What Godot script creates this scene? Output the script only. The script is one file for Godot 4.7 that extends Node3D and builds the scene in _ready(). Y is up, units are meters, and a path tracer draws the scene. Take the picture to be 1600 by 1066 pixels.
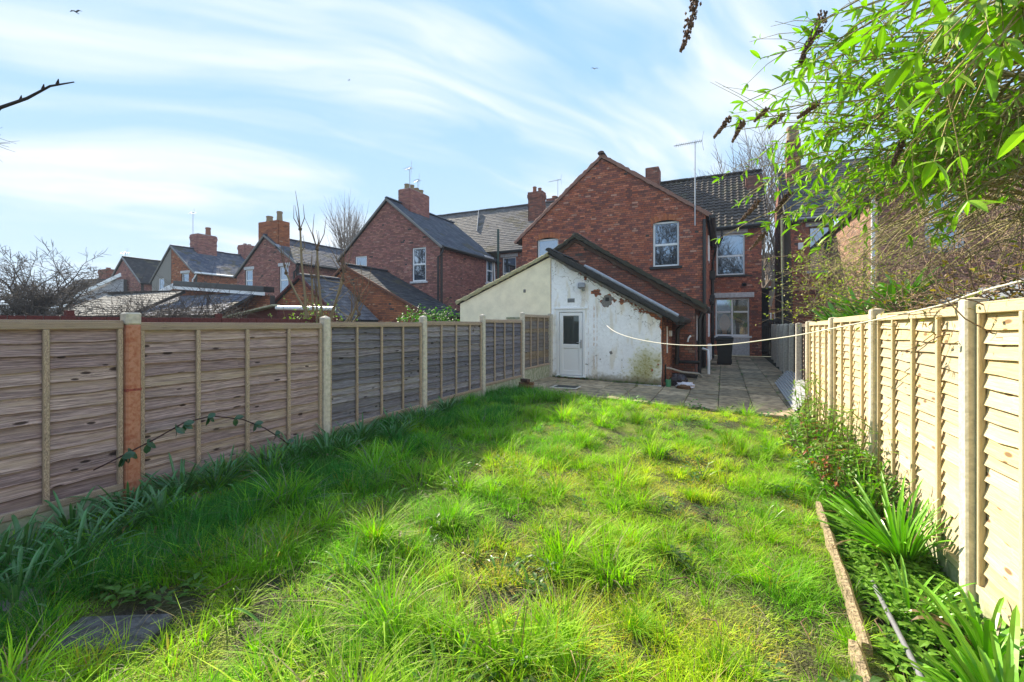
extends Node3D
# An overgrown back garden between two lap panel fences, with red brick terraced houses behind it.
# x runs to the right across the garden, y up, and the garden runs away along -z ("d" below is the distance along it).

var M := {}
var rng := RandomNumberGenerator.new()
var noise := FastNoiseLite.new()
var taken := {}

const EYE := 1.5


class MB:
	# collects faces for one mesh
	var v := PackedVector3Array()
	var n := PackedVector3Array()
	var c := PackedColorArray()
	var t := PackedVector2Array()

	func tri(a: Vector3, b: Vector3, d: Vector3, col: Color, ua := Vector2.ZERO, ub := Vector2.ZERO, ud := Vector2.ZERO) -> void:
		var nn := (b - a).cross(d - a).normalized()
		v.append_array([a, d, b]); n.append_array([nn, nn, nn]); c.append_array([col, col, col]); t.append_array([ua, ud, ub])

	func quad(a: Vector3, b: Vector3, d: Vector3, e: Vector3, col: Color, uv := Rect2(0, 0, 1, 1)) -> void:
		# counter-clockwise seen from the front
		var nn := (b - a).cross(d - a)
		if nn.length_squared() < 1e-14: nn = (d - a).cross(e - a)
		nn = nn.normalized()
		v.append_array([a, d, b, a, e, d]); n.append_array([nn, nn, nn, nn, nn, nn]); c.append_array([col, col, col, col, col, col])
		var p := uv.position
		var q := uv.end
		var u0 := Vector2(p.x, q.y); var u1 := Vector2(q.x, q.y); var u2 := Vector2(q.x, p.y); var u3 := Vector2(p.x, p.y)
		t.append_array([u0, u2, u1, u0, u3, u2])

	func squad(a: Vector3, b: Vector3, d: Vector3, e: Vector3, na: Vector3, nb: Vector3, nd: Vector3, ne: Vector3, col: Color, ua := Vector2(0, 1), ub := Vector2(1, 1), ud := Vector2(1, 0), ue := Vector2(0, 0)) -> void:
		v.append_array([a, d, b, a, e, d]); n.append_array([na, nd, nb, na, ne, nd]); c.append_array([col, col, col, col, col, col]); t.append_array([ua, ud, ub, ua, ue, ud])

	func box(x: Transform3D, s: Vector3, col: Color, back := true, uvs := 1.0) -> void:
		var h := s * 0.5
		var p: Array[Vector3] = []
		for k in 8:
			p.append(x * Vector3(h.x if k & 1 else -h.x, h.y if k & 2 else -h.y, h.z if k & 4 else -h.z))
		quad(p[4], p[5], p[7], p[6], col, Rect2(0, 0, s.x * uvs, s.y * uvs))
		if back: quad(p[1], p[0], p[2], p[3], col, Rect2(0, 0, s.x * uvs, s.y * uvs))
		quad(p[5], p[1], p[3], p[7], col, Rect2(0, 0, s.z * uvs, s.y * uvs))
		quad(p[0], p[4], p[6], p[2], col, Rect2(0, 0, s.z * uvs, s.y * uvs))
		quad(p[6], p[7], p[3], p[2], col, Rect2(0, 0, s.x * uvs, s.z * uvs))
		quad(p[0], p[1], p[5], p[4], col, Rect2(0, 0, s.x * uvs, s.z * uvs))

	func cbox(x: Transform3D, s: Vector3, b: float, col: Color) -> void:
		# a box with chamfered edges: every corner becomes a triangle, every edge a strip
		var h := s * 0.5
		var f := func(axis: int, sx: float, sy: float, sz: float) -> Vector3:
			var q := Vector3(sx * (h.x - b), sy * (h.y - b), sz * (h.z - b))
			q[axis] = [sx, sy, sz][axis] * h[axis]
			return x * q
		for g in [-1.0, 1.0]:
			var qx := [f.call(0, g, -1, -1), f.call(0, g, 1, -1), f.call(0, g, 1, 1), f.call(0, g, -1, 1)]
			var qy := [f.call(1, -1, g, -1), f.call(1, -1, g, 1), f.call(1, 1, g, 1), f.call(1, 1, g, -1)]
			var qz := [f.call(2, -1, -1, g), f.call(2, 1, -1, g), f.call(2, 1, 1, g), f.call(2, -1, 1, g)]
			for q in [qx, qy, qz]:
				if g > 0: quad(q[0], q[1], q[2], q[3], col, Rect2(0, 0, 1, 1))
				else: quad(q[3], q[2], q[1], q[0], col, Rect2(0, 0, 1, 1))
			for k in [-1.0, 1.0]:
				var e1 := [f.call(0, g, k, -1), f.call(0, g, k, 1), f.call(1, g, k, 1), f.call(1, g, k, -1)]
				var e2 := [f.call(1, -1, g, k), f.call(1, 1, g, k), f.call(2, 1, g, k), f.call(2, -1, g, k)]
				var e3 := [f.call(2, k, -1, g), f.call(2, k, 1, g), f.call(0, k, 1, g), f.call(0, k, -1, g)]
				for e in [e1, e2, e3]: outward(x, e, col)
				for m in [-1.0, 1.0]: outward(x, [f.call(0, g, k, m), f.call(1, g, k, m), f.call(2, g, k, m)], col)

	func outward(x: Transform3D, e: Array, col: Color) -> void:
		var mid: Vector3 = (e[0] + e[1] + e[2]) / 3.0 - x.origin
		var ok: bool = (e[1] - e[0]).cross(e[2] - e[0]).dot(mid) > 0
		if e.size() == 4:
			if ok: quad(e[0], e[1], e[2], e[3], col)
			else: quad(e[3], e[2], e[1], e[0], col)
		elif ok: tri(e[0], e[1], e[2], col)
		else: tri(e[2], e[1], e[0], col)

	func prism(x: Transform3D, poly: PackedVector2Array, z0: float, z1: float, col: Color, uvs := 1.0, back := true) -> void:
		var p := poly
		if Geometry2D.is_polygon_clockwise(p): p.reverse()
		var ids := Geometry2D.triangulate_polygon(p)
		var k := 0
		while k + 2 < ids.size():
			var a := p[ids[k]]; var b := p[ids[k + 1]]; var d := p[ids[k + 2]]
			if (b - a).cross(d - a) < 0:
				var sw := b; b = d; d = sw
			tri(x * Vector3(a.x, a.y, z1), x * Vector3(b.x, b.y, z1), x * Vector3(d.x, d.y, z1), col, Vector2(a.x, -a.y) * uvs, Vector2(b.x, -b.y) * uvs, Vector2(d.x, -d.y) * uvs)
			if back: tri(x * Vector3(a.x, a.y, z0), x * Vector3(d.x, d.y, z0), x * Vector3(b.x, b.y, z0), col, Vector2(a.x, -a.y) * uvs, Vector2(d.x, -d.y) * uvs, Vector2(b.x, -b.y) * uvs)
			k += 3
		for i in p.size():
			var a := p[i]; var b := p[(i + 1) % p.size()]
			quad(x * Vector3(a.x, a.y, z0), x * Vector3(b.x, b.y, z0), x * Vector3(b.x, b.y, z1), x * Vector3(a.x, a.y, z1), col, Rect2(a.x * uvs, 0, (b.x - a.x) * uvs, (z1 - z0) * uvs))

	func tube(p: PackedVector3Array, r: PackedFloat32Array, sides: int, col: Color, tip := true) -> void:
		var rings: Array[PackedVector3Array] = []
		var norms: Array[PackedVector3Array] = []
		var up := Vector3.UP
		for i in p.size():
			var dir := (p[mini(i + 1, p.size() - 1)] - p[maxi(i - 1, 0)]).normalized()
			if absf(dir.dot(up)) > 0.93: up = Vector3(0.8, 0.1, 0.6).normalized() if absf(dir.dot(Vector3(0.8, 0.1, 0.6).normalized())) < 0.9 else Vector3(0, 0, 1)
			var s := dir.cross(up).normalized()
			var q := s.cross(dir).normalized()
			up = q
			var ring := PackedVector3Array(); var nr := PackedVector3Array()
			for k in sides:
				var a := TAU * k / sides
				var o := s * cos(a) + q * sin(a)
				ring.append(p[i] + o * r[i]); nr.append(o)
			rings.append(ring); norms.append(nr)
		for i in p.size() - 1:
			for k in sides:
				var m := (k + 1) % sides
				squad(rings[i][m], rings[i][k], rings[i + 1][k], rings[i + 1][m], norms[i][m], norms[i][k], norms[i + 1][k], norms[i + 1][m], col, Vector2(float(k + 1) / sides, i), Vector2(float(k) / sides, i), Vector2(float(k) / sides, i + 1), Vector2(float(k + 1) / sides, i + 1))
		if tip:
			for e in [0, p.size() - 1]:
				for k in range(1, sides - 1):
					if e == 0: tri(rings[e][0], rings[e][k], rings[e][k + 1], col)
					else: tri(rings[e][0], rings[e][k + 1], rings[e][k], col)

	func mesh() -> ArrayMesh:
		var a := []
		a.resize(Mesh.ARRAY_MAX)
		a[Mesh.ARRAY_VERTEX] = v; a[Mesh.ARRAY_NORMAL] = n; a[Mesh.ARRAY_COLOR] = c; a[Mesh.ARRAY_TEX_UV] = t
		var m := ArrayMesh.new()
		if v.size(): m.add_surface_from_arrays(Mesh.PRIMITIVE_TRIANGLES, a)
		return m


# ---------- small helpers ----------
func W(x: float, y: float, d: float) -> Vector3: return Vector3(x, y, -d)

func sp(x: float) -> float: return rng.randf_range(-x, x)

func lin(r: float, g: float, b: float) -> Color: return Color(r, g, b)

func tint(c: Color, k: float) -> Color: return Color(c.r * k, c.g * k, c.b * k)

func numbered(called: String) -> String:
	var k: int = taken.get(called, 0)
	taken[called] = k + 1
	return called if k == 0 else "%s_%03d" % [called, k]

func thing(called: String, label: String, category: String, at := Vector3.ZERO, turn := 0.0, group := "") -> Node3D:
	var o := Node3D.new()
	o.name = numbered(called)
	add_child(o)
	o.position = at
	o.rotation.y = turn
	tag(o, label, category, group)
	return o

func tag(o: Node, label: String, category: String, group := "") -> Node:
	o.set_meta("label", label); o.set_meta("category", category)
	if group: o.set_meta("group", group)
	return o

func part(called: String, mesh, mat: Material, parent: Node = self, kind := "") -> MeshInstance3D:
	var o := MeshInstance3D.new()
	o.mesh = mesh.mesh() if mesh is MB else mesh
	o.material_override = mat
	if parent == self: called = numbered(called)
	else:
		var key := "%d/%s" % [parent.get_instance_id(), called]
		var k: int = taken.get(key, 0)
		taken[key] = k + 1
		if k: called = "%s_%03d" % [called, k]
	o.name = called
	parent.add_child(o, true)
	if kind: o.set_meta("kind", kind)
	return o

func basis_of(r: Vector3, u := Vector3.UP) -> Basis:
	return Basis(r, u, r.cross(u).normalized())

func at(o: Vector3, b := Basis.IDENTITY) -> Transform3D: return Transform3D(b, o)

func rect(x0: float, y0: float, x1: float, y1: float) -> PackedVector2Array:
	return PackedVector2Array([Vector2(x0, y0), Vector2(x1, y0), Vector2(x1, y1), Vector2(x0, y1)])

func mat(albedo: Color, rough := 0.9, metal := 0.0) -> StandardMaterial3D:
	var m := StandardMaterial3D.new()
	m.albedo_color = Color(albedo.r, albedo.g, albedo.b).linear_to_srgb()
	m.roughness = rough
	m.metallic = metal
	return m

func vmat(rough := 0.9) -> StandardMaterial3D:
	var m := StandardMaterial3D.new()
	m.vertex_color_use_as_albedo = true
	m.roughness = rough
	return m

func leafmat(back: Color, rough := 0.45, tex: Texture2D = null) -> StandardMaterial3D:
	var m := vmat(rough)
	m.backlight_enabled = true
	m.backlight = back
	if tex: m.albedo_texture = tex
	m.cull_mode = BaseMaterial3D.CULL_DISABLED
	return m

func ntex(sd: int, freq: float, oct: int, lo: float, hi: float, size := 512, c0 := Color.WHITE, c1 := Color.WHITE, normal := 0.0, kind := FastNoiseLite.TYPE_SIMPLEX_SMOOTH) -> NoiseTexture2D:
	var f := FastNoiseLite.new()
	f.seed = sd; f.frequency = freq; f.fractal_octaves = oct; f.noise_type = kind; f.fractal_gain = 0.6
	var t := NoiseTexture2D.new()
	t.width = size; t.height = size; t.seamless = true; t.noise = f
	if normal > 0:
		t.as_normal_map = true; t.bump_strength = normal
	else:
		var g := Gradient.new()
		g.set_color(0, Color(lo * c0.r, lo * c0.g, lo * c0.b)); g.set_color(1, Color(hi * c1.r, hi * c1.g, hi * c1.b))
		t.color_ramp = g
	return t

func tri(m: StandardMaterial3D, scale: float, tex: Texture2D = null, height: Texture2D = null, hs := 1.0) -> StandardMaterial3D:
	m.uv1_triplanar = true
	m.uv1_world_triplanar = true
	m.uv1_scale = Vector3.ONE * scale
	if tex: m.albedo_texture = tex
	if height:
		m.heightmap_enabled = true; m.heightmap_texture = height; m.heightmap_scale = hs
	return m

func ss(a: float, b: float, x: float) -> float: return smoothstep(a, b, x)

func ground(x: float, d: float) -> float:
	# the lawn falls to the right, and rises to meet the patio
	var r := lerpf(-0.2, -0.06, ss(4.0, 9.0, d))
	var h := lerpf(0.07, r, clampf((x + 4.3) / 5.6, 0.0, 1.0))
	h += 0.035 * noise.get_noise_2d(x * 60.0, d * 60.0) + 0.012 * noise.get_noise_2d(x * 300.0 + 50.0, d * 300.0)
	if x > 0.72: h -= 0.05 * ss(0.72, 0.82, x)
	if d > 8.4: h = lerpf(h, paved(x, 9.0) - 0.06, ss(8.4, 9.0, d))
	return h

func paved(x: float, d: float) -> float:
	var h := lerpf(0.09, -0.09, clampf((x + 4.27) / 5.6, 0.0, 1.0))
	return lerpf(h, -0.03, ss(11.0, 15.0, d))


# ---------- materials ----------
func wood_image(sd: int, tones: Array) -> ImageTexture:
	var w := 1024; var h := 512
	var im := Image.create(w, h, false, Image.FORMAT_RGB8)
	var f := FastNoiseLite.new(); f.seed = sd; f.frequency = 1.0; f.fractal_octaves = 3
	var r := RandomNumberGenerator.new(); r.seed = sd
	var knots: Array[Vector3] = []
	for k in 26: knots.append(Vector3(r.randf() * w, r.randf() * h, r.randf_range(5, 13)))
	for y in h:
		for x in w:
			var q := Vector2(x, y)
			var pull := 0.0
			var dark := 0.0
			for k in knots:
				var dx := (x - k.x) / (k.z * 2.6); var dy := (y - k.y) / k.z
				var e := dx * dx + dy * dy
				if e < 9.0:
					var g := exp(-e)
					pull += (y - k.y) * g * 0.9
					dark = maxf(dark, ss(0.75, 0.15, e))
			var yy := y - pull
			var a := f.get_noise_2d(q.x * 0.0022, yy * 0.11) * 0.5 + 0.5
			var b := f.get_noise_2d(q.x * 0.011 + 90.0, yy * 0.62) * 0.5 + 0.5
			var st := f.get_noise_2d(q.x * 0.0025 + 40.0, yy * 0.02 + 9.0) * 0.5 + 0.5
			var k2 := clampf(a * 0.42 + b * 0.58, 0.0, 1.0)
			var c: Color = tones[0].lerp(tones[1], ss(0.25, 0.75, k2))
			c = c.lerp(tones[2], ss(0.5, 0.8, st) * 0.65)
			c = c.lerp(tones[3], dark * 0.9)
			var line := ss(0.03, 0.0, absf(fposmod(a * 7.0, 1.0) - 0.5)) * 0.1
			c = Color(c.r * (1 - line), c.g * (1 - line), c.b * (1 - line))
			im.set_pixel(x, y, c)
	return ImageTexture.create_from_image(im)

func make_materials() -> void:
	var grey := ntex(3, 0.02, 5, 0.82, 1.05)
	var fine := ntex(5, 0.06, 4, 0.72, 1.1)
	var bump := ntex(7, 0.05, 5, 0.0, 1.0)
	M.bump = bump
	M.brick = tri(vmat(0.92), 1.9, ntex(11, 0.035, 5, 0.66, 1.15), bump, 0.7)
	M.mortar = tri(mat(lin(0.085, 0.075, 0.07), 0.95), 1.3, fine, bump, 0.8)
	M.slate = tri(vmat(0.78), 0.9, ntex(13, 0.03, 5, 0.68, 1.12), bump, 0.25)
	M.slate.metallic_specular = 0.35
	M.tile = tri(vmat(0.8), 1.2, fine, bump, 0.5)
	M.upvc = mat(lin(0.8, 0.82, 0.84), 0.3)
	M.paint = tri(mat(lin(0.62, 0.63, 0.66), 0.6), 0.7, grey)
	M.black = mat(lin(0.018, 0.019, 0.02), 0.42)
	M.blackrough = tri(mat(lin(0.035, 0.035, 0.035), 0.8), 1.1, fine, bump, 0.6)
	M.mossedge = tri(mat(lin(0.075, 0.072, 0.05), 0.95), 2.3, fine, bump, 1.5)
	M.glass = mat(lin(0.26, 0.33, 0.42), 0.02, 0.92)
	M.glassdark = mat(lin(0.09, 0.11, 0.11), 0.06, 0.6)
	M.clear = StandardMaterial3D.new()
	M.clear.transparency = BaseMaterial3D.TRANSPARENCY_ALPHA
	M.clear.albedo_color = Color(0.75, 0.8, 0.8, 0.06); M.clear.roughness = 0.02
	M.lead = tri(mat(lin(0.3, 0.33, 0.38), 0.5, 0.2), 0.8, grey)
	M.concrete = tri(mat(lin(0.56, 0.52, 0.44), 0.92), 0.9, ntex(17, 0.03, 5, 0.82, 1.08), bump, 0.3)
	M.gravelboard = tri(mat(lin(0.42, 0.4, 0.33), 0.95), 0.7, ntex(19, 0.02, 5, 0.72, 1.1, 512, Color(0.9, 1.0, 0.8)), bump, 0.4)
	M.paleconcrete = tri(mat(lin(0.7, 0.62, 0.47), 0.92), 0.9, M.concrete.albedo_texture, bump, 0.3)
	M.slab = tri(vmat(0.93), 0.45, ntex(23, 0.016, 6, 0.58, 1.2), bump, 0.9)
	M.cream = tri(mat(lin(0.95, 0.87, 0.66), 0.85), 0.35, ntex(29, 0.012, 5, 0.92, 1.03), bump, 0.25)
	M.pebble = tri(mat(lin(0.33, 0.31, 0.28), 0.95), 0.9, fine, bump, 1.0)
	M.terra = tri(mat(lin(0.3, 0.12, 0.07), 0.85), 1.4, fine)
	M.buff = tri(mat(lin(0.33, 0.24, 0.14), 0.85), 1.4, fine)
	M.metal = mat(lin(0.45, 0.46, 0.48), 0.38, 0.8)
	M.dullmetal = tri(mat(lin(0.3, 0.32, 0.34), 0.55, 0.25), 1.5, grey)
	M.sheet = tri(mat(lin(0.52, 0.53, 0.55), 0.5, 0.0), 1.2, grey)
	M.stone = tri(mat(lin(0.26, 0.25, 0.24), 0.9), 1.1, fine, bump, 0.9)
	M.rope = mat(lin(0.7, 0.66, 0.56), 0.85)
	M.bark = tri(vmat(0.95), 3.0, fine, bump, 1.0)
	M.soil = tri(vmat(0.97), 1.7, ntex(31, 0.05, 5, 0.6, 1.2), bump, 3.5)
	M.redwood = tri(mat(lin(0.13, 0.035, 0.03), 0.9), 0.9, fine)
	M.darkwood = tri(mat(lin(0.03, 0.026, 0.022), 0.9), 1.1, fine, bump, 0.6)
	M.rail = tri(mat(lin(0.02, 0.02, 0.024), 0.5), 1.0)
	M.orangewood = tri(mat(lin(0.42, 0.17, 0.035), 0.5), 1.0, fine)
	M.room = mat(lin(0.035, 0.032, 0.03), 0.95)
	M.white = tri(mat(lin(0.74, 0.74, 0.75), 0.8), 0.6, ntex(37, 0.015, 5, 0.88, 1.03), bump, 0.5)
	# wood: the left panels weather to mauve grey and blue grey, the right ones are newer and buff
	var wl := wood_image(41, [Color(0.46, 0.41, 0.4), Color(0.84, 0.78, 0.75), Color(0.68, 0.63, 0.56), Color(0.2, 0.15, 0.14)])
	var wr := wood_image(43, [Color(0.77, 0.7, 0.58), Color(0.9, 0.85, 0.75), Color(0.87, 0.79, 0.62), Color(0.48, 0.38, 0.28)])
	for s in [["woodl", wl], ["woodr", wr]]:
		var m := vmat(0.85)
		m.albedo_texture = s[1]
		m.heightmap_enabled = true; m.heightmap_texture = s[1]; m.heightmap_scale = 0.35
		M[s[0]] = m
	M.glossleaf = leafmat(Color(0.5, 0.62, 0.16), 0.34)
	M.leaf = leafmat(Color(0.75, 0.95, 0.2), 0.5)
	M.grass = leafmat(Color(0.8, 0.95, 0.16), 0.65)
	M.grass.metallic_specular = 0.35
	M.dry = leafmat(Color(0.3, 0.25, 0.15), 0.8)


# ---------- walls, roofs, windows ----------
const RED := [Color(0.505, 0.156, 0.086), Color(0.444, 0.138, 0.085), Color(0.564, 0.189, 0.103), Color(0.355, 0.124, 0.090), Color(0.472, 0.169, 0.112), Color(0.287, 0.113, 0.088), Color(0.607, 0.223, 0.130), Color(0.586, 0.312, 0.231)]
const PLUM := [Color(0.391, 0.169, 0.139), Color(0.426, 0.184, 0.157), Color(0.354, 0.157, 0.136), Color(0.450, 0.207, 0.172), Color(0.318, 0.151, 0.134), Color(0.486, 0.230, 0.172), Color(0.414, 0.174, 0.144), Color(0.502, 0.278, 0.228)]
const ORANGE := [Color(0.489, 0.167, 0.068), Color(0.457, 0.152, 0.063), Color(0.423, 0.141, 0.064), Color(0.523, 0.189, 0.077), Color(0.379, 0.132, 0.064), Color(0.333, 0.116, 0.061), Color(0.478, 0.178, 0.083), Color(0.554, 0.307, 0.179)]
const SOOT := [Color(0.292, 0.112, 0.078), Color(0.347, 0.131, 0.084), Color(0.238, 0.100, 0.075), Color(0.359, 0.125, 0.078), Color(0.205, 0.094, 0.072), Color(0.266, 0.125, 0.096), Color(0.388, 0.163, 0.108), Color(0.382, 0.228, 0.166)]
var brick_kit := {}

func brick_tone(pal: Array, x: float, y: float) -> int:
	var k := rng.randi() % 7
	if rng.randf() < 0.035: return 7
	if noise.get_noise_2d(x * 45.0 + 700.0, y * 60.0) > 0.34 and rng.randf() < 0.35: return 5
	return k

func piece(pal: Array, k: int, ln: float) -> ArrayMesh:
	var key := [pal[0], k, ln]
	if not brick_kit.has(key):
		var m := MB.new()
		m.box(Transform3D.IDENTITY, Vector3(ln, 0.0615, 0.06), pal[k], false)
		brick_kit[key] = m.mesh()
	return brick_kit[key]

# o: the wall's origin, r: its right-hand direction seen from outside; the outline is in metres right and up from o. The first `single` bricks nearest to `near` are parts.
func brick_wall(parent: Node3D, called: String, o: Vector3, r: Vector3, poly: PackedVector2Array, holes: Array, pal: Array, single := 0, near := Vector2.ZERO, floor_y := 0.9, depth := 0.22) -> MeshInstance3D:
	var local := o - parent.position
	var b := basis_of(r)
	var x := at(local, b)
	var m := MB.new()
	plate(m, x, poly, holes, -depth, 0.0)
	var wall := part(called, m, M.mortar, parent)
	var lo := poly[0]; var hi := poly[0]
	for p in poly: lo = lo.min(p); hi = hi.max(p)
	var whole := []
	var st := MB.new()
	var row := maxi(0, int(floor((floor_y - lo.y) / 0.0755)))
	while lo.y + row * 0.0755 < hi.y:
		var y0 := lo.y + row * 0.0755 + 0.005
		var header := row % 4 == 3
		var pitch := 0.113 if header else 0.226
		var u := lo.x - (0.113 if row % 2 else 0.0) - (0.056 if header else 0.0)
		while u < hi.x:
			var w := pitch - 0.013
			var q := rect(u + 0.005, y0, u + 0.005 + w, y0 + 0.0655)
			var inside := 0
			for p in q:
				if Geometry2D.is_point_in_polygon(p, poly): inside += 1
			var cut := false
			var gone := false
			for hl in holes:
				var k := 0
				for p in q:
					if Geometry2D.is_point_in_polygon(p, hl): k += 1
				if k == 4: gone = true
				elif k: cut = true
			if not gone and inside == 4 and not cut:
				var tone := brick_tone(pal, u + o.x, y0) % pal.size()
				var out := 0.008 + sp(0.004)
				if rng.randf() < 0.008: out = -0.012
				whole.append([Vector3(u + 0.005 + w * 0.5, y0 + 0.03275, out - 0.03), tone, w, near.distance_squared_to(Vector2(u, y0))])
			elif not gone and inside > 0:
				var bits: Array = Geometry2D.intersect_polygons(q, poly)
				for hl in holes:
					var nb := []
					for t in bits: nb.append_array(Geometry2D.clip_polygons(t, hl))
					bits = nb
				var tone := brick_tone(pal, u + o.x, y0) % pal.size()
				for t in bits:
					if t.size() > 2 and not Geometry2D.triangulate_polygon(t).is_empty(): st.prism(x, t, -0.03, 0.006, pal[tone], 1.0, false)
			u += pitch
		row += 1
	if single: whole.sort_custom(func(a, c): return a[3] < c[3])
	for i in whole.size():
		var w: Array = whole[i]
		var tilt := Basis(Vector3(0, 0, 1), sp(0.012)) * Basis(Vector3(1, 0, 0), sp(0.03))
		if i < single:
			var p := part("brick", piece(pal, w[1], w[2]), M.brick, wall)
			p.transform = at(x * w[0], b * tilt)
		else:
			st.box(at(x * w[0], b * tilt), Vector3(w[2], 0.0615, 0.06), tint(pal[w[1]], rng.randf_range(0.75, 1.25)), false)
	if st.v.size(): part("brickwork", st, M.brick, wall, "stuff")
	return wall

# a flat slab of any outline with holes, front face at z1
func plate(m: MB, x: Transform3D, poly: PackedVector2Array, holes: Array, z0: float, z1: float, col := Color.WHITE, uvs := 1.0) -> void:
	if holes.is_empty():
		m.prism(x, poly, z0, z1, col, uvs)
		return
	var lo := poly[0]; var hi := poly[0]
	for p in poly: lo = lo.min(p); hi = hi.max(p)
	var cuts := [lo.x - 0.1, hi.x + 0.1]
	for h in holes:
		var mid := 0.0
		for p in h: mid += p.x
		cuts.append(mid / h.size())
	cuts.sort()
	for i in cuts.size() - 1:
		if cuts[i + 1] - cuts[i] < 0.002: continue
		var bits: Array = Geometry2D.intersect_polygons(poly, rect(cuts[i], lo.y - 1, cuts[i + 1], hi.y + 1))
		for h in holes:
			var nb := []
			for t in bits: nb.append_array(Geometry2D.clip_polygons(t, h))
			bits = nb
		for t in bits:
			if not Geometry2D.is_polygon_clockwise(t) and not Geometry2D.triangulate_polygon(t).is_empty(): m.prism(x, t, z0, z1, col, uvs)

# a sash or casement window: frame, panes, sill and lintel. c is the bottom left corner of the opening
func window(parent: Node3D, c: Vector3, r: Vector3, w: float, h: float, bars: Array, opts := {}) -> MeshInstance3D:
	var x := at(c - parent.position, basis_of(r))
	var m := MB.new()
	var inset: float = opts.get("inset", 0.07)
	var f := 0.065
	var z := -inset
	var bx := func(x0: float, y0: float, x1: float, y1: float, za: float, zb: float, mm: MB) -> void:
		mm.cbox(x * at(Vector3((x0 + x1) / 2, (y0 + y1) / 2, (za + zb) / 2)), Vector3(x1 - x0, y1 - y0, zb - za), 0.006, Color.WHITE)
	bx.call(0, 0, f, h, z - 0.06, z, m); bx.call(w - f, 0, w, h, z - 0.06, z, m)
	bx.call(f, 0, w - f, f, z - 0.06, z, m); bx.call(f, h - f, w - f, h, z - 0.06, z, m)
	for b in bars:   # [vertical?, at, from, to]
		if b[0]: bx.call(b[1] - 0.035, b[2], b[1] + 0.035, b[3], z - 0.05, z + 0.004, m)
		else: bx.call(b[2] + f, b[1] - 0.04, b[3] - f, b[1] + 0.04, z - 0.05, z + 0.006, m)
	var fr := part("window", m, opts.get("frame", M.upvc), parent)
	for p in opts.get("panes", [rect(f, f, w - f, h - f)]):
		var g := MB.new()
		var s: Vector2 = p[2] - p[0]
		g.box(x * at(Vector3((p[0].x + p[2].x) / 2, (p[0].y + p[2].y) / 2, z - 0.03), Basis(Vector3(1, 0, 0), sp(0.012)) * Basis(Vector3(0, 1, 0), sp(0.012))), Vector3(s.x, s.y, 0.006), Color.WHITE)
		part("pane", g, opts.get("glass", M.glass), fr)
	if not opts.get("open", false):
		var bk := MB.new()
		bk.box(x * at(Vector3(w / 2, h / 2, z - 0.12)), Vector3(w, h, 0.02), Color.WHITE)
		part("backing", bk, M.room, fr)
	if opts.has("sill"):
		var sm := MB.new()
		sm.cbox(x * at(Vector3(w / 2, -0.05, -0.02)), Vector3(w + 0.22, 0.1, 0.2), 0.012, Color.WHITE)
		part("sill", sm, opts.sill, parent)
	if opts.has("lintel"):
		var lm := MB.new()
		lm.cbox(x * at(Vector3(w / 2, h + 0.1, -0.04)), Vector3(w + 0.25, 0.19, 0.12), 0.01, Color.WHITE)
		part("lintel", lm, opts.lintel, parent)
	return fr

# soldier bricks in a shallow arch over an opening
func arch(parent: Node3D, c: Vector3, r: Vector3, w: float, pal: Array, rise := 0.12) -> void:
	var x := at(c - parent.position, basis_of(r))
	var n := int(w / 0.075) + 3
	for i in n:
		var k := (i + 0.5) / n * 2.0 - 1.0
		var m := MB.new()
		m.box(Transform3D.IDENTITY, Vector3(0.064, 0.215, 0.06), tint(pal[i * 5 % 7], 1.15), false)
		var p := part("arch_brick", m, M.brick, parent)
		p.transform = x * at(Vector3(w / 2 + k * (w / 2 + 0.08), rise * (1 - k * k) + 0.06, -0.019), Basis(Vector3(0, 0, 1), -k * 0.3))

func pipe(parent: Node3D, called: String, pts: Array, rad: float, m: Material, brackets := 0.0) -> MeshInstance3D:
	var mb := MB.new()
	var p := PackedVector3Array(); var r := PackedFloat32Array()
	for q in pts: p.append(q - parent.position); r.append(rad)
	mb.tube(p, r, 8, Color.WHITE)
	if brackets > 0:
		for i in p.size() - 1:
			var ln := p[i].distance_to(p[i + 1])
			var k := brackets
			while k < ln:
				var a := p[i].lerp(p[i + 1], k / ln); var b := p[i].lerp(p[i + 1], minf(1.0, (k + 0.06) / ln))
				mb.tube(PackedVector3Array([a, b]), PackedFloat32Array([rad * 1.3, rad * 1.3]), 8, Color.WHITE)
				k += brackets
	return part(called, mb, m, parent)

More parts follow.
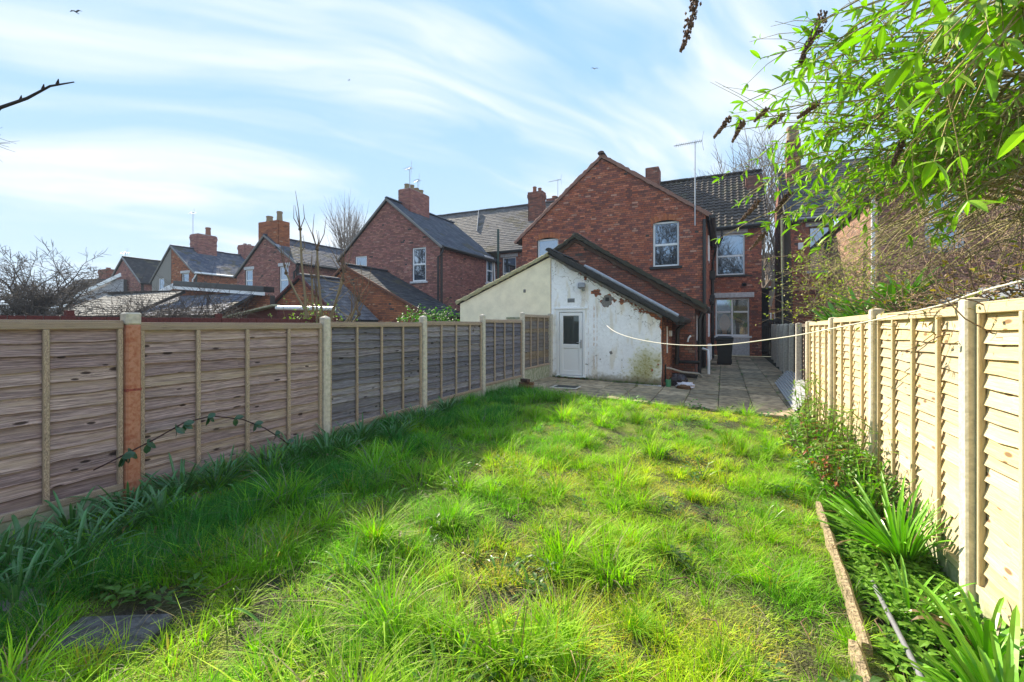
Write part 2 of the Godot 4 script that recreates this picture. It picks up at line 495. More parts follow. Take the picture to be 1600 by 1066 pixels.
# tiles on a slope: o is the lower left corner seen from outside, r along the eave, s up the slope
func roof_tiles(parent: Node3D, called: String, o: Vector3, r: Vector3, s: Vector3, along: float, up: float, tw: float, th: float, style: String, pal: Array, mtl: Material, moss := 0.0) -> MeshInstance3D:
	var n := r.cross(s).normalized()
	var local := o - parent.position
	var deck := MB.new()
	var b := Basis(r, s, n)
	deck.box(at(local + r * along / 2 + s * up / 2 - n * 0.06, b), Vector3(along, up, 0.08), Color(0.03, 0.03, 0.03))
	var root := part(called, deck, M.blackrough, parent)
	var m := MB.new()
	var rows := int(ceil(up / th))
	for j in rows:
		var v := j * th
		var h := minf(th, up - v) + (0.05 if style == "slate" else 0.06)
		var off := tw * 0.5 if (j % 2 and style == "slate") else 0.0
		var cols := int(ceil((along + off) / tw))
		for i in cols:
			var u0 := maxf(0.0, i * tw - off); var u1 := minf(along, (i + 1) * tw - off)
			if u1 - u0 < 0.03: continue
			var c: Color = pal[rng.randi() % pal.size()]
			c = tint(c, rng.randf_range(0.85, 1.15))
			if moss > 0.0 and noise.get_noise_2d(u0 * 40.0 + o.x * 7.0, v * 40.0) + sp(0.2) > 0.45 - moss: c = c.lerp(Color(0.11, 0.1, 0.065), 0.75)
			var g := 0.004
			var lift := 0.02 + sp(0.004)
			if style == "slate":
				var sk := sp(0.004)
				var p0 := local + r * (u0 + g) + s * (v + sk) + n * lift; var p1 := local + r * (u1 - g) + s * (v - sk) + n * (lift + sp(0.003))
				var p2 := local + r * (u1 - g) + s * (v + h) + n * 0.002; var p3 := local + r * (u0 + g) + s * (v + h) + n * 0.002
				m.quad(p0, p1, p2, p3, c)
				m.quad(p0 - n * 0.012, p1 - n * 0.012, p1, p0, tint(c, 0.9))
				m.quad(p0 - n * 0.012, p0, p3, p3 - n * 0.012, c)
				m.quad(p1, p1 - n * 0.012, p2 - n * 0.012, p2, c)
			else:
				# an interlocking tile: a flat pan and a round roll
				var prof := [Vector2(0.0, 0.012), Vector2(0.42, 0.006), Vector2(0.56, 0.034), Vector2(0.76, 0.052), Vector2(0.94, 0.034), Vector2(1.0, 0.01)]
				for k in prof.size() - 1:
					var a: Vector2 = prof[k]; var e: Vector2 = prof[k + 1]
					var wdt := u1 - u0
					var p0 := local + r * (u0 + a.x * wdt) + s * v + n * (a.y + 0.062); var p1 := local + r * (u0 + e.x * wdt) + s * v + n * (e.y + 0.062)
					var p2 := local + r * (u0 + e.x * wdt) + s * (v + h) + n * e.y; var p3 := local + r * (u0 + a.x * wdt) + s * (v + h) + n * a.y
					m.quad(p0, p1, p2, p3, c)
					m.quad(p0 - n * 0.055, p1 - n * 0.055, p1, p0, c)
	part("roof_tiles" if style != "slate" else "roof_slates", m, mtl, root, "stuff")
	return root

func ridge(parent: Node3D, a: Vector3, b: Vector3, pal: Array, size := 0.12) -> void:
	# half-round or angular ridge tiles, end to end
	var m := MB.new()
	var n := maxi(1, int(a.distance_to(b) / 0.45))
	for i in n:
		var p := a.lerp(b, (i + 0.01) / n) - parent.position; var q := a.lerp(b, (i + 0.985) / n) - parent.position
		var dz := sp(0.012)
		var dir := (b - a).normalized()
		var s := dir.cross(Vector3.UP).normalized()
		var c := tint(pal[rng.randi() % pal.size()], rng.randf_range(0.8, 1.2))
		for k in 4:
			var a0 := PI * k / 4.0; var a1 := PI * (k + 1) / 4.0
			var o0 := s * cos(a0) * size * 1.15 + Vector3.UP * (sin(a0) * size * 0.8 + dz); var o1 := s * cos(a1) * size * 1.15 + Vector3.UP * (sin(a1) * size * 0.8 + dz)
			m.quad(p + o0, q + o0, q + o1, p + o1, c)
			m.tri(p + o0, p + o1, p, c); m.tri(q + o1, q + o0, q, c)
	part("ridge_tiles", m, M.tile, parent)

func strip(parent: Node3D, called: String, a: Vector3, b: Vector3, up: Vector3, wd: float, th: float, m: Material) -> MeshInstance3D:
	# a long bar from a to b, wd across along `up`, th thick
	var f := (b - a).normalized()
	var u := (up - f * up.dot(f)).normalized()
	var mb := MB.new()
	mb.cbox(at((a + b) / 2 - parent.position, Basis(f, u, f.cross(u))), Vector3(a.distance_to(b), wd, th), minf(0.008, th * 0.3), Color.WHITE)
	return part(called, mb, m, parent)

func rough_strip(parent: Node3D, called: String, a: Vector3, b: Vector3, up: Vector3, wd: float, th: float, m: Material, seg := 26, wob := 0.02) -> MeshInstance3D:
	# the same with a worn, uneven edge
	var f := (b - a).normalized()
	var u := (up - f * up.dot(f)).normalized()
	var s := f.cross(u)
	var mb := MB.new()
	var ring: Array = []
	for i in seg + 1:
		var c := a.lerp(b, float(i) / seg) - parent.position + u * sp(wob) * 0.5
		var w2 := wd / 2 + sp(wob); var t2 := th / 2 + sp(wob * 0.6)
		ring.append([c - u * w2 - s * t2, c - u * (wd / 2 + sp(wob)) + s * t2, c + u * w2 * 0.6 + s * t2, c + u * w2 + s * t2 * 0.3, c + u * w2 - s * t2])
	for i in seg:
		for k in 5:
			var p: Array = ring[i]; var q: Array = ring[i + 1]
			var k2 := (k + 1) % 5
			mb.quad(q[k], q[k2], p[k2], p[k], Color.WHITE)
	for e in [0, seg]:
		for k in range(1, 4):
			if e == 0: mb.tri(ring[e][0], ring[e][k], ring[e][k + 1], Color.WHITE)
			else: mb.tri(ring[e][0], ring[e][k + 1], ring[e][k], Color.WHITE)
	return part(called, mb, m, parent)

func chimney(parent: Node3D, base: Vector3, w: float, dp: float, h: float, pal: Array, pots: Array, potm: Material, cap := true) -> void:
	var st := MB.new()
	var core := MB.new()
	var p := base - parent.position
	core.box(at(p + Vector3(0, h / 2, 0)), Vector3(w - 0.02, h, dp - 0.02), Color.WHITE)
	var root := part("chimney", core, M.mortar, parent)
	var row := 0
	while row * 0.0755 < h:
		var y := row * 0.0755 + 0.035
		var top := h - y
		var ex := 0.0
		if cap: ex = 0.045 if (top < 0.32 and top > 0.12) else (0.02 if top < 0.42 else (0.02 if absf(top - 0.75) < 0.06 else 0.0))
		for side in 4:
			var ln := w if side % 2 == 0 else dp
			var b := Basis(Vector3.UP, side * PI / 2)
			var off := (dp if side % 2 == 0 else w) / 2 + ex
			var u := -ln / 2 - ex + (0.113 if row % 2 else 0.0)
			if row % 2: st.box(at(p + Vector3(0, y, 0), b) * at(Vector3(-ln / 2 - ex + 0.054, 0, off - 0.03)), Vector3(0.1, 0.065, 0.06), pal[brick_tone(pal, y, u) % pal.size()], false)
			while u < ln / 2 + ex - 0.03:
				var bw := minf(0.216, ln / 2 + ex - u)
				st.box(at(p + Vector3(0, y, 0), b) * at(Vector3(u + bw / 2, 0, off - 0.03 + sp(0.002))), Vector3(bw, 0.065, 0.06), tint(pal[brick_tone(pal, y, u) % pal.size()], rng.randf_range(0.85, 1.15)), false)
				u += 0.226
		row += 1
	part("brickwork", st, M.brick, root, "stuff")
	var f := MB.new()
	f.cbox(at(p + Vector3(0, h + 0.02, 0)), Vector3(w - 0.04, 0.1, dp - 0.04), 0.03, Color.WHITE)
	part("flaunching", f, M.stone, root)
	for q in pots:   # [x, z, radius, height]
		var m := MB.new()
		var o := p + Vector3(q[0], h + 0.05, q[1])
		var ys := [0.0, 0.06, 0.1, 0.78, 0.82, 0.93, 1.0]
		var rs := [1.12, 1.12, 1.0, 0.86, 1.02, 1.02, 0.92]
		var pp := PackedVector3Array(); var rr := PackedFloat32Array()
		for k in ys.size(): pp.append(o + Vector3(0, ys[k] * q[3], 0)); rr.append(rs[k] * q[2])
		m.tube(pp, rr, 10, Color.WHITE)
		part("chimney_pot", m, potm, root)

func aerial(called: String, label: String, foot: Vector3, h: float, boom: float, dir: Vector3, rods: int, tilt := 0.06) -> void:
	var o := thing(called, label, "aerial", foot)
	var m := MB.new()
	m.tube(PackedVector3Array([Vector3.ZERO, Vector3(0, h, 0)]), PackedFloat32Array([0.022, 0.02]), 6, Color.WHITE)
	part("mast", m, M.metal, o)
	var b := MB.new()
	var d := dir.normalized() + Vector3(0, tilt, 0)
	var side := d.cross(Vector3.UP).normalized()
	var top := Vector3(0, h - 0.05, 0)
	b.tube(PackedVector3Array([top - d * boom * 0.75, top + d * boom * 0.25]), PackedFloat32Array([0.014, 0.014]), 5, Color.WHITE)
	part("boom", b, M.metal, o)
	var e := MB.new()
	for i in rods:
		var p := top + d * boom * (0.22 - 0.95 * i / rods)
		var up := side if i % 1 == 0 else Vector3.UP
		e.tube(PackedVector3Array([p - up * 0.17, p + up * 0.17]), PackedFloat32Array([0.008, 0.008]), 4, Color.WHITE)
	for s in [-1.0, 1.0]:
		e.tube(PackedVector3Array([top + d * boom * 0.24, top + d * boom * 0.3 + Vector3(0, s * 0.34, 0)]), PackedFloat32Array([0.009, 0.009]), 4, Color.WHITE)
	part("elements", e, M.metal, o)


# ---------- fences ----------
var slat_kit := {}

func slat(ln: float, h: float, k: int, tone: Color) -> ArrayMesh:
	var key := [snappedf(ln, 0.01), snappedf(h, 0.005), k, tone]
	if slat_kit.has(key): return slat_kit[key]
	var m := MB.new()
	var r := RandomNumberGenerator.new(); r.seed = k * 77 + int(ln * 100)
	var f := FastNoiseLite.new(); f.seed = k * 13 + 5; f.frequency = 1.0; f.fractal_octaves = 2
	var seg := 10
	var v0 := k * 0.163
	var rows: Array = []
	for i in seg + 1:
		var u := float(i) / seg
		var x := (u - 0.5) * ln
		var wob := f.get_noise_2d(u * 2.6, 1.0) * 0.02 + f.get_noise_2d(u * 13.0, 6.0) * 0.008
		var cup := 0.006 * f.get_noise_2d(u * 2.5, 8.0)
		rows.append([Vector3(x, h + 0.012, 0.002), Vector3(x, h * 0.5, 0.011 + cup), Vector3(x, -0.006 + wob, 0.025 + cup), Vector3(x, -0.006 + wob, 0.006), u])
	for i in seg:
		var a: Array = rows[i]; var b: Array = rows[i + 1]
		var ua: float = a[4] * 0.9 + k * 0.37; var ub: float = b[4] * 0.9 + k * 0.37
		var nn: Array = []
		for p in [a, b]: nn.append((p[0] - p[2]).cross(Vector3.LEFT).normalized())
		m.squad(a[1], b[1], b[0], a[0], nn[0], nn[1], nn[1], nn[0], tone, Vector2(ua, v0 + 0.06), Vector2(ub, v0 + 0.06), Vector2(ub, v0), Vector2(ua, v0))
		m.squad(a[2], b[2], b[1], a[1], nn[0], nn[1], nn[1], nn[0], tone, Vector2(ua, v0 + 0.13), Vector2(ub, v0 + 0.13), Vector2(ub, v0 + 0.06), Vector2(ua, v0 + 0.06))
		m.quad(a[3], b[3], b[2], a[2], tint(tone, 0.85), Rect2(ua, v0, ub - ua, 0.02))
		m.quad(b[3], a[3], a[0], b[0], tone, Rect2(ua, v0, ub - ua, 0.13))
	slat_kit[key] = m.mesh()
	return slat_kit[key]

func fence_panel(fence: Node3D, c: Vector3, r: Vector3, ln: float, h: float, wood: Material, tones: Array, frame: Color, rise := 0.0) -> void:
	# c is the middle of the bottom edge. Lapped boards behind three battens, inside a sawn frame
	var up := Vector3.UP
	var x := at(c - fence.position, basis_of((r + up * rise / ln).normalized(), up))
	x.basis = Basis(r + up * rise / ln, up, r.cross(up))
	var m := MB.new()
	var bar := func(mm: MB, x0: float, y0: float, x1: float, y1: float, z: float, t: float) -> void:
		mm.cbox(x * at(Vector3((x0 + x1) / 2, (y0 + y1) / 2, z)), Vector3(x1 - x0, y1 - y0, t), 0.004, tint(frame, rng.randf_range(0.85, 1.1)))
	bar.call(m, -ln / 2, h - 0.055, ln / 2, h, 0.018, 0.036)
	bar.call(m, -ln / 2, 0, ln / 2, 0.05, 0.018, 0.036)
	bar.call(m, -ln / 2, 0.05, -ln / 2 + 0.035, h - 0.055, 0.016, 0.034)
	bar.call(m, ln / 2 - 0.035, 0.05, ln / 2, h - 0.055, 0.016, 0.034)
	bar.call(m, -ln / 2, h, ln / 2, h + 0.012, 0.0, 0.055)
	var root := part("fence_panel", m, wood, fence)
	var n := int(round((h - 0.09) / 0.092))
	var pitch := (h - 0.09) / n
	for i in n:
		var k := rng.randi() % 12
		var s := part("slat", slat(ln - 0.01, pitch, k, tint(tones[rng.randi() % tones.size()], 0.8 if i == 0 else 1.0)), wood, root)
		s.transform = x * at(Vector3(sp(0.004), 0.045 + i * pitch, -0.012), Basis(Vector3(0, 0, 1), sp(0.009)) * Basis(Vector3(1, 0, 0), sp(0.03)))
	for i in 3:
		var bm := MB.new()
		var bxp := ln * (i - 1) * 0.255 + sp(0.012)
		bar.call(bm, bxp - 0.018, 0.05, bxp + 0.018, h - 0.055, 0.022, 0.026)
		part("batten", bm, wood, root)

func post(fence: Node3D, p: Vector3, top: float, wd: float, dp: float, m: Material, cap := 0.0, called := "post") -> MeshInstance3D:
	var mb := MB.new()
	var bottom := p.y - 0.3
	mb.cbox(at(Vector3(p.x, (top + bottom) / 2, p.z) - fence.position, Basis(Vector3(0, 0, 1), sp(0.004))), Vector3(dp, top - bottom, wd), 0.012, Color.WHITE)
	if cap > 0:
		var t := Vector3(p.x, top, p.z) - fence.position
		for s in 4:
			var b := Basis(Vector3.UP, s * PI / 2)
			var hx := (dp if s % 2 else wd) / 2 - 0.006; var hz := (wd if s % 2 else dp) / 2 - 0.006
			mb.tri(t + b * Vector3(-hx, 0, hz), t + b * Vector3(hx, 0, hz), t + Vector3(0, cap, 0), Color.WHITE)
	return part(called, mb, m, fence)

func left_fence() -> void:
	var f := thing("lap_fence", "low lap panel fence on the left, mauve grey and blue grey boards between concrete posts", "fence", W(-4.3, 0, 5.8))
	var tops := [1.59, 1.58, 1.62, 1.68, 1.77, 1.78]
	var bots := [0.2, 0.185, 0.2, 0.22, 0.27, 0.41]
	var mauve := [Color(0.78, 0.7, 0.73), Color(0.69, 0.61, 0.65), Color(0.9, 0.82, 0.83), Color(0.8, 0.74, 0.69), Color(0.6, 0.52, 0.56)]
	var blue := [Color(0.37, 0.43, 0.57), Color(0.28, 0.33, 0.45), Color(0.54, 0.61, 0.74), Color(0.34, 0.39, 0.5), Color(0.44, 0.48, 0.58)]
	var olive := [Color(0.42, 0.43, 0.43), Color(0.5, 0.46, 0.32), Color(0.38, 0.41, 0.43)]
	for i in range(-1, 6):
		var d0 := 1.94 + 1.93 * i
		var k := maxi(i, 0)
		if i < 5:
			pass
		var dm := d0 - 0.965 + 1.93
		var bt: float = bots[clampi(i + 1, 0, 5)] if i >= 0 else 0.19
		if i == 5: continue
		var tn: Array = mauve if i < 1 else (blue if i < 4 else olive)
		fence_panel(f, W(-4.3, bt if i >= 0 else 0.2, dm), Vector3(0, 0, -1), 1.82, 1.32, M.woodl, tn, Color(0.95, 0.88, 0.72))
		var g := MB.new()
		var gb: float = bt if i >= 0 else 0.2
		g.cbox(at(W(-4.3, gb / 2 - 0.12, dm) - f.position), Vector3(0.05, gb + 0.23, 1.82), 0.008, Color.WHITE)
		part("gravel_board", g, M.gravelboard, f)
		if i >= 0:
			if i == 0:
				M.orange = tri(mat(lin(0.44, 0.2, 0.13), 0.9), 1.3, ntex(61, 0.03, 5, 0.75, 1.15, 512, Color(1.1, 0.85, 0.75), Color(0.95, 1.1, 1.1)))
				var o := post(f, W(-4.285, 0, d0), 1.5, 0.1, 0.1, M.orange)
				o.set_meta("label", "concrete post stained orange with a grey weathered head")
				var hd := MB.new()
				hd.cbox(at(W(-4.285, 1.545, d0) - f.position), Vector3(0.104, 0.1, 0.104), 0.012, Color.WHITE)
				part("post_head", hd, M.concrete, o)
				var band := MB.new()
				band.cbox(at(W(-4.285, 0.98, d0) - f.position), Vector3(0.103, 0.025, 0.103), 0.003, Color.WHITE)
				part("rust_band", band, tri(mat(lin(0.3, 0.07, 0.05), 0.9), 2.0, M.brick.albedo_texture), o)
			else: post(f, W(-4.285, 0, d0), tops[i], 0.095, 0.1, M.concrete, 0.025)
	post(f, W(-4.27, 0, 11.5), 1.78, 0.09, 0.12, M.concrete, 0.02)
	# the last bay, from the fifth post to the outhouse wall
	

func right_fence() -> void:
	var f := thing("lap_fence", "tall sunlit buff lap panel fence along the right side of the garden", "fence", W(1.4, 0, 5.6))
	var buff := [Color(0.94, 0.88, 0.76), Color(0.84, 0.78, 0.68), Color(1.0, 0.95, 0.84), Color(0.92, 0.83, 0.62), Color(0.8, 0.75, 0.68)]
	var tops := [1.68, 1.69, 1.675, 1.67, 1.61, 1.57]
	for i in 6:
		var d := -0.17 + 1.93 * i
		if i > 0: post(f, W(1.39, -0.2, d), tops[i] - 0.02, 0.105, 0.11, M.paleconcrete, 0.012)
		if i == 5: continue
		var b: float = [-0.08, -0.1, -0.1, -0.1, -0.09][i]
		var tp: float = [1.63, 1.63, 1.6, 1.585, 1.54][i]
		fence_panel(f, W(1.41, b, d + 0.965), Vector3(0, 0, 1), 1.82, tp - b, M.woodr, buff, Color(0.96, 0.91, 0.78), 0.02)
		var g := MB.new()
		g.cbox(at(W(1.41, b - 0.16, d + 0.965) - f.position), Vector3(0.05, 0.31, 1.82), 0.008, Color.WHITE)
		part("gravel_board", g, tri(mat(lin(0.55, 0.5, 0.38), 0.95), 0.7, M.gravelboard.albedo_texture), f)
	var g2 := thing("lap_fence", "shaded grey lap panel fence beside the paving, running from the sunlit fence to the gate", "fence", W(1.8, 0, 16))
	var grey := [Color(0.55, 0.52, 0.46), Color(0.48, 0.46, 0.43), Color(0.6, 0.56, 0.47)]
	for i in 7:
		var d := 9.55 + 1.93 * i + 0.1
		var xx := 1.43 + 0.045 * (d - 9.5)
		if i > 0: post(g2, W(xx - 0.02, 0, d), 1.53 - 0.006 * i, 0.1, 0.12, M.concrete, 0.012)
		var dir := Vector3(-0.045, 0, 1).normalized()
		fence_panel(g2, W(xx + 0.06 + 0.0435, 0.0, d + 0.965), dir, 1.82, 1.5 - 0.006 * i, M.woodl, grey, Color(0.36, 0.33, 0.27))
		var g := MB.new()
		g.cbox(at(W(xx + 0.1035, -0.1, d + 0.965) - g2.position, basis_of(dir)), Vector3(1.82, 0.19, 0.05), 0.008, Color.WHITE)
		part("gravel_board", g, M.gravelboard, g2)
	post(g2, W(1.43 + 0.045 * 13.6 - 0.02, 0, 23.2), 1.5, 0.1, 0.12, M.concrete, 0.012)


# ---------- the houses ----------
func main_house() -> void:
	var h := thing("brick_house", "pair of red brick houses straight ahead with gabled rear wing and pantiled roof", "house", W(-4.27, 0, 20))
	# the gable end of the shared wing
	var gp := PackedVector2Array([Vector2(-7.63, 0), Vector2(-0.55, 0), Vector2(-0.55, 5.42), Vector2(-4.25, 7.92), Vector2(-7.63, 5.15)])
	var o := W(0, 0, 17.2)
	var wr := PackedVector2Array([Vector2(-2.35, 3.62), Vector2(-1.44, 3.62), Vector2(-1.44, 5.22), Vector2(-1.65, 5.3), Vector2(-1.9, 5.33), Vector2(-2.14, 5.3), Vector2(-2.35, 5.22)])
	var wl := PackedVector2Array([Vector2(-6.95, 3.5), Vector2(-6.04, 3.5), Vector2(-6.04, 4.98), Vector2(-6.25, 5.06), Vector2(-6.5, 5.09), Vector2(-6.74, 5.06), Vector2(-6.95, 4.98)])
	brick_wall(h, "gable_wall", o, Vector3.RIGHT, gp, [wr, wl], RED, 300, Vector2(-2.5, 4.4), 1.7)
	for s in [[-2.35, 3.62], [-6.95, 3.5]]:
		var ww: float = 0.91 if s[0] > -3 else 0.91
		var hh: float = 1.64 if s[0] > -3 else 1.5
		window(h, W(s[0], s[1], 17.2), Vector3.RIGHT, ww, hh, [[false, 0.8, 0.0, ww]], {"panes": [rect(0.065, 0.065, ww - 0.065, 0.76), rect(0.065, 0.84, ww - 0.065, hh - 0.065)], "sill": M.blackrough})
		arch(h, W(s[0], s[1] + hh - 0.02, 17.2), Vector3.RIGHT, ww, ORANGE)
	# sides of the wing and the rear walls of the main range
	brick_wall(h, "side_wall", W(-0.55, 0, 17.42), Vector3(0, 0, -1), rect(0, 0, 6.4, 5.4), [], RED, 0, Vector2.ZERO, 0.0)
	brick_wall(h, "rear_wall", W(0, 0, 24), Vector3.RIGHT, rect(-0.78, 0, 1.63, 6.25), [rect(-0.3, 3.88, 0.93, 5.86), rect(-0.34, 0.95, 1.12, 2.75)], RED, 0, Vector2.ZERO, 0.0)
	brick_wall(h, "rear_wall", W(0, 0, 24), Vector3.RIGHT, rect(-9.9, 3.5, -7.4, 5.75), [rect(-9.4, 3.6, -8.5, 5.1)], RED, 0, Vector2.ZERO, 3.5)
	window(h, W(-9.4, 3.6, 24), Vector3.RIGHT, 0.9, 1.5, [[false, 0.7, 0.0, 0.9]], {"lintel": M.paint, "panes": [rect(0.065, 0.065, 0.835, 0.66), rect(0.065, 0.74, 0.835, 1.435)]})
	window(h, W(-0.3, 3.88, 24), Vector3.RIGHT, 1.23, 1.98, [[false, 0.92, 0.0, 1.23]], {"panes": [rect(0.065, 0.065, 1.165, 0.88), rect(0.065, 0.96, 1.165, 1.915)], "sill": M.black, "lintel": M.paint})
	var big := window(h, W(-0.34, 0.95, 24), Vector3.RIGHT, 1.46, 1.8, [[true, 0.73, 0.065, 1.735], [false, 1.15, 0.0, 0.73], [false, 1.15, 0.73, 1.46]], {"open": true, "glass": M.clear, "panes": [rect(0.065, 0.065, 0.695, 1.11), rect(0.765, 0.065, 1.395, 1.11), rect(0.765, 1.19, 1.395, 1.735)], "sill": M.upvc})
	var gm := MB.new()
	gm.box(at(W(-0.34 + 0.38, 0.95 + 1.46, 24.1) - h.position, Basis(Vector3(1, 0, 0), 0.02)), Vector3(0.63, 0.545, 0.006), Color.WHITE)
	part("pane", gm, M.glass, big)
	var lm := MB.new()
	lm.cbox(at(W(0.45, 2.9, 23.98) - h.position), Vector3(1.75, 0.24, 0.12), 0.012, Color.WHITE)
	part("lintel", lm, M.paint, h)
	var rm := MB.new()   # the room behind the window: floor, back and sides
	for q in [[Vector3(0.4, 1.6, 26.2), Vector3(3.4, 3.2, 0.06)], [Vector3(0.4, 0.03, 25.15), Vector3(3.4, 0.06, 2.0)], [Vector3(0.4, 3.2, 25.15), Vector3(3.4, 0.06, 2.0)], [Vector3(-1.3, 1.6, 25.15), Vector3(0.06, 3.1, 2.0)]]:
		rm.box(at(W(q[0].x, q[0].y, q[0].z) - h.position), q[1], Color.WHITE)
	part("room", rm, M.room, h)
	var pan := MB.new()
	pan.cbox(at(W(0.72, 0.47, 23.97) - h.position), Vector3(0.82, 0.92, 0.06), 0.01, Color.WHITE)
	part("panel_under_window", pan, M.paint, h)
	var dp := MB.new()
	dp.cbox(at(W(0.9, 3.4, 23.94) - h.position), Vector3(0.2, 0.12, 0.12), 0.02, Color.WHITE)
	dp.tube(PackedVector3Array([W(0.9, 3.46, 23.95) - h.position, W(0.9, 3.36, 23.78) - h.position]), PackedFloat32Array([0.05, 0.08]), 8, Color.WHITE)
	part("wall_lamp", dp, M.black, h)
	# right end wall and far side, plain
	brick_wall(h, "end_wall", W(1.63, 0, 24.2), Vector3(0, 0, -1), PackedVector2Array([Vector2(0, 0), Vector2(7.6, 0), Vector2(7.6, 6.2), Vector2(3.8, 9.6), Vector2(0, 6.2)]), [], SOOT, 0, Vector2.ZERO, 4.0)
	brick_wall(h, "end_wall", W(-7.63, 0, 24), Vector3(0, 0, 1), rect(0, 3.0, 6.6, 5.1), [], RED, 0, Vector2.ZERO, 4.0)
	# roofs
	var pal := [Color(0.075, 0.06, 0.05), Color(0.09, 0.072, 0.06), Color(0.06, 0.05, 0.044), Color(0.1, 0.085, 0.07)]
	var slp := Vector3(0, 3.62, -4.0).normalized()
	roof_tiles(h, "main_roof", W(-5.6, 6.12, 23.72), Vector3.RIGHT, slp, 7.5, 5.55, 0.29, 0.3, "roll", pal, M.tile, 0.06)
	roof_tiles(h, "main_roof", W(-9.95, 5.85, 23.72), Vector3.RIGHT, slp, 4.3, 5.55, 0.28, 0.24, "slate", [Color(0.13, 0.125, 0.13), Color(0.16, 0.15, 0.15), Color(0.19, 0.175, 0.16)], M.slate, 0.1)
	roof_tiles(h, "main_roof", W(1.9, 6.12, 32), Vector3.LEFT, Vector3(0, 3.62, 4.3).normalized(), 11.8, 5.65, 0.6, 0.6, "slate", pal, M.tile)
	ridge(h, W(-5.6, 9.87, 27.8), W(1.9, 9.87, 27.8), pal, 0.13)
	ridge(h, W(-9.95, 9.62, 27.8), W(-5.62, 9.62, 27.8), [Color(0.2, 0.19, 0.19)], 0.12)
	for sd in [1.0, -1.0]:
		var e := W(-4.25 + sd * 3.95, 5.3 - 0.02, 17.06) if sd > 0 else W(-4.25 - 3.7, 5.05, 26)
		var top := W(-4.25, 8.06, 17.17)
		var ev := W(-4.25 + sd * (3.95 if sd > 0 else 3.72), 5.3 if sd > 0 else 4.98, 17.17)
		var su := (top - ev)
		var ln := su.length()
		if sd > 0: roof_tiles(h, "wing_roof", ev, Vector3(0, 0, -1), su.normalized(), 8.6, ln, 0.28, 0.24, "slate", [Color(0.1, 0.1, 0.11), Color(0.13, 0.13, 0.14)], M.slate)
		else: roof_tiles(h, "wing_roof", W(ev.x, ev.y, 25.6), Vector3(0, 0, 1), su.normalized(), 8.42, ln, 0.28, 0.24, "slate", [Color(0.1, 0.1, 0.11), Color(0.13, 0.13, 0.14)], M.slate)
		rough_strip(h, "verge", ev + Vector3(0, -0.05, 0.03), top + Vector3(0, -0.03, 0.03), Vector3.UP, 0.13, 0.05, tri(mat(lin(0.36, 0.2, 0.155), 0.95), 1.6, M.brick.albedo_texture, M.bump, 1.0), 40, 0.02)
	ridge(h, W(-4.25, 8.08, 17.02), W(-4.25, 8.08, 25.5), [Color(0.13, 0.08, 0.06)], 0.12)
	# chimneys
	chimney(h, W(-3.75, 9.0, 27.6), 0.75, 1.0, 1.62, SOOT, [], M.terra, false)
	chimney(h, W(-10.7, 7.3, 26.4), 0.95, 0.6, 2.5, SOOT, [[-0.15, 0, 0.13, 0.4], [0.2, 0, 0.12, 0.28]], M.terra)
	chimney(h, W(-10.1, 8.3, 28.6), 1.3, 0.7, 1.6, SOOT, [[-0.2, 0, 0.2, 0.2]], M.terra)
	chimney(h, W(1.45, 7.4, 26.6), 0.75, 0.6, 1.75, SOOT, [], M.terra, false)
	strip(h, "flashing", W(1.05, 7.6, 26.15), W(1.85, 7.6, 26.15), Vector3(0, 1, -1), 0.32, 0.02, M.lead)
	# gutters and pipes
	strip(h, "fascia", W(-0.42, 5.24, 17.1), W(-0.42, 5.24, 23.9), Vector3.UP, 0.2, 0.05, M.black)
	pipe(h, "gutter", [W(-0.32, 5.26, 17.05), W(-0.32, 5.23, 23.8)], 0.075, M.black)
	strip(h, "fascia", W(-0.85, 6.13, 23.82), W(1.85, 6.13, 23.82), Vector3.UP, 0.22, 0.05, M.black)
	pipe(h, "gutter", [W(-0.5, 6.12, 23.68), W(1.9, 6.15, 23.68)], 0.07, M.black)
	pipe(h, "downpipe", [W(-0.6, 5.2, 17.12), W(-0.6, 0, 17.12)], 0.055, M.black, 1.8)
	pipe(h, "downpipe", [W(-0.32, 5.18, 23.3), W(-0.34, 4.95, 23.35), W(-0.44, 4.6, 23.75), W(-0.44, 0, 23.75)], 0.055, M.black, 1.8)
	pipe(h, "downpipe", [W(-0.05, 6.1, 23.72), W(-0.05, 5.75, 23.75), W(-0.3, 5.3, 23.75)], 0.05, M.black)
	pipe(h, "soil_pipe", [W(-0.42, 3.9, 21.5), W(-0.42, 0, 21.5)], 0.07, M.black, 1.5)
	pipe(h, "waste_pipe", [W(-0.47, 2.45, 19.0), W(-0.4, 2.42, 21.4)], 0.04, M.black)
	var hop := MB.new()
	hop.cbox(at(W(-0.42, 3.65, 21.5) - h.position), Vector3(0.24, 0.4, 0.26), 0.03, Color.WHITE)
	hop.cbox(at(W(-0.42, 2.55, 21.2) - h.position), Vector3(0.2, 0.45, 0.24), 0.03, Color.WHITE)
	part("hopper", hop, M.black, h)
	# side windows in the wing, seen edge on
	window(h, W(-0.53, 4.0, 19.2), Vector3(0, 0, -1), 0.9, 1.0, [], {"inset": -0.03})
	window(h, W(-0.53, 1.0, 19.4), Vector3(0, 0, -1), 1.0, 1.2, [], {"inset": -0.03})
	var fl := MB.new()
	fl.cbox(at(W(-0.47, 0.45, 18.6) - h.position), Vector3(0.16, 0.62, 0.42), 0.03, Color.WHITE)
	part("meter_box", fl, M.upvc, h)

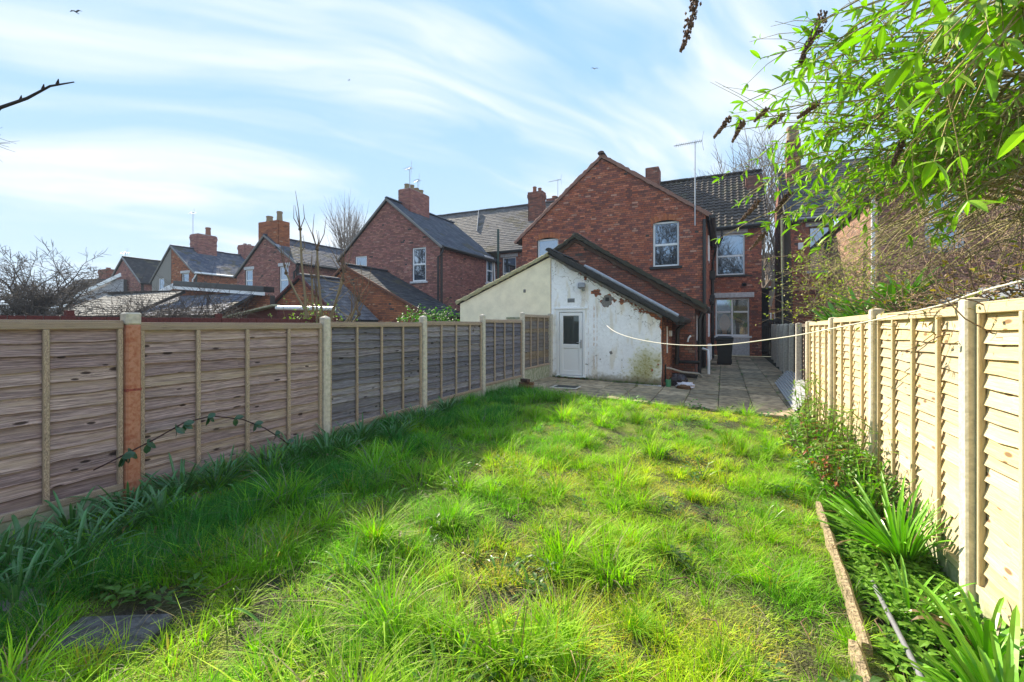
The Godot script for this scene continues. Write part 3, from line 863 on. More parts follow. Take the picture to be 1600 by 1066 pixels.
func brick_outhouse() -> void:
	var h := thing("brick_outhouse", "older dark brick lean-to outhouse between the white outhouse and the gabled wing", "outhouse", W(-4.27, 0, 15.5))
	var gp := PackedVector2Array([Vector2(-7.8, 0), Vector2(-0.73, 0), Vector2(-0.73, 2.12), Vector2(-4.28, 4.2), Vector2(-7.8, 2.1)])
	brick_wall(h, "gable_wall", W(0, 0, 13.9), Vector3.RIGHT, gp, [], SOOT, 300, Vector2(-1.9, 2.6), 0.1)
	brick_wall(h, "side_wall", W(-0.73, 0, 14.12), Vector3(0, 0, -1), rect(0, 0, 3.05, 2.1), [rect(0.5, 1.0, 1.1, 1.8)], SOOT, 60, Vector2(0.5, 0.8), 0.0)
	window(h, W(-0.73, 1.0, 14.62), Vector3(0, 0, -1), 0.6, 0.8, [], {"inset": 0.0, "sill": M.black})
	for sd in [1.0, -1.0]:
		var top := W(-4.28, 4.36, 13.8)
		var ev := W(-4.28 + sd * 3.85, 2.02, 13.8)
		var su := top - ev
		if sd > 0: roof_tiles(h, "roof", ev, Vector3(0, 0, -1), su.normalized(), 3.4, su.length(), 0.28, 0.24, "slate", [Color(0.06, 0.06, 0.06), Color(0.08, 0.075, 0.07)], M.slate, 0.2)
		else: roof_tiles(h, "roof", W(ev.x, ev.y, 17.18), Vector3(0, 0, 1), su.normalized(), 3.4, su.length(), 0.28, 0.24, "slate", [Color(0.06, 0.06, 0.06), Color(0.08, 0.075, 0.07)], M.slate, 0.2)
		rough_strip(h, "verge", ev + Vector3(0, -0.03, 0.05), top + Vector3(0, -0.03, 0.05), Vector3.UP, 0.1, 0.13, M.mossedge, 40, 0.025)
		rough_strip(h, "mortar_fillet", ev + Vector3(0, -0.16, -0.06), top + Vector3(0, -0.16, -0.06), Vector3.UP, 0.13, 0.09, tri(mat(lin(0.13, 0.085, 0.06), 0.95), 1.6, M.brick.albedo_texture, M.bump, 1.0), 30, 0.03)
	ridge(h, W(-4.28, 4.36, 13.8), W(-4.28, 4.36, 17.15), [Color(0.1, 0.08, 0.06)], 0.1)
	strip(h, "fascia", W(-0.5, 1.98, 13.95), W(-0.5, 1.98, 17.1), Vector3.UP, 0.22, 0.05, M.black)
	pipe(h, "gutter", [W(-0.42, 1.95, 13.9), W(-0.42, 1.93, 17.1)], 0.07, M.black)
	pipe(h, "downpipe", [W(-0.5, 1.9, 14.1), W(-0.62, 1.65, 14.1), W(-0.62, 0.05, 14.1)], 0.05, M.black, 0.9)
	pipe(h, "waste_pipe", [W(-1.22, 0.42, 13.82), W(-0.62, 0.42, 13.8)], 0.045, M.black)
	pipe(h, "overflow_pipe", [W(-0.85, 1.15, 13.85), W(-0.85, 1.17, 13.76), W(-0.9, 1.1, 13.74), W(-0.92, 1.0, 13.74)], 0.025, M.upvc)
	pipe(h, "drain_pipe", [W(-0.55, 0.78, 14.4), W(-0.4, 0.74, 14.3), W(-0.38, 0.45, 14.25), W(-0.38, 0.05, 14.2)], 0.04, M.upvc)

func white_outhouse() -> void:
	var h := thing("rendered_outhouse", "low pitched outhouse, peeling white render on the right half and cream on the left", "outhouse", W(-4.27, 0, 12.6))
	var gp := PackedVector2Array([Vector2(-7.17, 0), Vector2(-1.36, -0.12), Vector2(-1.36, 1.74), Vector2(-4.27, 3.42), Vector2(-7.17, 2.18)])
	brick_wall(h, "gable_wall", W(0, 0, 11.58), Vector3.RIGHT, gp, [rect(-4.1, 0.12, -3.3, 1.9)], ORANGE, 90, Vector2(-2.3, 2.2), -0.1)
	# white render, ragged along the verge, with fallen patches
	var edge := PackedVector2Array([Vector2(-4.255, 0.0), Vector2(-4.1, 0.0), Vector2(-4.1, 1.9), Vector2(-3.3, 1.9), Vector2(-3.3, 0.0), Vector2(-1.375, -0.1)])
	for i in 9: edge.append(Vector2(-1.375 + (sp(0.012)), 0.15 + i * 0.15))
	edge.append_array([Vector2(-1.43, 1.45), Vector2(-1.40, 1.6), Vector2(-1.5, 1.62)])
	var n := 46
	for i in n:
		var k := (i + 1.0) / n
		var gap := lerpf(0.15, 0.02, k) + absf(sp(0.05)) * (1.0 - k * k) + (0.1 * maxf(0.0, noise.get_noise_2d(i * 21.0, 3.0)) if k < 0.75 else 0.0)
		edge.append(Vector2(lerpf(-1.5, -4.255, k), lerpf(1.82, 3.41, k) - gap))
	var hole := func(cx: float, cy: float, rx: float, ry: float, q: int) -> PackedVector2Array:
		var p := PackedVector2Array()
		for i in 26:
			var a := TAU * i / 26.0
			var k := 1.0 + 0.75 * noise.get_noise_2d(q * 190.0 + cos(a) * 75.0, sin(a) * 75.0) + sp(0.13)
			p.append(Vector2(cx + cos(a) * rx * k, cy + sin(a) * ry * k))
		return p
	var holes := [hole.call(-3.0, 2.34, 0.115, 0.115, 1), hole.call(-2.72, 2.13, 0.155, 0.14, 2), hole.call(-2.33, 2.09, 0.1, 0.07, 3), hole.call(-2.53, 2.12, 0.05, 0.05, 4), hole.call(-1.98, 1.9, 0.06, 0.04, 5), hole.call(-1.86, 1.87, 0.06, 0.07, 6), hole.call(-3.3, 2.74, 0.05, 0.07, 7), hole.call(-1.45, 0.5, 0.03, 0.02, 8), hole.call(-1.6, 0.36, 0.025, 0.04, 9), hole.call(-2.35, 2.35, 0.07, 0.03, 10), hole.call(-2.1, 2.2, 0.06, 0.025, 12)]
	var m := MB.new()
	var x := at(W(0, 0, 11.58) - h.position)
	plate(m, x, edge, holes, 0.009, 0.03, Color.WHITE, 0.25)
	var skin := StandardMaterial3D.new()
	skin.roughness = 0.8
	skin.albedo_texture = render_image()
	skin.uv1_offset = Vector3(1.125, 1.0, 0)
	skin.heightmap_enabled = true; skin.heightmap_texture = skin.albedo_texture; skin.heightmap_scale = 1.2
	var wh := part("white_render", m, skin, h)
	# loose flakes of render clinging along the verge
	var fk := MB.new()
	for i in 46:
		var k := rng.randf_range(0.02, 0.62)
		var c := Vector2(lerpf(-1.5, -4.255, k), lerpf(1.8, 3.39, k) - rng.randf_range(0.07, 0.24))
		var p := PackedVector2Array()
		var sz := rng.randf_range(0.015, 0.05)
		for q in 6: p.append(c + Vector2(cos(q * TAU / 6), sin(q * TAU / 6)) * sz * rng.randf_range(0.6, 1.2))
		fk.prism(x, p, 0.005, 0.024 + sp(0.004), Color.WHITE)
	part("render_flakes", fk, tri(mat(lin(0.62, 0.6, 0.54), 0.9), 1.5, M.brick.albedo_texture), wh, "stuff")
	var gr := MB.new()
	gr.prism(x, hole.call(-2.72, 2.13, 0.14, 0.125, 2), 0.0, 0.014, Color.WHITE)
	part("grey_mortar_patch", gr, M.stone, wh)
	var vt := MB.new()
	vt.cbox(x * at(Vector3(-2.72, 2.15, 0.01)), Vector3(0.1, 0.1, 0.02), 0.004, Color.WHITE)
	part("square_hole", vt, M.black, wh)
	var knob := MB.new()
	knob.cbox(x * at(Vector3(-2.62, 0.77, 0.03), Basis(Vector3(0, 0, 1), 0.4)), Vector3(0.07, 0.08, 0.02), 0.008, Color.WHITE)
	part("dark_stain_plug", knob, M.stone, wh)
	var cr := MB.new()
	plate(cr, x, PackedVector2Array([Vector2(-7.17, 0), Vector2(-4.275, 0), Vector2(-4.275, 3.4), Vector2(-7.17, 2.16)]), [], 0.009, 0.035, Color.WHITE)
	part("cream_render", cr, M.cream, h)
	var ch := MB.new()
	ch.cbox(x * at(Vector3(-5.05, 2.44, 0.04)), Vector3(0.07, 0.09, 0.03), 0.01, Color.WHITE)
	part("stub", ch, M.stone, h)
	var fr2 := MB.new()
	fr2.cbox(x * at(Vector3(-5.3, 1.68, 0.04)), Vector3(0.62, 0.06, 0.05), 0.008, Color.WHITE)
	part("window_head", fr2, M.gravelboard, h)
	brick_wall(h, "side_wall", W(-1.36, -0.1, 11.8), Vector3(0, 0, -1), rect(0, 0, 2.08, 1.82), [], ORANGE, 60, Vector2(0.4, 0.9), -0.1)
	# roof
	for sd in [1.0, -1.0]:
		var top := W(-4.27, 3.5, 11.42)
		if sd < 0: top = W(-4.27, 3.46, 11.52)
		var ev := W(-4.27 + 3.32, 1.6, 11.42) if sd > 0 else W(-7.3, 2.17, 11.52)
		var su := top - ev
		if sd > 0: roof_tiles(h, "roof", ev, Vector3(0, 0, -1), su.normalized(), 2.5, su.length(), 0.3, 0.24, "slate", [Color(0.07, 0.07, 0.075), Color(0.09, 0.09, 0.09)], M.slate, 0.15)
		else: roof_tiles(h, "roof", W(ev.x, ev.y, 13.88), Vector3(0, 0, 1), su.normalized(), 2.34, su.length(), 0.3, 0.24, "slate", [Color(0.1, 0.095, 0.075)], M.slate, 0.3)
		if sd > 0:
			rough_strip(h, "verge", ev + Vector3(0, -0.01, 0.03), top + Vector3(0, -0.01, 0.03), Vector3.UP, 0.11, 0.12, M.blackrough, 34, 0.018)
			pipe(h, "roll_edge", [W(-0.98, 1.7, 11.44), W(-3.1, 2.93, 11.44), W(-3.3, 3.03, 11.46)], 0.05, M.lead)
			rough_strip(h, "mortar_fillet", ev.lerp(top, 0.12) + Vector3(0, -0.13, -0.09), top + Vector3(0, -0.11, -0.09), Vector3.UP, 0.1, 0.1, M.stone, 40, 0.03)
		else: rough_strip(h, "verge", ev + Vector3(0, -0.02, 0.02), top + Vector3(0, -0.02, 0.03), Vector3.UP, 0.1, 0.04, tri(mat(lin(0.52, 0.48, 0.28), 0.95), 2.0, M.brick.albedo_texture, M.bump, 1.2), 40, 0.016)
	ridge(h, W(-4.27, 3.5, 11.36), W(-4.27, 3.5, 13.85), [Color(0.05, 0.05, 0.05)], 0.085)
	strip(h, "fascia", W(-1.0, 1.58, 11.45), W(-1.0, 1.58, 13.85), Vector3.UP, 0.2, 0.05, M.blackrough)
	pipe(h, "gutter", [W(-0.9, 1.62, 11.4), W(-0.9, 1.6, 13.8)], 0.075, M.black)
	pipe(h, "downpipe", [W(-0.95, 1.58, 13.6), W(-1.18, 1.35, 13.62), W(-1.2, 0.35, 13.62)], 0.06, M.black, 0.8)
	pipe(h, "white_conduit", [W(-1.33, 1.45, 12.35), W(-1.33, 0.75, 12.35)], 0.022, M.upvc)
	pipe(h, "dark_conduit", [W(-1.33, 0.48, 12.0), W(-1.33, 0.02, 12.0)], 0.02, M.black)
	pipe(h, "waste_pipe", [W(-1.33, 0.38, 12.1), W(-1.22, 0.36, 12.2), W(-1.0, 0.2, 13.0), W(-0.62, 0.1, 13.75), W(-0.55, 0.02, 13.85)], 0.028, tri(mat(lin(0.5, 0.47, 0.4), 0.7), 1.5, M.brick.albedo_texture))
	var bx := MB.new()
	bx.cbox(at(W(-1.31, 1.25, 13.0) - h.position), Vector3(0.08, 0.16, 0.12), 0.01, Color.WHITE)
	part("socket_box", bx, M.upvc, h)
	# door
	var fm := MB.new()
	var z := 0.0
	for q in [[-4.1, 0.13, -4.03, 1.9], [-3.37, 0.13, -3.3, 1.9], [-4.03, 1.83, -3.37, 1.9]]:
		fm.cbox(x * at(Vector3((q[0] + q[2]) / 2, (q[1] + q[3]) / 2, 0.0)), Vector3(q[2] - q[0], q[3] - q[1], 0.09), 0.006, Color.WHITE)
	fm.cbox(x * at(Vector3(-3.7, 0.105, 0.02)), Vector3(0.84, 0.05, 0.14), 0.008, Color.WHITE)
	fm.cbox(x * at(Vector3(-3.7, 1.93, 0.035)), Vector3(0.92, 0.05, 0.05), 0.006, Color.WHITE)
	var door := part("door", fm, M.upvc, h)
	var lf := MB.new()
	for q in [[-4.02, 0.14, -3.92, 1.82], [-3.48, 0.14, -3.38, 1.82], [-3.92, 1.73, -3.48, 1.82], [-3.92, 0.14, -3.48, 0.27], [-3.92, 0.86, -3.48, 0.97]]:
		lf.cbox(x * at(Vector3((q[0] + q[2]) / 2, (q[1] + q[3]) / 2, 0.0)), Vector3(q[2] - q[0], q[3] - q[1], 0.055), 0.008, Color.WHITE)
	part("door_leaf", lf, M.upvc, door)
	var pn := MB.new()
	pn.cbox(x * at(Vector3(-3.7, 0.565, -0.002)), Vector3(0.45, 0.6, 0.03), 0.01, Color.WHITE)
	part("door_panel", pn, M.upvc, door)
	var gl := MB.new()
	gl.box(x * at(Vector3(-3.7, 1.35, -0.004)), Vector3(0.45, 0.77, 0.02), Color.WHITE)
	part("pane", gl, M.glassdark, door)
	var hd := MB.new()
	hd.cbox(x * at(Vector3(-3.41, 0.98, 0.04)), Vector3(0.035, 0.22, 0.02), 0.006, Color.WHITE)
	hd.tube(PackedVector3Array([x * Vector3(-3.41, 1.02, 0.05), x * Vector3(-3.41, 1.02, 0.085), x * Vector3(-3.52, 1.02, 0.09)]), PackedFloat32Array([0.011, 0.011, 0.01]), 6, Color.WHITE)
	part("handle", hd, M.metal, door)
	var fl := MB.new()
	fl.cbox(x * at(Vector3(-3.37, 2.52, 0.13), Basis(Vector3(1, 0, 0), -0.35)), Vector3(0.19, 0.14, 0.09), 0.012, Color.WHITE)
	fl.tube(PackedVector3Array([x * Vector3(-3.35, 2.44, 0.04), x * Vector3(-3.33, 2.41, 0.12)]), PackedFloat32Array([0.03, 0.045]), 8, Color.WHITE)
	part("floodlight", fl, M.dullmetal, h)
	var vn := MB.new()
	for i in 4: vn.cbox(x * at(Vector3(-3.69, 2.11 + i * 0.022, 0.038), Basis(Vector3(1, 0, 0), 0.4)), Vector3(0.17, 0.02, 0.012), 0.003, Color.WHITE)
	vn.cbox(x * at(Vector3(-3.69, 2.143, 0.03)), Vector3(0.2, 0.11, 0.012), 0.003, Color.WHITE)
	part("vent", vn, M.dullmetal, h)

func render_image() -> ImageTexture:
	# painted render: cracks, run-off strips beside the door and algae low on the right
	var w := 720; var h := 900
	var im := Image.create(w, h, false, Image.FORMAT_RGB8)
	var f := FastNoiseLite.new(); f.seed = 71; f.fractal_octaves = 5; f.frequency = 1.0
	for py in h:
		for px in w:
			var x := -4.5 + 4.0 * px / w     # metres
			var y := 4.0 - 4.0 * (py + 0.5) / h
			var c := Color(0.95, 0.96, 0.975)
			var a := f.get_noise_2d(x * 1.6, y * 1.3); var b := f.get_noise_2d(x * 9.0, y * 9.0 + 30.0)
			var g := f.get_noise_2d(x * 3.0 + 70.0, y * 0.7)
			c = c * (1.0 + 0.05 * a + 0.04 * b)
			c = c.lerp(Color(0.78, 0.72, 0.6), 0.35 * ss(0.1, 0.5, g))
			# two rusty strips right of the door
			for s in [[-3.07, 0.022], [-2.99, 0.012], [-3.22, 0.008]]:
				var e := ss(s[1], s[1] * 0.2, absf(x - s[0] + 0.012 * b)) * ss(2.15, 1.9, y) * ss(-0.35, 0.25, f.get_noise_2d(x * 2.0, y * 6.0))
				c = c.lerp(Color(0.66, 0.5, 0.4), e * 0.5)
			# algae
			var m := ss(0.95, 0.0, Vector2((x + 1.75) / 0.75, (y - 0.35) / 0.85).length() - 0.5 * a - 0.3 * b)
			c = c.lerp(Color(0.52, 0.5, 0.22), clampf(m, 0, 1) * 0.8 * (0.6 + 0.9 * absf(b)))
			var low := ss(0.26 + 0.2 * a + 0.12 * b, 0.02, y)
			c = c.lerp(Color(0.4, 0.36, 0.26), low * 0.75)
			if b + 0.3 * a < -0.62 and y < 0.7: c = c.lerp(Color(0.3, 0.27, 0.22), 0.7)
			# cracks
			var k := absf(f.get_noise_2d(x * 1.9 + 11.0, y * 1.9))
			var near := ss(0.9, 0.1, absf((y - 1.75) + (x + 1.4) * 0.58))
			c = c.lerp(Color(0.3, 0.26, 0.22), ss(0.022, 0.004, k) * (0.12 + 0.75 * near))
			c = c.lerp(Color(0.8, 0.74, 0.63), near * 0.18 * (0.5 + a))
			im.set_pixel(px, py, c)
	return ImageTexture.create_from_image(im)


# a plain gabled range seen from its end: gable wall facing us, side wall facing right, roof with slates on the right slope
func gabled(h: Node3D, xl: float, xr: float, xp: float, d0: float, d1: float, yl: float, yr: float, yp: float, pal: Array, holes: Array, slates: Array, opts := {}) -> void:
	var gp := PackedVector2Array([Vector2(xl, 0), Vector2(xr, 0), Vector2(xr, yr), Vector2(xp, yp), Vector2(xl, yl)])
	brick_wall(h, "gable_wall", W(0, 0, d0), Vector3.RIGHT, gp, holes, pal, 0, Vector2.ZERO, 1.3)
	brick_wall(h, "side_wall", W(xr, 0, d0 + 0.22), Vector3(0, 0, -1), rect(0, 0, d1 - d0 - 0.22, yr), opts.get("side_holes", []), pal, 0, Vector2.ZERO, 1.3)
	var ov := 0.18
	for sd in [1.0, -1.0]:
		var ye := yr if sd > 0 else yl
		var xe := xr if sd > 0 else xl
		var k := (yp - ye) / absf(xp - xe)
		var top := W(xp, yp + 0.1, d0 - 0.1)
		var ev := W(xe + sd * ov, ye + 0.1 - k * ov, d0 - 0.1)
		var su := top - ev
		if sd > 0: roof_tiles(h, "roof", ev, Vector3(0, 0, -1), su.normalized(), d1 - d0 + 0.1, su.length(), 0.27, 0.22, "slate", slates, M.slate, opts.get("moss", 0.06))
		else: roof_tiles(h, "roof", W(ev.x, ev.y, d1), Vector3(0, 0, 1), su.normalized(), d1 - d0 + 0.1, su.length(), 0.5, 0.4, "slate", slates, M.slate)
		strip(h, "verge", ev + Vector3(0, -0.04, 0.0), top + Vector3(0, -0.04, 0.0), Vector3.UP, 0.1, 0.1, opts.get("verge", M.stone))
	ridge(h, W(xp, yp + 0.12, d0 - 0.1), W(xp, yp + 0.12, d1), [tint(slates[0], 0.9)], 0.1)
	if opts.get("gutter", true):
		strip(h, "fascia", W(xr + 0.1, yr - 0.02, d0), W(xr + 0.1, yr - 0.02, d1), Vector3.UP, 0.18, 0.05, opts.get("fascia", M.black))
		pipe(h, "gutter", [W(xr + ov + 0.05, yr - 0.04, d0 - 0.1), W(xr + ov + 0.05, yr - 0.06, d1)], 0.065, opts.get("fascia", M.black))
		pipe(h, "downpipe", [W(xr + ov, yr - 0.1, d0 + 0.05), W(xr + 0.07, yr - 0.45, d0 - 0.06), W(xr - 0.08, yr - 0.5, d0 - 0.06), W(xr - 0.08, 1.0, d0 - 0.06)], 0.05, opts.get("fascia", M.black), 1.4)

func left_houses() -> void:
	# the neighbouring pair with the wide gable and four chimney pots
	var h := thing("brick_house", "brick house left of centre with wide plum gable and four chimney pots", "house", W(-15.5, 0, 21))
	var hole := rect(-13.95, 3.62, -13.13, 5.28)
	gabled(h, -18.75, -12.3, -15.52, 18.0, 24.2, 5.0, 5.25, 7.82, PLUM, [hole, rect(-17.7, 3.4, -16.9, 5.1)], [Color(0.1, 0.12, 0.155), Color(0.125, 0.14, 0.18), Color(0.085, 0.1, 0.135)], {"moss": 0.03})
	window(h, W(-13.95, 3.62, 18), Vector3.RIGHT, 0.82, 1.66, [[false, 0.84, 0.0, 0.82]], {"panes": [rect(0.065, 0.065, 0.755, 0.8), rect(0.065, 0.88, 0.755, 1.595)], "sill": M.paint, "inset": 0.03})
	window(h, W(-17.7, 3.4, 18), Vector3.RIGHT, 0.8, 1.7, [[false, 0.84, 0.0, 0.8]], {"panes": [rect(0.065, 0.065, 0.735, 0.8), rect(0.065, 0.88, 0.735, 1.635)], "sill": M.paint, "inset": 0.03})
	chimney(h, W(-15.3, 7.1, 19.9), 0.75, 1.75, 1.55, PLUM, [[0, 0.62, 0.15, 0.3], [0, 0.22, 0.15, 0.36], [0, -0.2, 0.15, 0.3], [0, -0.6, 0.15, 0.3]], M.buff, false)
	brick_wall(h, "rear_wall", W(0, 0, 24), Vector3.RIGHT, rect(-12.3, 2.5, -9.95, 5.9), [rect(-11.95, 3.7, -11.05, 5.5)], RED, 0, Vector2.ZERO, 2.5)
	window(h, W(-11.95, 3.7, 24), Vector3.RIGHT, 0.9, 1.8, [[false, 0.85, 0.0, 0.9]], {"lintel": M.paint, "sill": M.paint, "panes": [rect(0.065, 0.065, 0.835, 0.8), rect(0.065, 0.9, 0.835, 1.735)]})
	window(h, W(-12.27, 3.9, 22.6), Vector3(0, 0, -1), 0.75, 1.35, [[false, 0.7, 0.0, 0.75]], {"inset": -0.02, "sill": M.paint, "lintel": M.paint})
	var sl := [Color(0.17, 0.16, 0.16), Color(0.2, 0.185, 0.175), Color(0.145, 0.14, 0.14)]
	roof_tiles(h, "main_roof", W(-21.2, 5.85, 23.72), Vector3.RIGHT, Vector3(0, 3.62, -4.0).normalized(), 11.2, 5.5, 0.29, 0.22, "slate", sl, M.slate, 0.1)
	roof_tiles(h, "main_roof", W(-9.95, 5.85, 32), Vector3.LEFT, Vector3(0, 3.62, 4.2).normalized(), 11.2, 5.6, 0.6, 0.6, "slate", sl, M.slate)
	ridge(h, W(-21.2, 9.55, 27.8), W(-9.98, 9.55, 27.8), [Color(0.16, 0.15, 0.15)], 0.12)
	strip(h, "lead_flashing", W(-15.6, 9.5, 27.6), W(-14.6, 7.6, 25.6), Vector3(0, 1, 1), 0.12, 0.03, M.lead)
	strip(h, "fascia", W(-12.2, 5.83, 23.82), W(-9.95, 5.83, 23.82), Vector3.UP, 0.22, 0.05, M.black)
	pipe(h, "gutter", [W(-12.2, 5.8, 23.68), W(-9.9, 5.82, 23.68)], 0.07, M.black)
	pipe(h, "soil_pipe", [W(-11.98, 7.1, 23.5), W(-11.98, 3, 23.5)], 0.07, tri(mat(lin(0.02, 0.06, 0.05), 0.5), 1.0), 1.5)
	pipe(h, "downpipe", [W(-12.2, 5.2, 23.4), W(-12.15, 2.5, 23.5)], 0.05, M.upvc, 1.2)
	# its two outhouses, a nearer one and a bigger one behind
	var o1 := thing("brick_outhouse", "near orange brick outhouse with a shiny slate roof, behind the third fence post", "outhouse", W(-15.6, 0, 14))
	gabled(o1, -17.75, -13.5, -15.62, 12.9, 14.9, 1.98, 1.72, 3.4, ORANGE, [], [Color(0.15, 0.15, 0.17), Color(0.19, 0.19, 0.21), Color(0.12, 0.12, 0.14)], {"gutter": false, "moss": 0.02, "verge": M.redwood})
	var o2 := thing("brick_outhouse", "long dark slate roof on an orange brick outhouse, running back to the plum gable", "outhouse", W(-14.5, 0, 16.5))
	gabled(o2, -18.4, -11.1, -15.53, 15.2, 17.95, 2.1, 1.9, 4.1, ORANGE, [], [Color(0.06, 0.065, 0.075), Color(0.075, 0.08, 0.09), Color(0.05, 0.055, 0.065)], {"moss": 0.04, "verge": tri(mat(lin(0.2, 0.085, 0.05), 0.9), 1.4, M.brick.albedo_texture)})
	# third house: big chimney standing on its gable
	var h3 := thing("brick_house", "plum brick house with a broad chimney standing on the peak of its gable", "house", W(-24.8, 0, 21))
	gabled(h3, -27.5, -22.24, -24.85, 18.0, 24.5, 4.5, 5.03, 6.75, PLUM, [rect(-26.7, 3.6, -26.0, 4.85), rect(-23.6, 3.3, -22.85, 4.9)], [Color(0.085, 0.095, 0.13), Color(0.11, 0.12, 0.155), Color(0.15, 0.15, 0.165)], {"moss": 0.12})
	window(h3, W(-26.7, 3.6, 18), Vector3.RIGHT, 0.7, 1.25, [[false, 0.6, 0.0, 0.7]], {"panes": [rect(0.06, 0.06, 0.64, 0.56), rect(0.06, 0.64, 0.64, 1.19)], "lintel": M.paint, "inset": 0.04})
	window(h3, W(-23.6, 3.3, 18), Vector3.RIGHT, 0.75, 1.6, [[false, 0.8, 0.0, 0.75]], {"panes": [rect(0.06, 0.06, 0.69, 0.76), rect(0.06, 0.84, 0.69, 1.54)], "lintel": M.paint, "inset": 0.04})
	chimney(h3, W(-24.75, 5.9, 18.5), 1.75, 0.8, 1.75, ORANGE, [[-0.4, 0, 0.2, 0.42], [0.5, 0, 0.17, 0.62]], M.buff, false)
	strip(h3, "flashing", W(-23.85, 6.2, 18.0), W(-23.3, 5.7, 18.0), Vector3.UP, 0.1, 0.3, M.lead)
	# fourth: half rendered gable, two corbelled chimneys
	var h4 := thing("brick_house", "far house with half its gable in pale render and a tall corbelled chimney", "house", W(-38, 0, 24))
	gabled(h4, -41.0, -35.5, -38.38, 20.0, 28.0, 4.9, 5.35, 7.45, ORANGE, [rect(-37.1, 4.0, -36.15, 5.35), rect(-40.1, 4.0, -39.3, 5.1)], [Color(0.09, 0.105, 0.155), Color(0.115, 0.13, 0.175), Color(0.16, 0.165, 0.195)], {"moss": 0.1, "fascia": M.upvc})
	var rm := MB.new()
	plate(rm, at(W(0, 0, 20) - h4.position), PackedVector2Array([Vector2(-41.0, 0), Vector2(-38.4, 0), Vector2(-38.4, 7.42), Vector2(-41.0, 4.88)]), [rect(-40.1, 4.0, -39.3, 5.1)], 0.01, 0.04)
	part("render_panel", rm, M.pebble, h4)
	window(h4, W(-37.1, 4.0, 20), Vector3.RIGHT, 0.95, 1.35, [[false, 0.7, 0.0, 0.95]], {"panes": [rect(0.06, 0.06, 0.89, 0.66), rect(0.06, 0.74, 0.89, 1.29)], "lintel": M.paint})
	window(h4, W(-40.1, 4.0, 20), Vector3.RIGHT, 0.8, 1.1, [], {"lintel": M.paint, "inset": 0.0})
	chimney(h4, W(-38.3, 6.6, 22.3), 1.0, 1.5, 2.1, PLUM, [[0, -0.35, 0.2, 0.7]], M.terra)
	chimney(h4, W(-38.3, 6.6, 26.0), 0.9, 1.1, 1.85, PLUM, [[0, -0.2, 0.15, 0.15], [0, 0.2, 0.15, 0.15]], M.terra)
	var h5 := thing("brick_house", "small dark roofed brick gable farthest left of the row of houses", "house", W(-45, 0, 24))
	gabled(h5, -47.6, -42.7, -45.28, 20.0, 27.0, 4.9, 4.9, 7.0, PLUM, [], [Color(0.05, 0.048, 0.05), Color(0.065, 0.06, 0.06)], {"gutter": false})
	# low roofs between the fence and those houses
	var h6 := thing("low_house", "far low house with a white bargeboard and two squat chimneys beyond the bare tree", "house", W(-50, 0, 22))
	gabled(h6, -60.0, -43.5, -52.0, 20.5, 21.5, 2.0, 3.0, 4.6, PLUM, [], [Color(0.07, 0.065, 0.06)], {"gutter": false, "verge": M.upvc})
	brick_wall(h6, "wall", W(0, 0, 19.6), Vector3.RIGHT, PackedVector2Array([Vector2(-52.5, 0), Vector2(-44.4, 0), Vector2(-44.4, 5.2), Vector2(-46.0, 5.25), Vector2(-52.5, 3.9)]), [], [Color(0.5, 0.5, 0.54)], 0, Vector2.ZERO, 2.0)
	strip(h6, "bargeboard", W(-52.3, 3.95, 19.45), W(-44.5, 5.55, 19.45), Vector3.UP, 0.3, 0.08, M.upvc)
	chimney(h6, W(-52.5, 5.0, 22.0), 1.5, 0.9, 1.6, SOOT, [[0, 0, 0.2, 0.2]], M.terra)
	chimney(h6, W(-49.0, 5.2, 22.0), 1.8, 0.9, 1.6, SOOT, [[-0.3, 0, 0.2, 0.2], [0.3, 0, 0.2, 0.2]], M.terra)
	roof_tiles(h6, "roof", W(-58, 3.4, 19.4), Vector3.RIGHT, Vector3(0, 2.6, -2.4).normalized(), 14.0, 3.3, 0.35, 0.3, "slate", [Color(0.06, 0.05, 0.05), Color(0.075, 0.065, 0.06)], M.slate)
	var l1 := thing("low_outhouse", "low outhouse with a pale worn slate roof behind the leftmost fence panel", "outhouse", W(-21.3, 0, 9.5))
	brick_wall(l1, "wall", W(0, 0, 8.3), Vector3.RIGHT, PackedVector2Array([Vector2(-25.0, 0), Vector2(-20.0, 0), Vector2(-20.0, 1.75), Vector2(-25.0, 1.75)]), [], ORANGE, 0, Vector2.ZERO, 1.0)
	brick_wall(l1, "end_wall", W(-25.0, 0, 9.9), Vector3(0, 0, 1), PackedVector2Array([Vector2(0, 0), Vector2(1.6, 0), Vector2(1.6, 1.75), Vector2(0, 2.6)]), [], ORANGE, 0, Vector2.ZERO, 1.0)
	roof_tiles(l1, "roof", W(-23.6, 1.8, 8.1), Vector3.RIGHT, Vector3(0, 0.95, -1.8).normalized(), 5.4, 2.05, 0.3, 0.17, "slate", [Color(0.3, 0.285, 0.26), Color(0.24, 0.235, 0.22), Color(0.35, 0.33, 0.3)], M.slate)
	strip(l1, "ridge_board", W(-23.6, 2.82, 9.9), W(-18.2, 2.72, 9.9), Vector3.UP, 0.12, 0.1, M.darkwood)
	var l2 := thing("flat_roofed_extension", "lean-to extension with a black flat roof edge and white bargeboard, blue slates below", "outhouse", W(-20, 0, 12.5))
	strip(l2, "roof_edge", W(-23.2, 3.42, 12.4), W(-16.9, 2.93, 12.4), Vector3.UP, 0.24, 0.5, M.black)
	strip(l2, "white_fascia", W(-23.2, 3.22, 12.2), W(-16.9, 2.74, 12.2), Vector3.UP, 0.14, 0.06, M.upvc)
	brick_wall(l2, "wall", W(0, 0, 12.45), Vector3.RIGHT, PackedVector2Array([Vector2(-23.2, 0), Vector2(-16.9, 0), Vector2(-16.9, 2.7), Vector2(-23.2, 3.2)]), [], ORANGE, 0, Vector2.ZERO, 1.2)
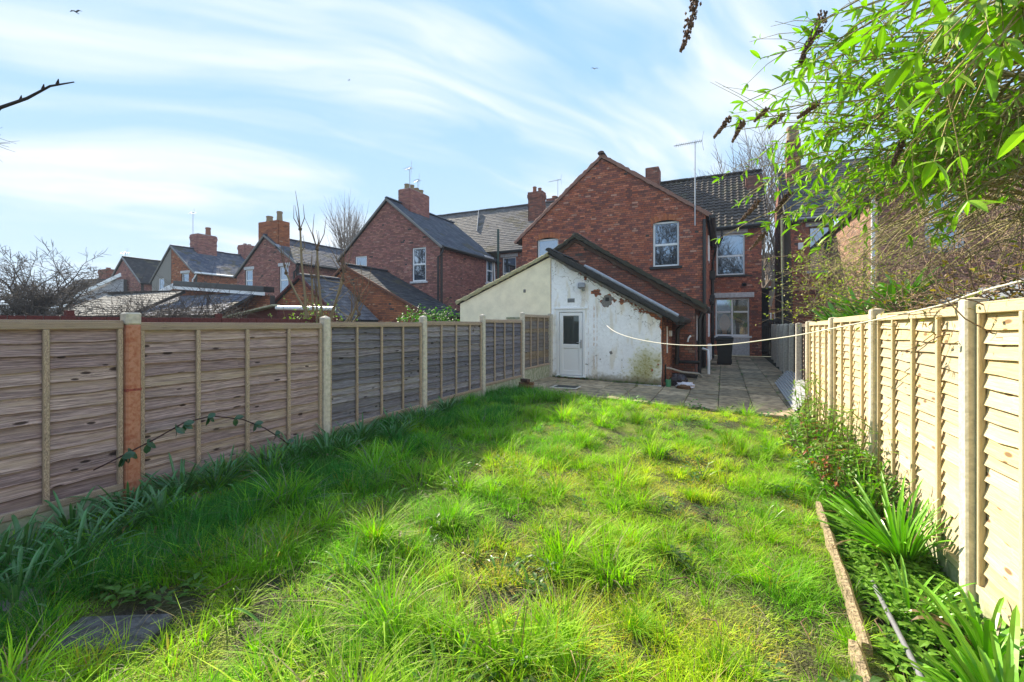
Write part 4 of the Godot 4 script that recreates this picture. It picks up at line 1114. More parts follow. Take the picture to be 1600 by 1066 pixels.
	strip(l2, "bargeboard", W(-23.2, 3.32, 12.2), W(-24.2, 2.45, 11.2), Vector3.UP, 0.22, 0.06, M.upvc)
	roof_tiles(l2, "roof", W(-23.1, 1.86, 10.6), Vector3.RIGHT, Vector3(-0.05, 0.95, -1.7).normalized(), 5.6, 1.95, 0.28, 0.19, "slate", [Color(0.12, 0.145, 0.21), Color(0.15, 0.17, 0.23), Color(0.22, 0.225, 0.25)], M.slate, 0.02)
	brick_wall(l2, "end_wall", W(-23.15, 0, 12.4), Vector3(0, 0, 1), PackedVector2Array([Vector2(0, 0), Vector2(1.8, 0), Vector2(1.8, 1.8), Vector2(0, 2.8)]), [], [Color(0.4, 0.38, 0.36)], 0, Vector2.ZERO, 1.0)
	brick_wall(l2, "cheek_wall", W(0, 0, 10.75), Vector3.RIGHT, PackedVector2Array([Vector2(-23.1, 0), Vector2(-17.5, 0), Vector2(-17.5, 1.8), Vector2(-23.1, 1.8)]), [], PLUM, 0, Vector2.ZERO, 1.2)
	var rs := thing("red_shed", "low maroon shed with a pale roof edge, behind the middle of the left fence", "shed", W(-13.3, 0, 9.0))
	var m := MB.new()
	m.prism(at(W(0, 0, 9.0) - rs.position), PackedVector2Array([Vector2(-14.6, 0), Vector2(-11.9, 0), Vector2(-11.9, 2.02), Vector2(-14.6, 1.62)]), -0.9, 0.0, Color.WHITE)
	part("boarding", m, M.redwood, rs)
	strip(rs, "roof_edge", W(-14.8, 1.62, 8.9), W(-11.8, 2.06, 8.9), Vector3.UP, 0.05, 0.25, M.gravelboard)
	pipe(rs, "white_gutter", [W(-11.8, 1.98, 8.9), W(-9.6, 1.93, 9.0)], 0.06, M.upvc)
	# the neighbour's maroon fence just shows over the top of ours
	var nf := thing("boarded_fence", "maroon boarded fence showing as a thin strip over the left fence", "fence", W(-8.5, 0, 4))
	for i in 44:
		var q := MB.new()
		q.cbox(at(W(-7.6, 0.8, 0.6 + i * 0.155) - nf.position), Vector3(0.025, 1.61 + sp(0.012), 0.145), 0.004, Color.WHITE)
		part("board", q, M.redwood, nf)
	for i in 4:
		var q := MB.new()
		q.cbox(at(W(-7.66, 0.84, 0.9 + i * 1.9) - nf.position), Vector3(0.08, 1.68, 0.08), 0.004, Color.WHITE)
		part("post", q, M.redwood, nf)

func right_houses() -> void:
	var h := thing("brick_house", "neighbouring brick house on the right behind the bare branches, with a slate roof", "house", W(5, 0, 21))
	brick_wall(h, "rear_wall", W(0, 0, 24), Vector3.RIGHT, rect(2.72, 0, 4.4, 6.3), [rect(3.5, 3.9, 4.32, 5.9)], RED, 0, Vector2.ZERO, 1.5)
	window(h, W(3.5, 3.9, 24), Vector3.RIGHT, 0.82, 2.0, [[false, 0.95, 0.0, 0.82]], {"panes": [rect(0.065, 0.065, 0.755, 0.91), rect(0.065, 0.99, 0.755, 1.935)], "lintel": M.paint, "sill": M.paint, "frame": tri(mat(lin(0.2, 0.09, 0.04), 0.6), 1.0)})
	brick_wall(h, "end_wall", W(2.72, 0, 30), Vector3(0, 0, 1), PackedVector2Array([Vector2(0, 0), Vector2(6, 0), Vector2(6, 6.3), Vector2(2.2, 9.6), Vector2(0, 7.9)]), [], SOOT, 0, Vector2.ZERO, 2.0)
	var pq := MB.new()
	pq.cbox(at(W(3.18, 5.05, 23.95) - h.position), Vector3(0.2, 0.3, 0.1), 0.01, Color.WHITE)
	part("alarm_box", pq, M.upvc, h)
	roof_tiles(h, "main_roof", W(2.56, 6.2, 23.72), Vector3.RIGHT, Vector3(0, 3.62, -4.0).normalized(), 9.6, 5.4, 0.28, 0.24, "slate", [Color(0.08, 0.085, 0.1), Color(0.1, 0.1, 0.115), Color(0.07, 0.075, 0.085)], M.slate)
	strip(h, "fascia", W(2.6, 6.2, 23.8), W(4.4, 6.2, 23.8), Vector3.UP, 0.2, 0.05, tri(mat(lin(0.03, 0.06, 0.05), 0.6), 1.0))
	pipe(h, "gutter", [W(2.55, 6.22, 23.66), W(4.4, 6.22, 23.66)], 0.06, M.dullmetal)
	strip(h, "verge_board", W(2.58, 6.1, 23.6), W(2.58, 9.7, 27.7), Vector3.UP, 0.25, 0.06, M.black)
	chimney(h, W(3.2, 8.2, 26.6), 0.6, 0.6, 2.5, SOOT, [[0, 0, 0.3, 0.75]], M.buff, false)
	# its wing, with the sun on the side wall
	var holes := [rect(5.4, 3.69, 6.3, 5.4)]
	brick_wall(h, "gable_wall", W(0, 0, 17.2), Vector3.RIGHT, PackedVector2Array([Vector2(4.31, 0), Vector2(11.5, 0), Vector2(11.5, 5.6), Vector2(7.9, 8.3), Vector2(4.31, 5.6)]), holes, PLUM, 0, Vector2.ZERO, 1.3)
	window(h, W(5.4, 3.69, 17.2), Vector3.RIGHT, 0.9, 1.71, [[false, 0.85, 0.0, 0.9]], {"panes": [rect(0.065, 0.065, 0.835, 0.81), rect(0.065, 0.89, 0.835, 1.645)], "sill": M.stone})
	brick_wall(h, "side_wall", W(4.31, 0, 24), Vector3(0, 0, 1), rect(0, 0, 6.58, 5.6), [], [Color(0.42, 0.24, 0.16), Color(0.46, 0.28, 0.19), Color(0.38, 0.22, 0.15), Color(0.5, 0.3, 0.2), Color(0.4, 0.25, 0.18), Color(0.3, 0.2, 0.15), Color(0.45, 0.27, 0.18), Color(0.5, 0.36, 0.26)], 0, Vector2.ZERO, 1.3)
	pipe(h, "downpipe", [W(4.2, 5.5, 17.3), W(4.2, 1.0, 17.3)], 0.06, M.upvc, 1.3)
	for sd in [1.0, -1.0]:
		var ev := W(7.9 + sd * 3.8, 5.5, 17.05)
		var su := W(7.9, 8.4, 17.05) - ev
		if sd > 0: roof_tiles(h, "wing_roof", ev, Vector3(0, 0, -1), su.normalized(), 8, su.length(), 0.3, 0.25, "slate", [Color(0.09, 0.09, 0.1)], M.slate)
		else: roof_tiles(h, "wing_roof", W(ev.x, ev.y, 25), Vector3(0, 0, 1), su.normalized(), 8, su.length(), 0.3, 0.25, "slate", [Color(0.09, 0.09, 0.1)], M.slate)
	# across the road, seen through the passage
	var g := thing("far_house", "orange brick house across the road, seen through the passage under a tiled roof", "house", W(5, 0, 46))
	brick_wall(g, "front_wall", W(0, 0, 45), Vector3.RIGHT, rect(-4, 0, 14, 5.5), [], ORANGE, 0, Vector2.ZERO, 1.0)
	roof_tiles(g, "roof", W(-4, 5.4, 44.7), Vector3.RIGHT, Vector3(0, 2.6, -3.2).normalized(), 18, 4.1, 0.36, 0.36, "roll", [Color(0.09, 0.075, 0.065), Color(0.11, 0.09, 0.075)], M.tile)
	strip(g, "white_gutter", W(-4, 5.42, 44.6), W(14, 5.42, 44.6), Vector3.UP, 0.16, 0.16, M.upvc)
	var w := MB.new()
	w.cbox(at(W(3.72, 4.6, 44.95) - g.position), Vector3(0.25, 0.42, 0.12), 0.02, Color.WHITE)
	part("white_box", w, M.upvc, g)
	for q in [3.1, 4.05]: window(g, W(q, 1.0, 45), Vector3.RIGHT, 0.7, 1.5, [], {"inset": -0.02})
	var gt := thing("passage_gate", "dark wooden gate with iron spikes on top, closing the passage beside the house", "gate", W(1.8, 0, 24))
	for i in 7:
		var b := MB.new()
		b.cbox(at(W(1.72 + i * 0.1, 0.85, 24) - gt.position), Vector3(0.094, 1.6, 0.025), 0.004, Color.WHITE)
		part("plank", b, M.darkwood, gt)
	for q in [[W(1.68, 0.3, 23.96), W(2.38, 0.3, 23.96)], [W(1.68, 1.4, 23.96), W(2.38, 1.4, 23.96)], [W(1.7, 0.35, 23.96), W(2.35, 1.35, 23.96)]]:
		strip(gt, "brace", q[0], q[1], Vector3.UP, 0.09, 0.04, M.darkwood)
	strip(gt, "top_rail", W(1.66, 1.68, 23.98), W(2.4, 1.68, 23.98), Vector3.UP, 0.12, 0.07, M.black)
	var rl := thing("iron_railings", "black iron railings with pointed tops beyond the passage gate", "railings", W(3, 0, 33))
	for i in 14:
		var b := MB.new()
		var xx := 1.9 + i * 0.13
		b.tube(PackedVector3Array([W(xx, 0, 33) - rl.position, W(xx, 2.75, 33) - rl.position, W(xx, 2.95, 33) - rl.position]), PackedFloat32Array([0.014, 0.014, 0.002]), 5, Color.WHITE)
		part("bar", b, M.rail, rl)
	for y in [0.4, 2.45]: strip(rl, "rail", W(1.8, y, 33), W(3.75, y, 33), Vector3.UP, 0.05, 0.02, M.rail)
	# weathered pole standing where the two gardens meet
	var pl := thing("timber_pole", "dark weathered timber pole standing beyond the fence, left of the branches", "pole", W(2.2, 0, 20))
	var pm := MB.new()
	pm.tube(PackedVector3Array([W(2.25, 0, 20) - pl.position, W(2.22, 3, 20) - pl.position, W(2.17, 5.7, 20) - pl.position]), PackedFloat32Array([0.2, 0.18, 0.15]), 9, Color(0.05, 0.04, 0.035))
	part("shaft", pm, M.bark, pl)
	pipe(pl, "cable_conduit", [W(2.02, 5.6, 19.85), W(2.06, 0, 19.85)], 0.03, M.gravelboard)
	var gs := thing("grey_shed", "light grey shed roof at the right edge, behind the sunlit fence", "shed", W(3.4, 0, 6))
	var sm := MB.new()
	sm.prism(at(W(0, 0, 5.0) - gs.position), PackedVector2Array([Vector2(2.5, 0), Vector2(4.6, 0), Vector2(4.6, 2.5), Vector2(2.5, 1.75)]), -2.4, 0, Color.WHITE)
	part("walls", sm, tri(mat(lin(0.36, 0.38, 0.4), 0.8), 0.8, M.concrete.albedo_texture), gs)
	strip(gs, "roof_sheet", W(2.3, 1.71, 6.2), W(4.8, 2.6, 6.2), Vector3(0, 0, 1), 2.7, 0.05, M.dullmetal)

func patio() -> void:
	var p := part("patio", slab_bed(), M.soil)
	p.set_meta("kind", "structure")
	tag(p, "paving of grey concrete slabs with moss in the joints, from the lawn to the house", "patio")
	var kit: Array[ArrayMesh] = []
	for k in 5:
		var m := MB.new()
		var c: Color = [Color(0.41, 0.32, 0.2), Color(0.31, 0.25, 0.16), Color(0.48, 0.38, 0.245), Color(0.26, 0.215, 0.14), Color(0.36, 0.285, 0.18)][k]
		m.cbox(Transform3D.IDENTITY, Vector3(0.592, 0.05, 0.592), 0.008, c)
		kit.append(m.mesh())
	for j in 25:
		for i in 10:
			var x := -4.0 + i * 0.602
			var d := 9.25 + j * 0.602
			if d > 11.4 and d < 14 and x < -1.5: continue
			if d > 13.7 and x < -0.85: continue
			if d > 23.9 or x > 1.45 + 0.045 * maxf(0, d - 9.5): continue
			var s := part("paving_slab", kit[rng.randi() % 5], M.slab, p)
			s.transform = at(W(x, paved(x, d) - 0.025 + sp(0.005), d), Basis(Vector3(0, 0, 1), -0.03 * (1.0 - ss(11.0, 15.0, d)) + sp(0.008)) * Basis(Vector3(1, 0, 0), sp(0.01)) * Basis(Vector3.UP, sp(0.006)))

func slab_bed() -> MB:
	var m := MB.new()
	for j in 16:
		for i in 8:
			var q: Array = []
			for k in [[0, 0], [1, 0], [1, 1], [0, 1]]:
				var x: float = -4.3 + (i + k[0]) * 0.86; var d: float = 8.95 + (j + k[1]) * 1.0
				q.append(W(x, paved(x, d) - 0.045, d))
			m.quad(q[0], q[1], q[2], q[3], Color(0.045, 0.05, 0.025))
	return m

func small_things() -> void:
	var b := thing("wheelie_bin", "black wheelie bin under the ground floor window", "bin", W(0.05, paved(0.05, 18.9), 18.9))
	var m := MB.new()
	for i in 2:
		pass
	var prof := [[0.0, 0.44, 0.46], [0.12, 0.45, 0.5], [0.9, 0.56, 0.64], [0.93, 0.6, 0.7], [0.99, 0.6, 0.7]]
	for i in prof.size() - 1:
		var a: Array = prof[i]; var c: Array = prof[i + 1]
		for s in 4:
			var bb := Basis(Vector3.UP, s * PI / 2)
			var f := func(r: Array, sx: float) -> Vector3:
				var hw: float = (r[1] if s % 2 == 0 else r[2]) / 2; var hd: float = (r[2] if s % 2 == 0 else r[1]) / 2
				return bb * Vector3(sx * hw, r[0], hd)
			m.quad(f.call(a, -1), f.call(a, 1), f.call(c, 1), f.call(c, -1), Color.WHITE)
	part("body", m, M.black, b)
	var l := MB.new()
	l.cbox(at(Vector3(0, 1.02, 0)), Vector3(0.62, 0.06, 0.74), 0.02, Color.WHITE)
	l.cbox(at(Vector3(0, 1.06, 0)), Vector3(0.5, 0.05, 0.55), 0.02, Color.WHITE)
	part("lid", l, M.black, b)
	for s in [-1.0, 1.0]:
		var w := MB.new()
		w.tube(PackedVector3Array([Vector3(s * 0.2, 0.1, -0.3), Vector3(s * 0.26, 0.1, -0.3)]), PackedFloat32Array([0.1, 0.1]), 12, Color.WHITE)
		part("wheel", w, M.black, b)
	# ribbed sheets leaning low against the fence
	var r := thing("ribbed_metal_sheets", "long pale grey ribbed sheets leaning low against the right fence on the paving", "metal sheets", W(1.4, 0, 11.7))
	for k in 3:
		var sm := MB.new()
		var n := 8
		for i in n:
			for half in 2:
				var g := func(j: int, d: float) -> Vector3:
					var t := float(j) / (n * 2.0)
					var lean := lerpf(1.16, 1.43, t) + 0.02 * (d - 9.5) + k * 0.05
					var y := lerpf(-0.07, 0.27 + k * 0.015, t)
					var o := 0.03 * (j % 2)
					return W(lean - o, y + o, d) - r.position
				var j: int = i * 2 + half
				m = sm
				m.quad(g.call(j, 13.7), g.call(j, 9.35 + k * 0.05), g.call(j + 1, 9.35 + k * 0.05), g.call(j + 1, 13.7), Color.WHITE)
		part("ribbed_sheet", sm, M.sheet, r)
	# rope
	var rp := MB.new()
	var pts := PackedVector3Array(); var rr := PackedFloat32Array()
	var key := [Vector3(-2.93, 1.97, 11.5), Vector3(-2.62, 1.62, 10.6), Vector3(-2.0, 1.33, 9.35), Vector3(-1.1, 1.19, 8.1), Vector3(-0.2, 1.2, 6.95), Vector3(0.55, 1.34, 5.9), Vector3(1.05, 1.5, 4.9), Vector3(1.36, 1.63, 4.1), Vector3(1.42, 1.70, 3.69), Vector3(1.52, 1.79, 2.7), Vector3(1.7, 1.9, 1.4)]
	var cv := Curve3D.new()
	for i in key.size():
		var tg: Vector3 = (key[mini(i + 1, key.size() - 1)] - key[maxi(i - 1, 0)]) * 0.17
		cv.add_point(W(key[i].x, key[i].y, key[i].z), W(-tg.x, -tg.y, -tg.z), W(tg.x, tg.y, tg.z))
	cv.bake_interval = 0.08
	for q in cv.get_baked_points(): pts.append(q); rr.append(0.0065)
	rp.tube(pts, rr, 6, Color.WHITE)
	tag(part("washing_line", rp, M.rope), "white rope washing line sagging across the garden from the white wall to the right fence", "rope")
	aerial("tv_aerial", "tall pole aerial fixed to the right end of the main gable", W(-0.9, 5.0, 17.1), 3.0, 0.95, Vector3(1, 0, -0.2), 12, 0.1)
	aerial("tv_aerial", "left of the two pole aerials on the chimney with four pots", W(-15.62, 8.2, 20.65), 1.5, 0.5, Vector3(1, 0, 0.4), 5)
	aerial("tv_aerial", "right of the two pole aerials on the chimney with four pots", W(-15.05, 8.2, 19.2), 1.65, 0.5, Vector3(1, 0, 0.2), 5)
	aerial("tv_aerial", "aerial above the two small chimneys behind the main gable", W(-10.0, 9.9, 28.4), 1.3, 0.9, Vector3(1, 0, 0), 8)
	aerial("tv_aerial", "thin aerial on the tall corbelled chimney far left", W(-38.5, 8.6, 21.6), 1.9, 0.6, Vector3(1, 0, 0), 4)
	aerial("tv_aerial", "aerial on the squat chimneys beyond the bare tree", W(-48.6, 6.4, 21.6), 1.6, 1.0, Vector3(1, 0, 0), 5)
	# birds
	for q in [[W(-40.1, 22.9, 15), 0.42, 0.4, "nearest bird, gliding high at the top left"], [W(-36.3, 27.7, 36), 0.22, -0.3, "tiny dark bird in the middle of the sky"], [W(-9.5, 22.4, 36), 0.3, 0.5, "pale gull with bent wings above the main gable"]]:
		var o := thing("bird", q[3], "bird", q[0], q[2])
		var bm := MB.new()
		var s: float = q[1]
		bm.tube(PackedVector3Array([Vector3(0, 0, 0.42 * s), Vector3(0, 0.02 * s, 0.28 * s), Vector3(0, 0, 0), Vector3(0, 0, -0.32 * s), Vector3(0, 0.01, -0.5 * s)]), PackedFloat32Array([0.01 * s, 0.06 * s, 0.1 * s, 0.05 * s, 0.06 * s]), 7, Color.WHITE)
		for e in [-1.0, 1.0]:
			var w0 := Vector3(e * 0.06 * s, 0.03 * s, 0.12 * s); var w1 := Vector3(e * 0.55 * s, 0.24 * s, 0.16 * s); var w2 := Vector3(e * 1.15 * s, 0.08 * s, -0.1 * s)
			var w3 := Vector3(e * 0.5 * s, 0.21 * s, -0.12 * s); var w4 := Vector3(e * 0.06 * s, 0.03 * s, -0.14 * s)
			bm.quad(w0, w1, w3, w4, Color.WHITE); bm.tri(w1, w2, w3, Color.WHITE)
			bm.quad(w4 - Vector3(0, 0.012, 0), w3 - Vector3(0, 0.012, 0), w1 - Vector3(0, 0.012, 0), w0 - Vector3(0, 0.012, 0), Color.WHITE)
		part("body", bm, mat(lin(0.06, 0.06, 0.065), 0.8) if s != 0.3 else mat(lin(0.3, 0.3, 0.32), 0.8), o)
	# beside the paving
	var bs := [[W(-3.98, 0.13, 9.0), 0.3], [W(-3.84, 0.13, 8.97), -0.2], [W(-3.95, 0.2, 9.0), 0.6], [W(-3.86, 0.2, 9.06), 0.1], [W(-3.93, 0.27, 9.02), -0.4]]
	for i in bs.size():
		var bm := MB.new()
		bm.cbox(Transform3D.IDENTITY, Vector3(0.215, 0.068, 0.105), 0.007, [Color(0.2, 0.09, 0.05), Color(0.26, 0.11, 0.05), Color(0.13, 0.075, 0.05), Color(0.24, 0.12, 0.06), Color(0.1, 0.06, 0.045)][i])
		var o := part("loose_brick", bm, M.brick)
		o.transform = at(bs[i][0], Basis(Vector3.UP, bs[i][1]))
		tag(o, "old loose brick in the little pile at the end of the left fence", "brick", "bricks piled at the paving's left corner")
	var cover := thing("drain_cover", "broken drain cover with a pale rim on the paving in front of the white door", "drain cover", W(-3.25, 0.065, 9.75))
	var cm := MB.new()
	cm.cbox(at(Vector3(0, 0.006, 0)), Vector3(0.62, 0.02, 0.42), 0.006, Color.WHITE)
	part("rim", cm, M.concrete, cover)
	var ci := MB.new()
	ci.cbox(at(Vector3(0.02, 0.012, -0.02)), Vector3(0.5, 0.022, 0.3), 0.006, Color.WHITE)
	part("plate", ci, M.blackrough, cover)
	var bag := MB.new()
	blob(bag, Vector3(0, 0.14, 0), Vector3(0.22, 0.17, 0.2), 3, Color(0.04, 0.03, 0.035))
	var bo := part("rubbish_sack", bag, vmat(0.4))
	bo.position = W(-1.0, -0.04, 11.75); tag(bo, "dark rubbish sack at the foot of the outhouse's brick side", "sack")
	var rag := MB.new()
	blob(rag, Vector3(0, 0.06, 0), Vector3(0.2, 0.09, 0.13), 9, Color(0.62, 0.6, 0.66))
	var ro := part("pale_rag", rag, vmat(0.9))
	ro.position = W(-0.82, -0.04, 11.55); tag(ro, "crumpled pale rag lying against the dark sack", "rag")
	var pot := MB.new()
	blob(pot, Vector3(0, 0.05, 0), Vector3(0.17, 0.06, 0.12), 14, Color(0.12, 0.06, 0.03))
	var po := part("brown_stone", pot, vmat(0.9))
	po.position = W(-0.85, -0.04, 11.3); tag(po, "flat brown stone in front of the pale rag", "stone")
	var gc := MB.new()
	gc.tube(PackedVector3Array([Vector3.ZERO, Vector3(0, 0.2, 0)]), PackedFloat32Array([0.075, 0.085]), 4, Color(0.05, 0.22, 0.1))
	var go := part("green_tub", gc, vmat(0.5))
	go.position = W(-1.2, -0.04, 11.42); tag(go, "small green plastic tub at the corner of the white outhouse", "tub")
	# wooden furniture shapes added in the window for an orange reflection
	var fu := MB.new()
	var fp := PackedVector2Array()
	for i in 9: fp.append(Vector2(0.28 * cos(PI * i / 8.0) * (1.0 if i < 5 else 0.85), 0.62 + 0.55 * sin(PI * i / 8.0)))
	fp.append_array([Vector2(-0.1, 0.3), Vector2(-0.12, 0.0), Vector2(0.14, 0.0), Vector2(0.1, 0.32)])
	fu.prism(at(W(0.06, 0.85, 24.9)), fp, -0.08, 0.08, Color.WHITE)
	fu.cbox(at(W(0.62, 1.75, 25.2), Basis(Vector3(0, 0, 1), -0.5)), Vector3(0.75, 0.14, 0.12), 0.02, Color.WHITE)
	tag(part("wooden_stand_in", fu, M.orangewood), "orange brown wooden furniture for a reflection, added behind the ground floor window", "stand_in")
	# slab sunk in the grass, kerb corner and bed edging
	var sl := MB.new()
	sl.cbox(at(W(-2.72, ground(-2.7, 1.15) - 0.026, 1.14), Basis(Vector3.UP, 0.5) * Basis(Vector3(1, 0, 0), 0.02)), Vector3(0.46, 0.07, 0.25), 0.02, Color(0.12, 0.115, 0.12))
	tag(part("sunken_slab", sl, tri(vmat(0.95), 1.6, M.slab.albedo_texture, M.bump, 1.2)), "grey concrete slab sunk in the shaded grass near the left corner", "slab")
	var kb := MB.new()
	kb.cbox(at(W(-3.24, -0.02, 0.9), Basis(Vector3.UP, 0.35)), Vector3(0.12, 0.24, 0.4), 0.012, Color(0.2, 0.19, 0.18))
	tag(part("kerb_stone", kb, M.slab), "grey kerb stone standing at the bottom left corner", "kerb")
	var e1 := thing("bed_edging", "row of worn timber edging boards between the lawn and the right bed", "edging", W(0.68, -0.15, 3.4))
	for q in [[Vector2(0.56, 1.6), Vector2(0.60, 2.78)], [Vector2(0.655, 2.8), Vector2(0.77, 4.75)]]:
		rough_strip(e1, "edging_board", W(q[0].x, ground(0.5, q[0].y) - 0.0, q[0].y), W(q[1].x, ground(0.5, q[1].y) + 0.01, q[1].y), Vector3.UP, 0.13, 0.055, tri(mat(lin(0.42, 0.33, 0.2), 0.95), 1.2, M.brick.albedo_texture, M.bump, 1.2), 16, 0.009)
	var gp := MB.new()
	gp.tube(PackedVector3Array([W(0.87, -0.16, 3.62), W(0.84, -0.14, 2.9), W(0.80, -0.13, 2.0)]), PackedFloat32Array([0.014, 0.014, 0.014]), 8, Color.WHITE)
	tag(part("grey_pipe", gp, tri(mat(lin(0.2, 0.205, 0.225), 0.6), 2.0, M.concrete.albedo_texture)), "grey plastic pipe lying in the bed beside the edging", "pipe")

func blob(m: MB, c: Vector3, r: Vector3, sd: int, col: Color) -> void:
	# a crumpled rounded lump
	var f := FastNoiseLite.new(); f.seed = sd; f.frequency = 1.3
	var g := func(i: int, j: int) -> Vector3:
		var a := TAU * i / 16.0; var b := PI * (j / 10.0 - 0.5)
		var d := Vector3(cos(a) * cos(b), sin(b), sin(a) * cos(b))
		var k := 1.0 + 0.45 * f.get_noise_3dv(d * 1.2) + 0.3 * f.get_noise_3dv(d * 3.4)
		return c + d * r * k
	for i in 16:
		for j in 10:
			m.quad(g.call(i + 1, j), g.call(i, j), g.call(i, j + 1), g.call(i + 1, j + 1), col)


# ---------- plants ----------
func blade(m: MB, base: Vector3, dir: float, h: float, lean: float, w: float, c0: Color, c1: Color, seg := 3) -> void:
	var f := Vector3(cos(dir), 0, sin(dir))
	var s := Vector3(-sin(dir), 0, cos(dir))
	var last0 := base - s * w * 0.5; var last1 := base + s * w * 0.5
	for i in seg:
		var t := float(i + 1) / seg
		var p := base + Vector3.UP * h * (t - 0.28 * lean * t * t) + f * h * lean * t * t
		var ww := w * (1.0 - t * t) * 0.5
		var c := c0.lerp(c1, t)
		if i < seg - 1:
			m.quad(last0, last1, p + s * ww, p - s * ww, c)
			last0 = p - s * ww; last1 = p + s * ww
		else: m.tri(last0, last1, p, c)

func tuft(n: int, h: float, spread: float, lean: float, w: float, c0: Color, c1: Color, straw := 0.0) -> ArrayMesh:
	var m := MB.new()
	for i in n:
		var a := rng.randf() * TAU
		var r := sqrt(rng.randf()) * spread
		var k := rng.randf_range(0.45, 1.15)
		var d := a + sp(0.9)
		var col := c0; var col1 := c1
		if rng.randf() < straw: col = Color(0.3, 0.25, 0.11); col1 = Color(0.42, 0.36, 0.2)
		var tn := rng.randf_range(0.75, 1.25)
		blade(m, Vector3(cos(a) * r, -0.02, sin(a) * r), d, h * k, lean * rng.randf_range(0.3, 1.4), w * rng.randf_range(0.7, 1.2), tint(col, tn), tint(col1, tn))
	return m.mesh()

func scatter(called: String, mesh: Mesh, m: Material, xf: Array, cols: Array) -> void:
	var mm := MultiMesh.new()
	mm.transform_format = MultiMesh.TRANSFORM_3D
	mm.use_colors = true
	mm.mesh = mesh
	mm.instance_count = xf.size()
	for i in xf.size():
		mm.set_instance_transform(i, xf[i]); mm.set_instance_color(i, cols[i])
	var o := MultiMeshInstance3D.new()
	o.name = numbered(called)
	o.multimesh = mm
	o.material_override = m
	o.set_meta("kind", "stuff")
	add_child(o, true)
	match called:
		"lawn_grass": tag(o, "uneven overgrown grass covering the lawn", "grass")
		"ground_cover": tag(o, "small leafy weeds and clover in the bed and lawn", "ground cover")
		_: tag(o, "dead stalks and straw lying in the grass", "straw")

func bare(x: float, d: float) -> float:
	# how worn the ground is: round the sunken slab and in scattered spots
	var e := ss(0.75, 0.2, Vector2((x + 2.72) / 0.52, (d - 1.2) / 0.36).length()) 
	e = maxf(e, ss(0.3, 0.55, noise.get_noise_2d(x * 110.0 + 900.0, d * 110.0)) * 0.7)
	return e

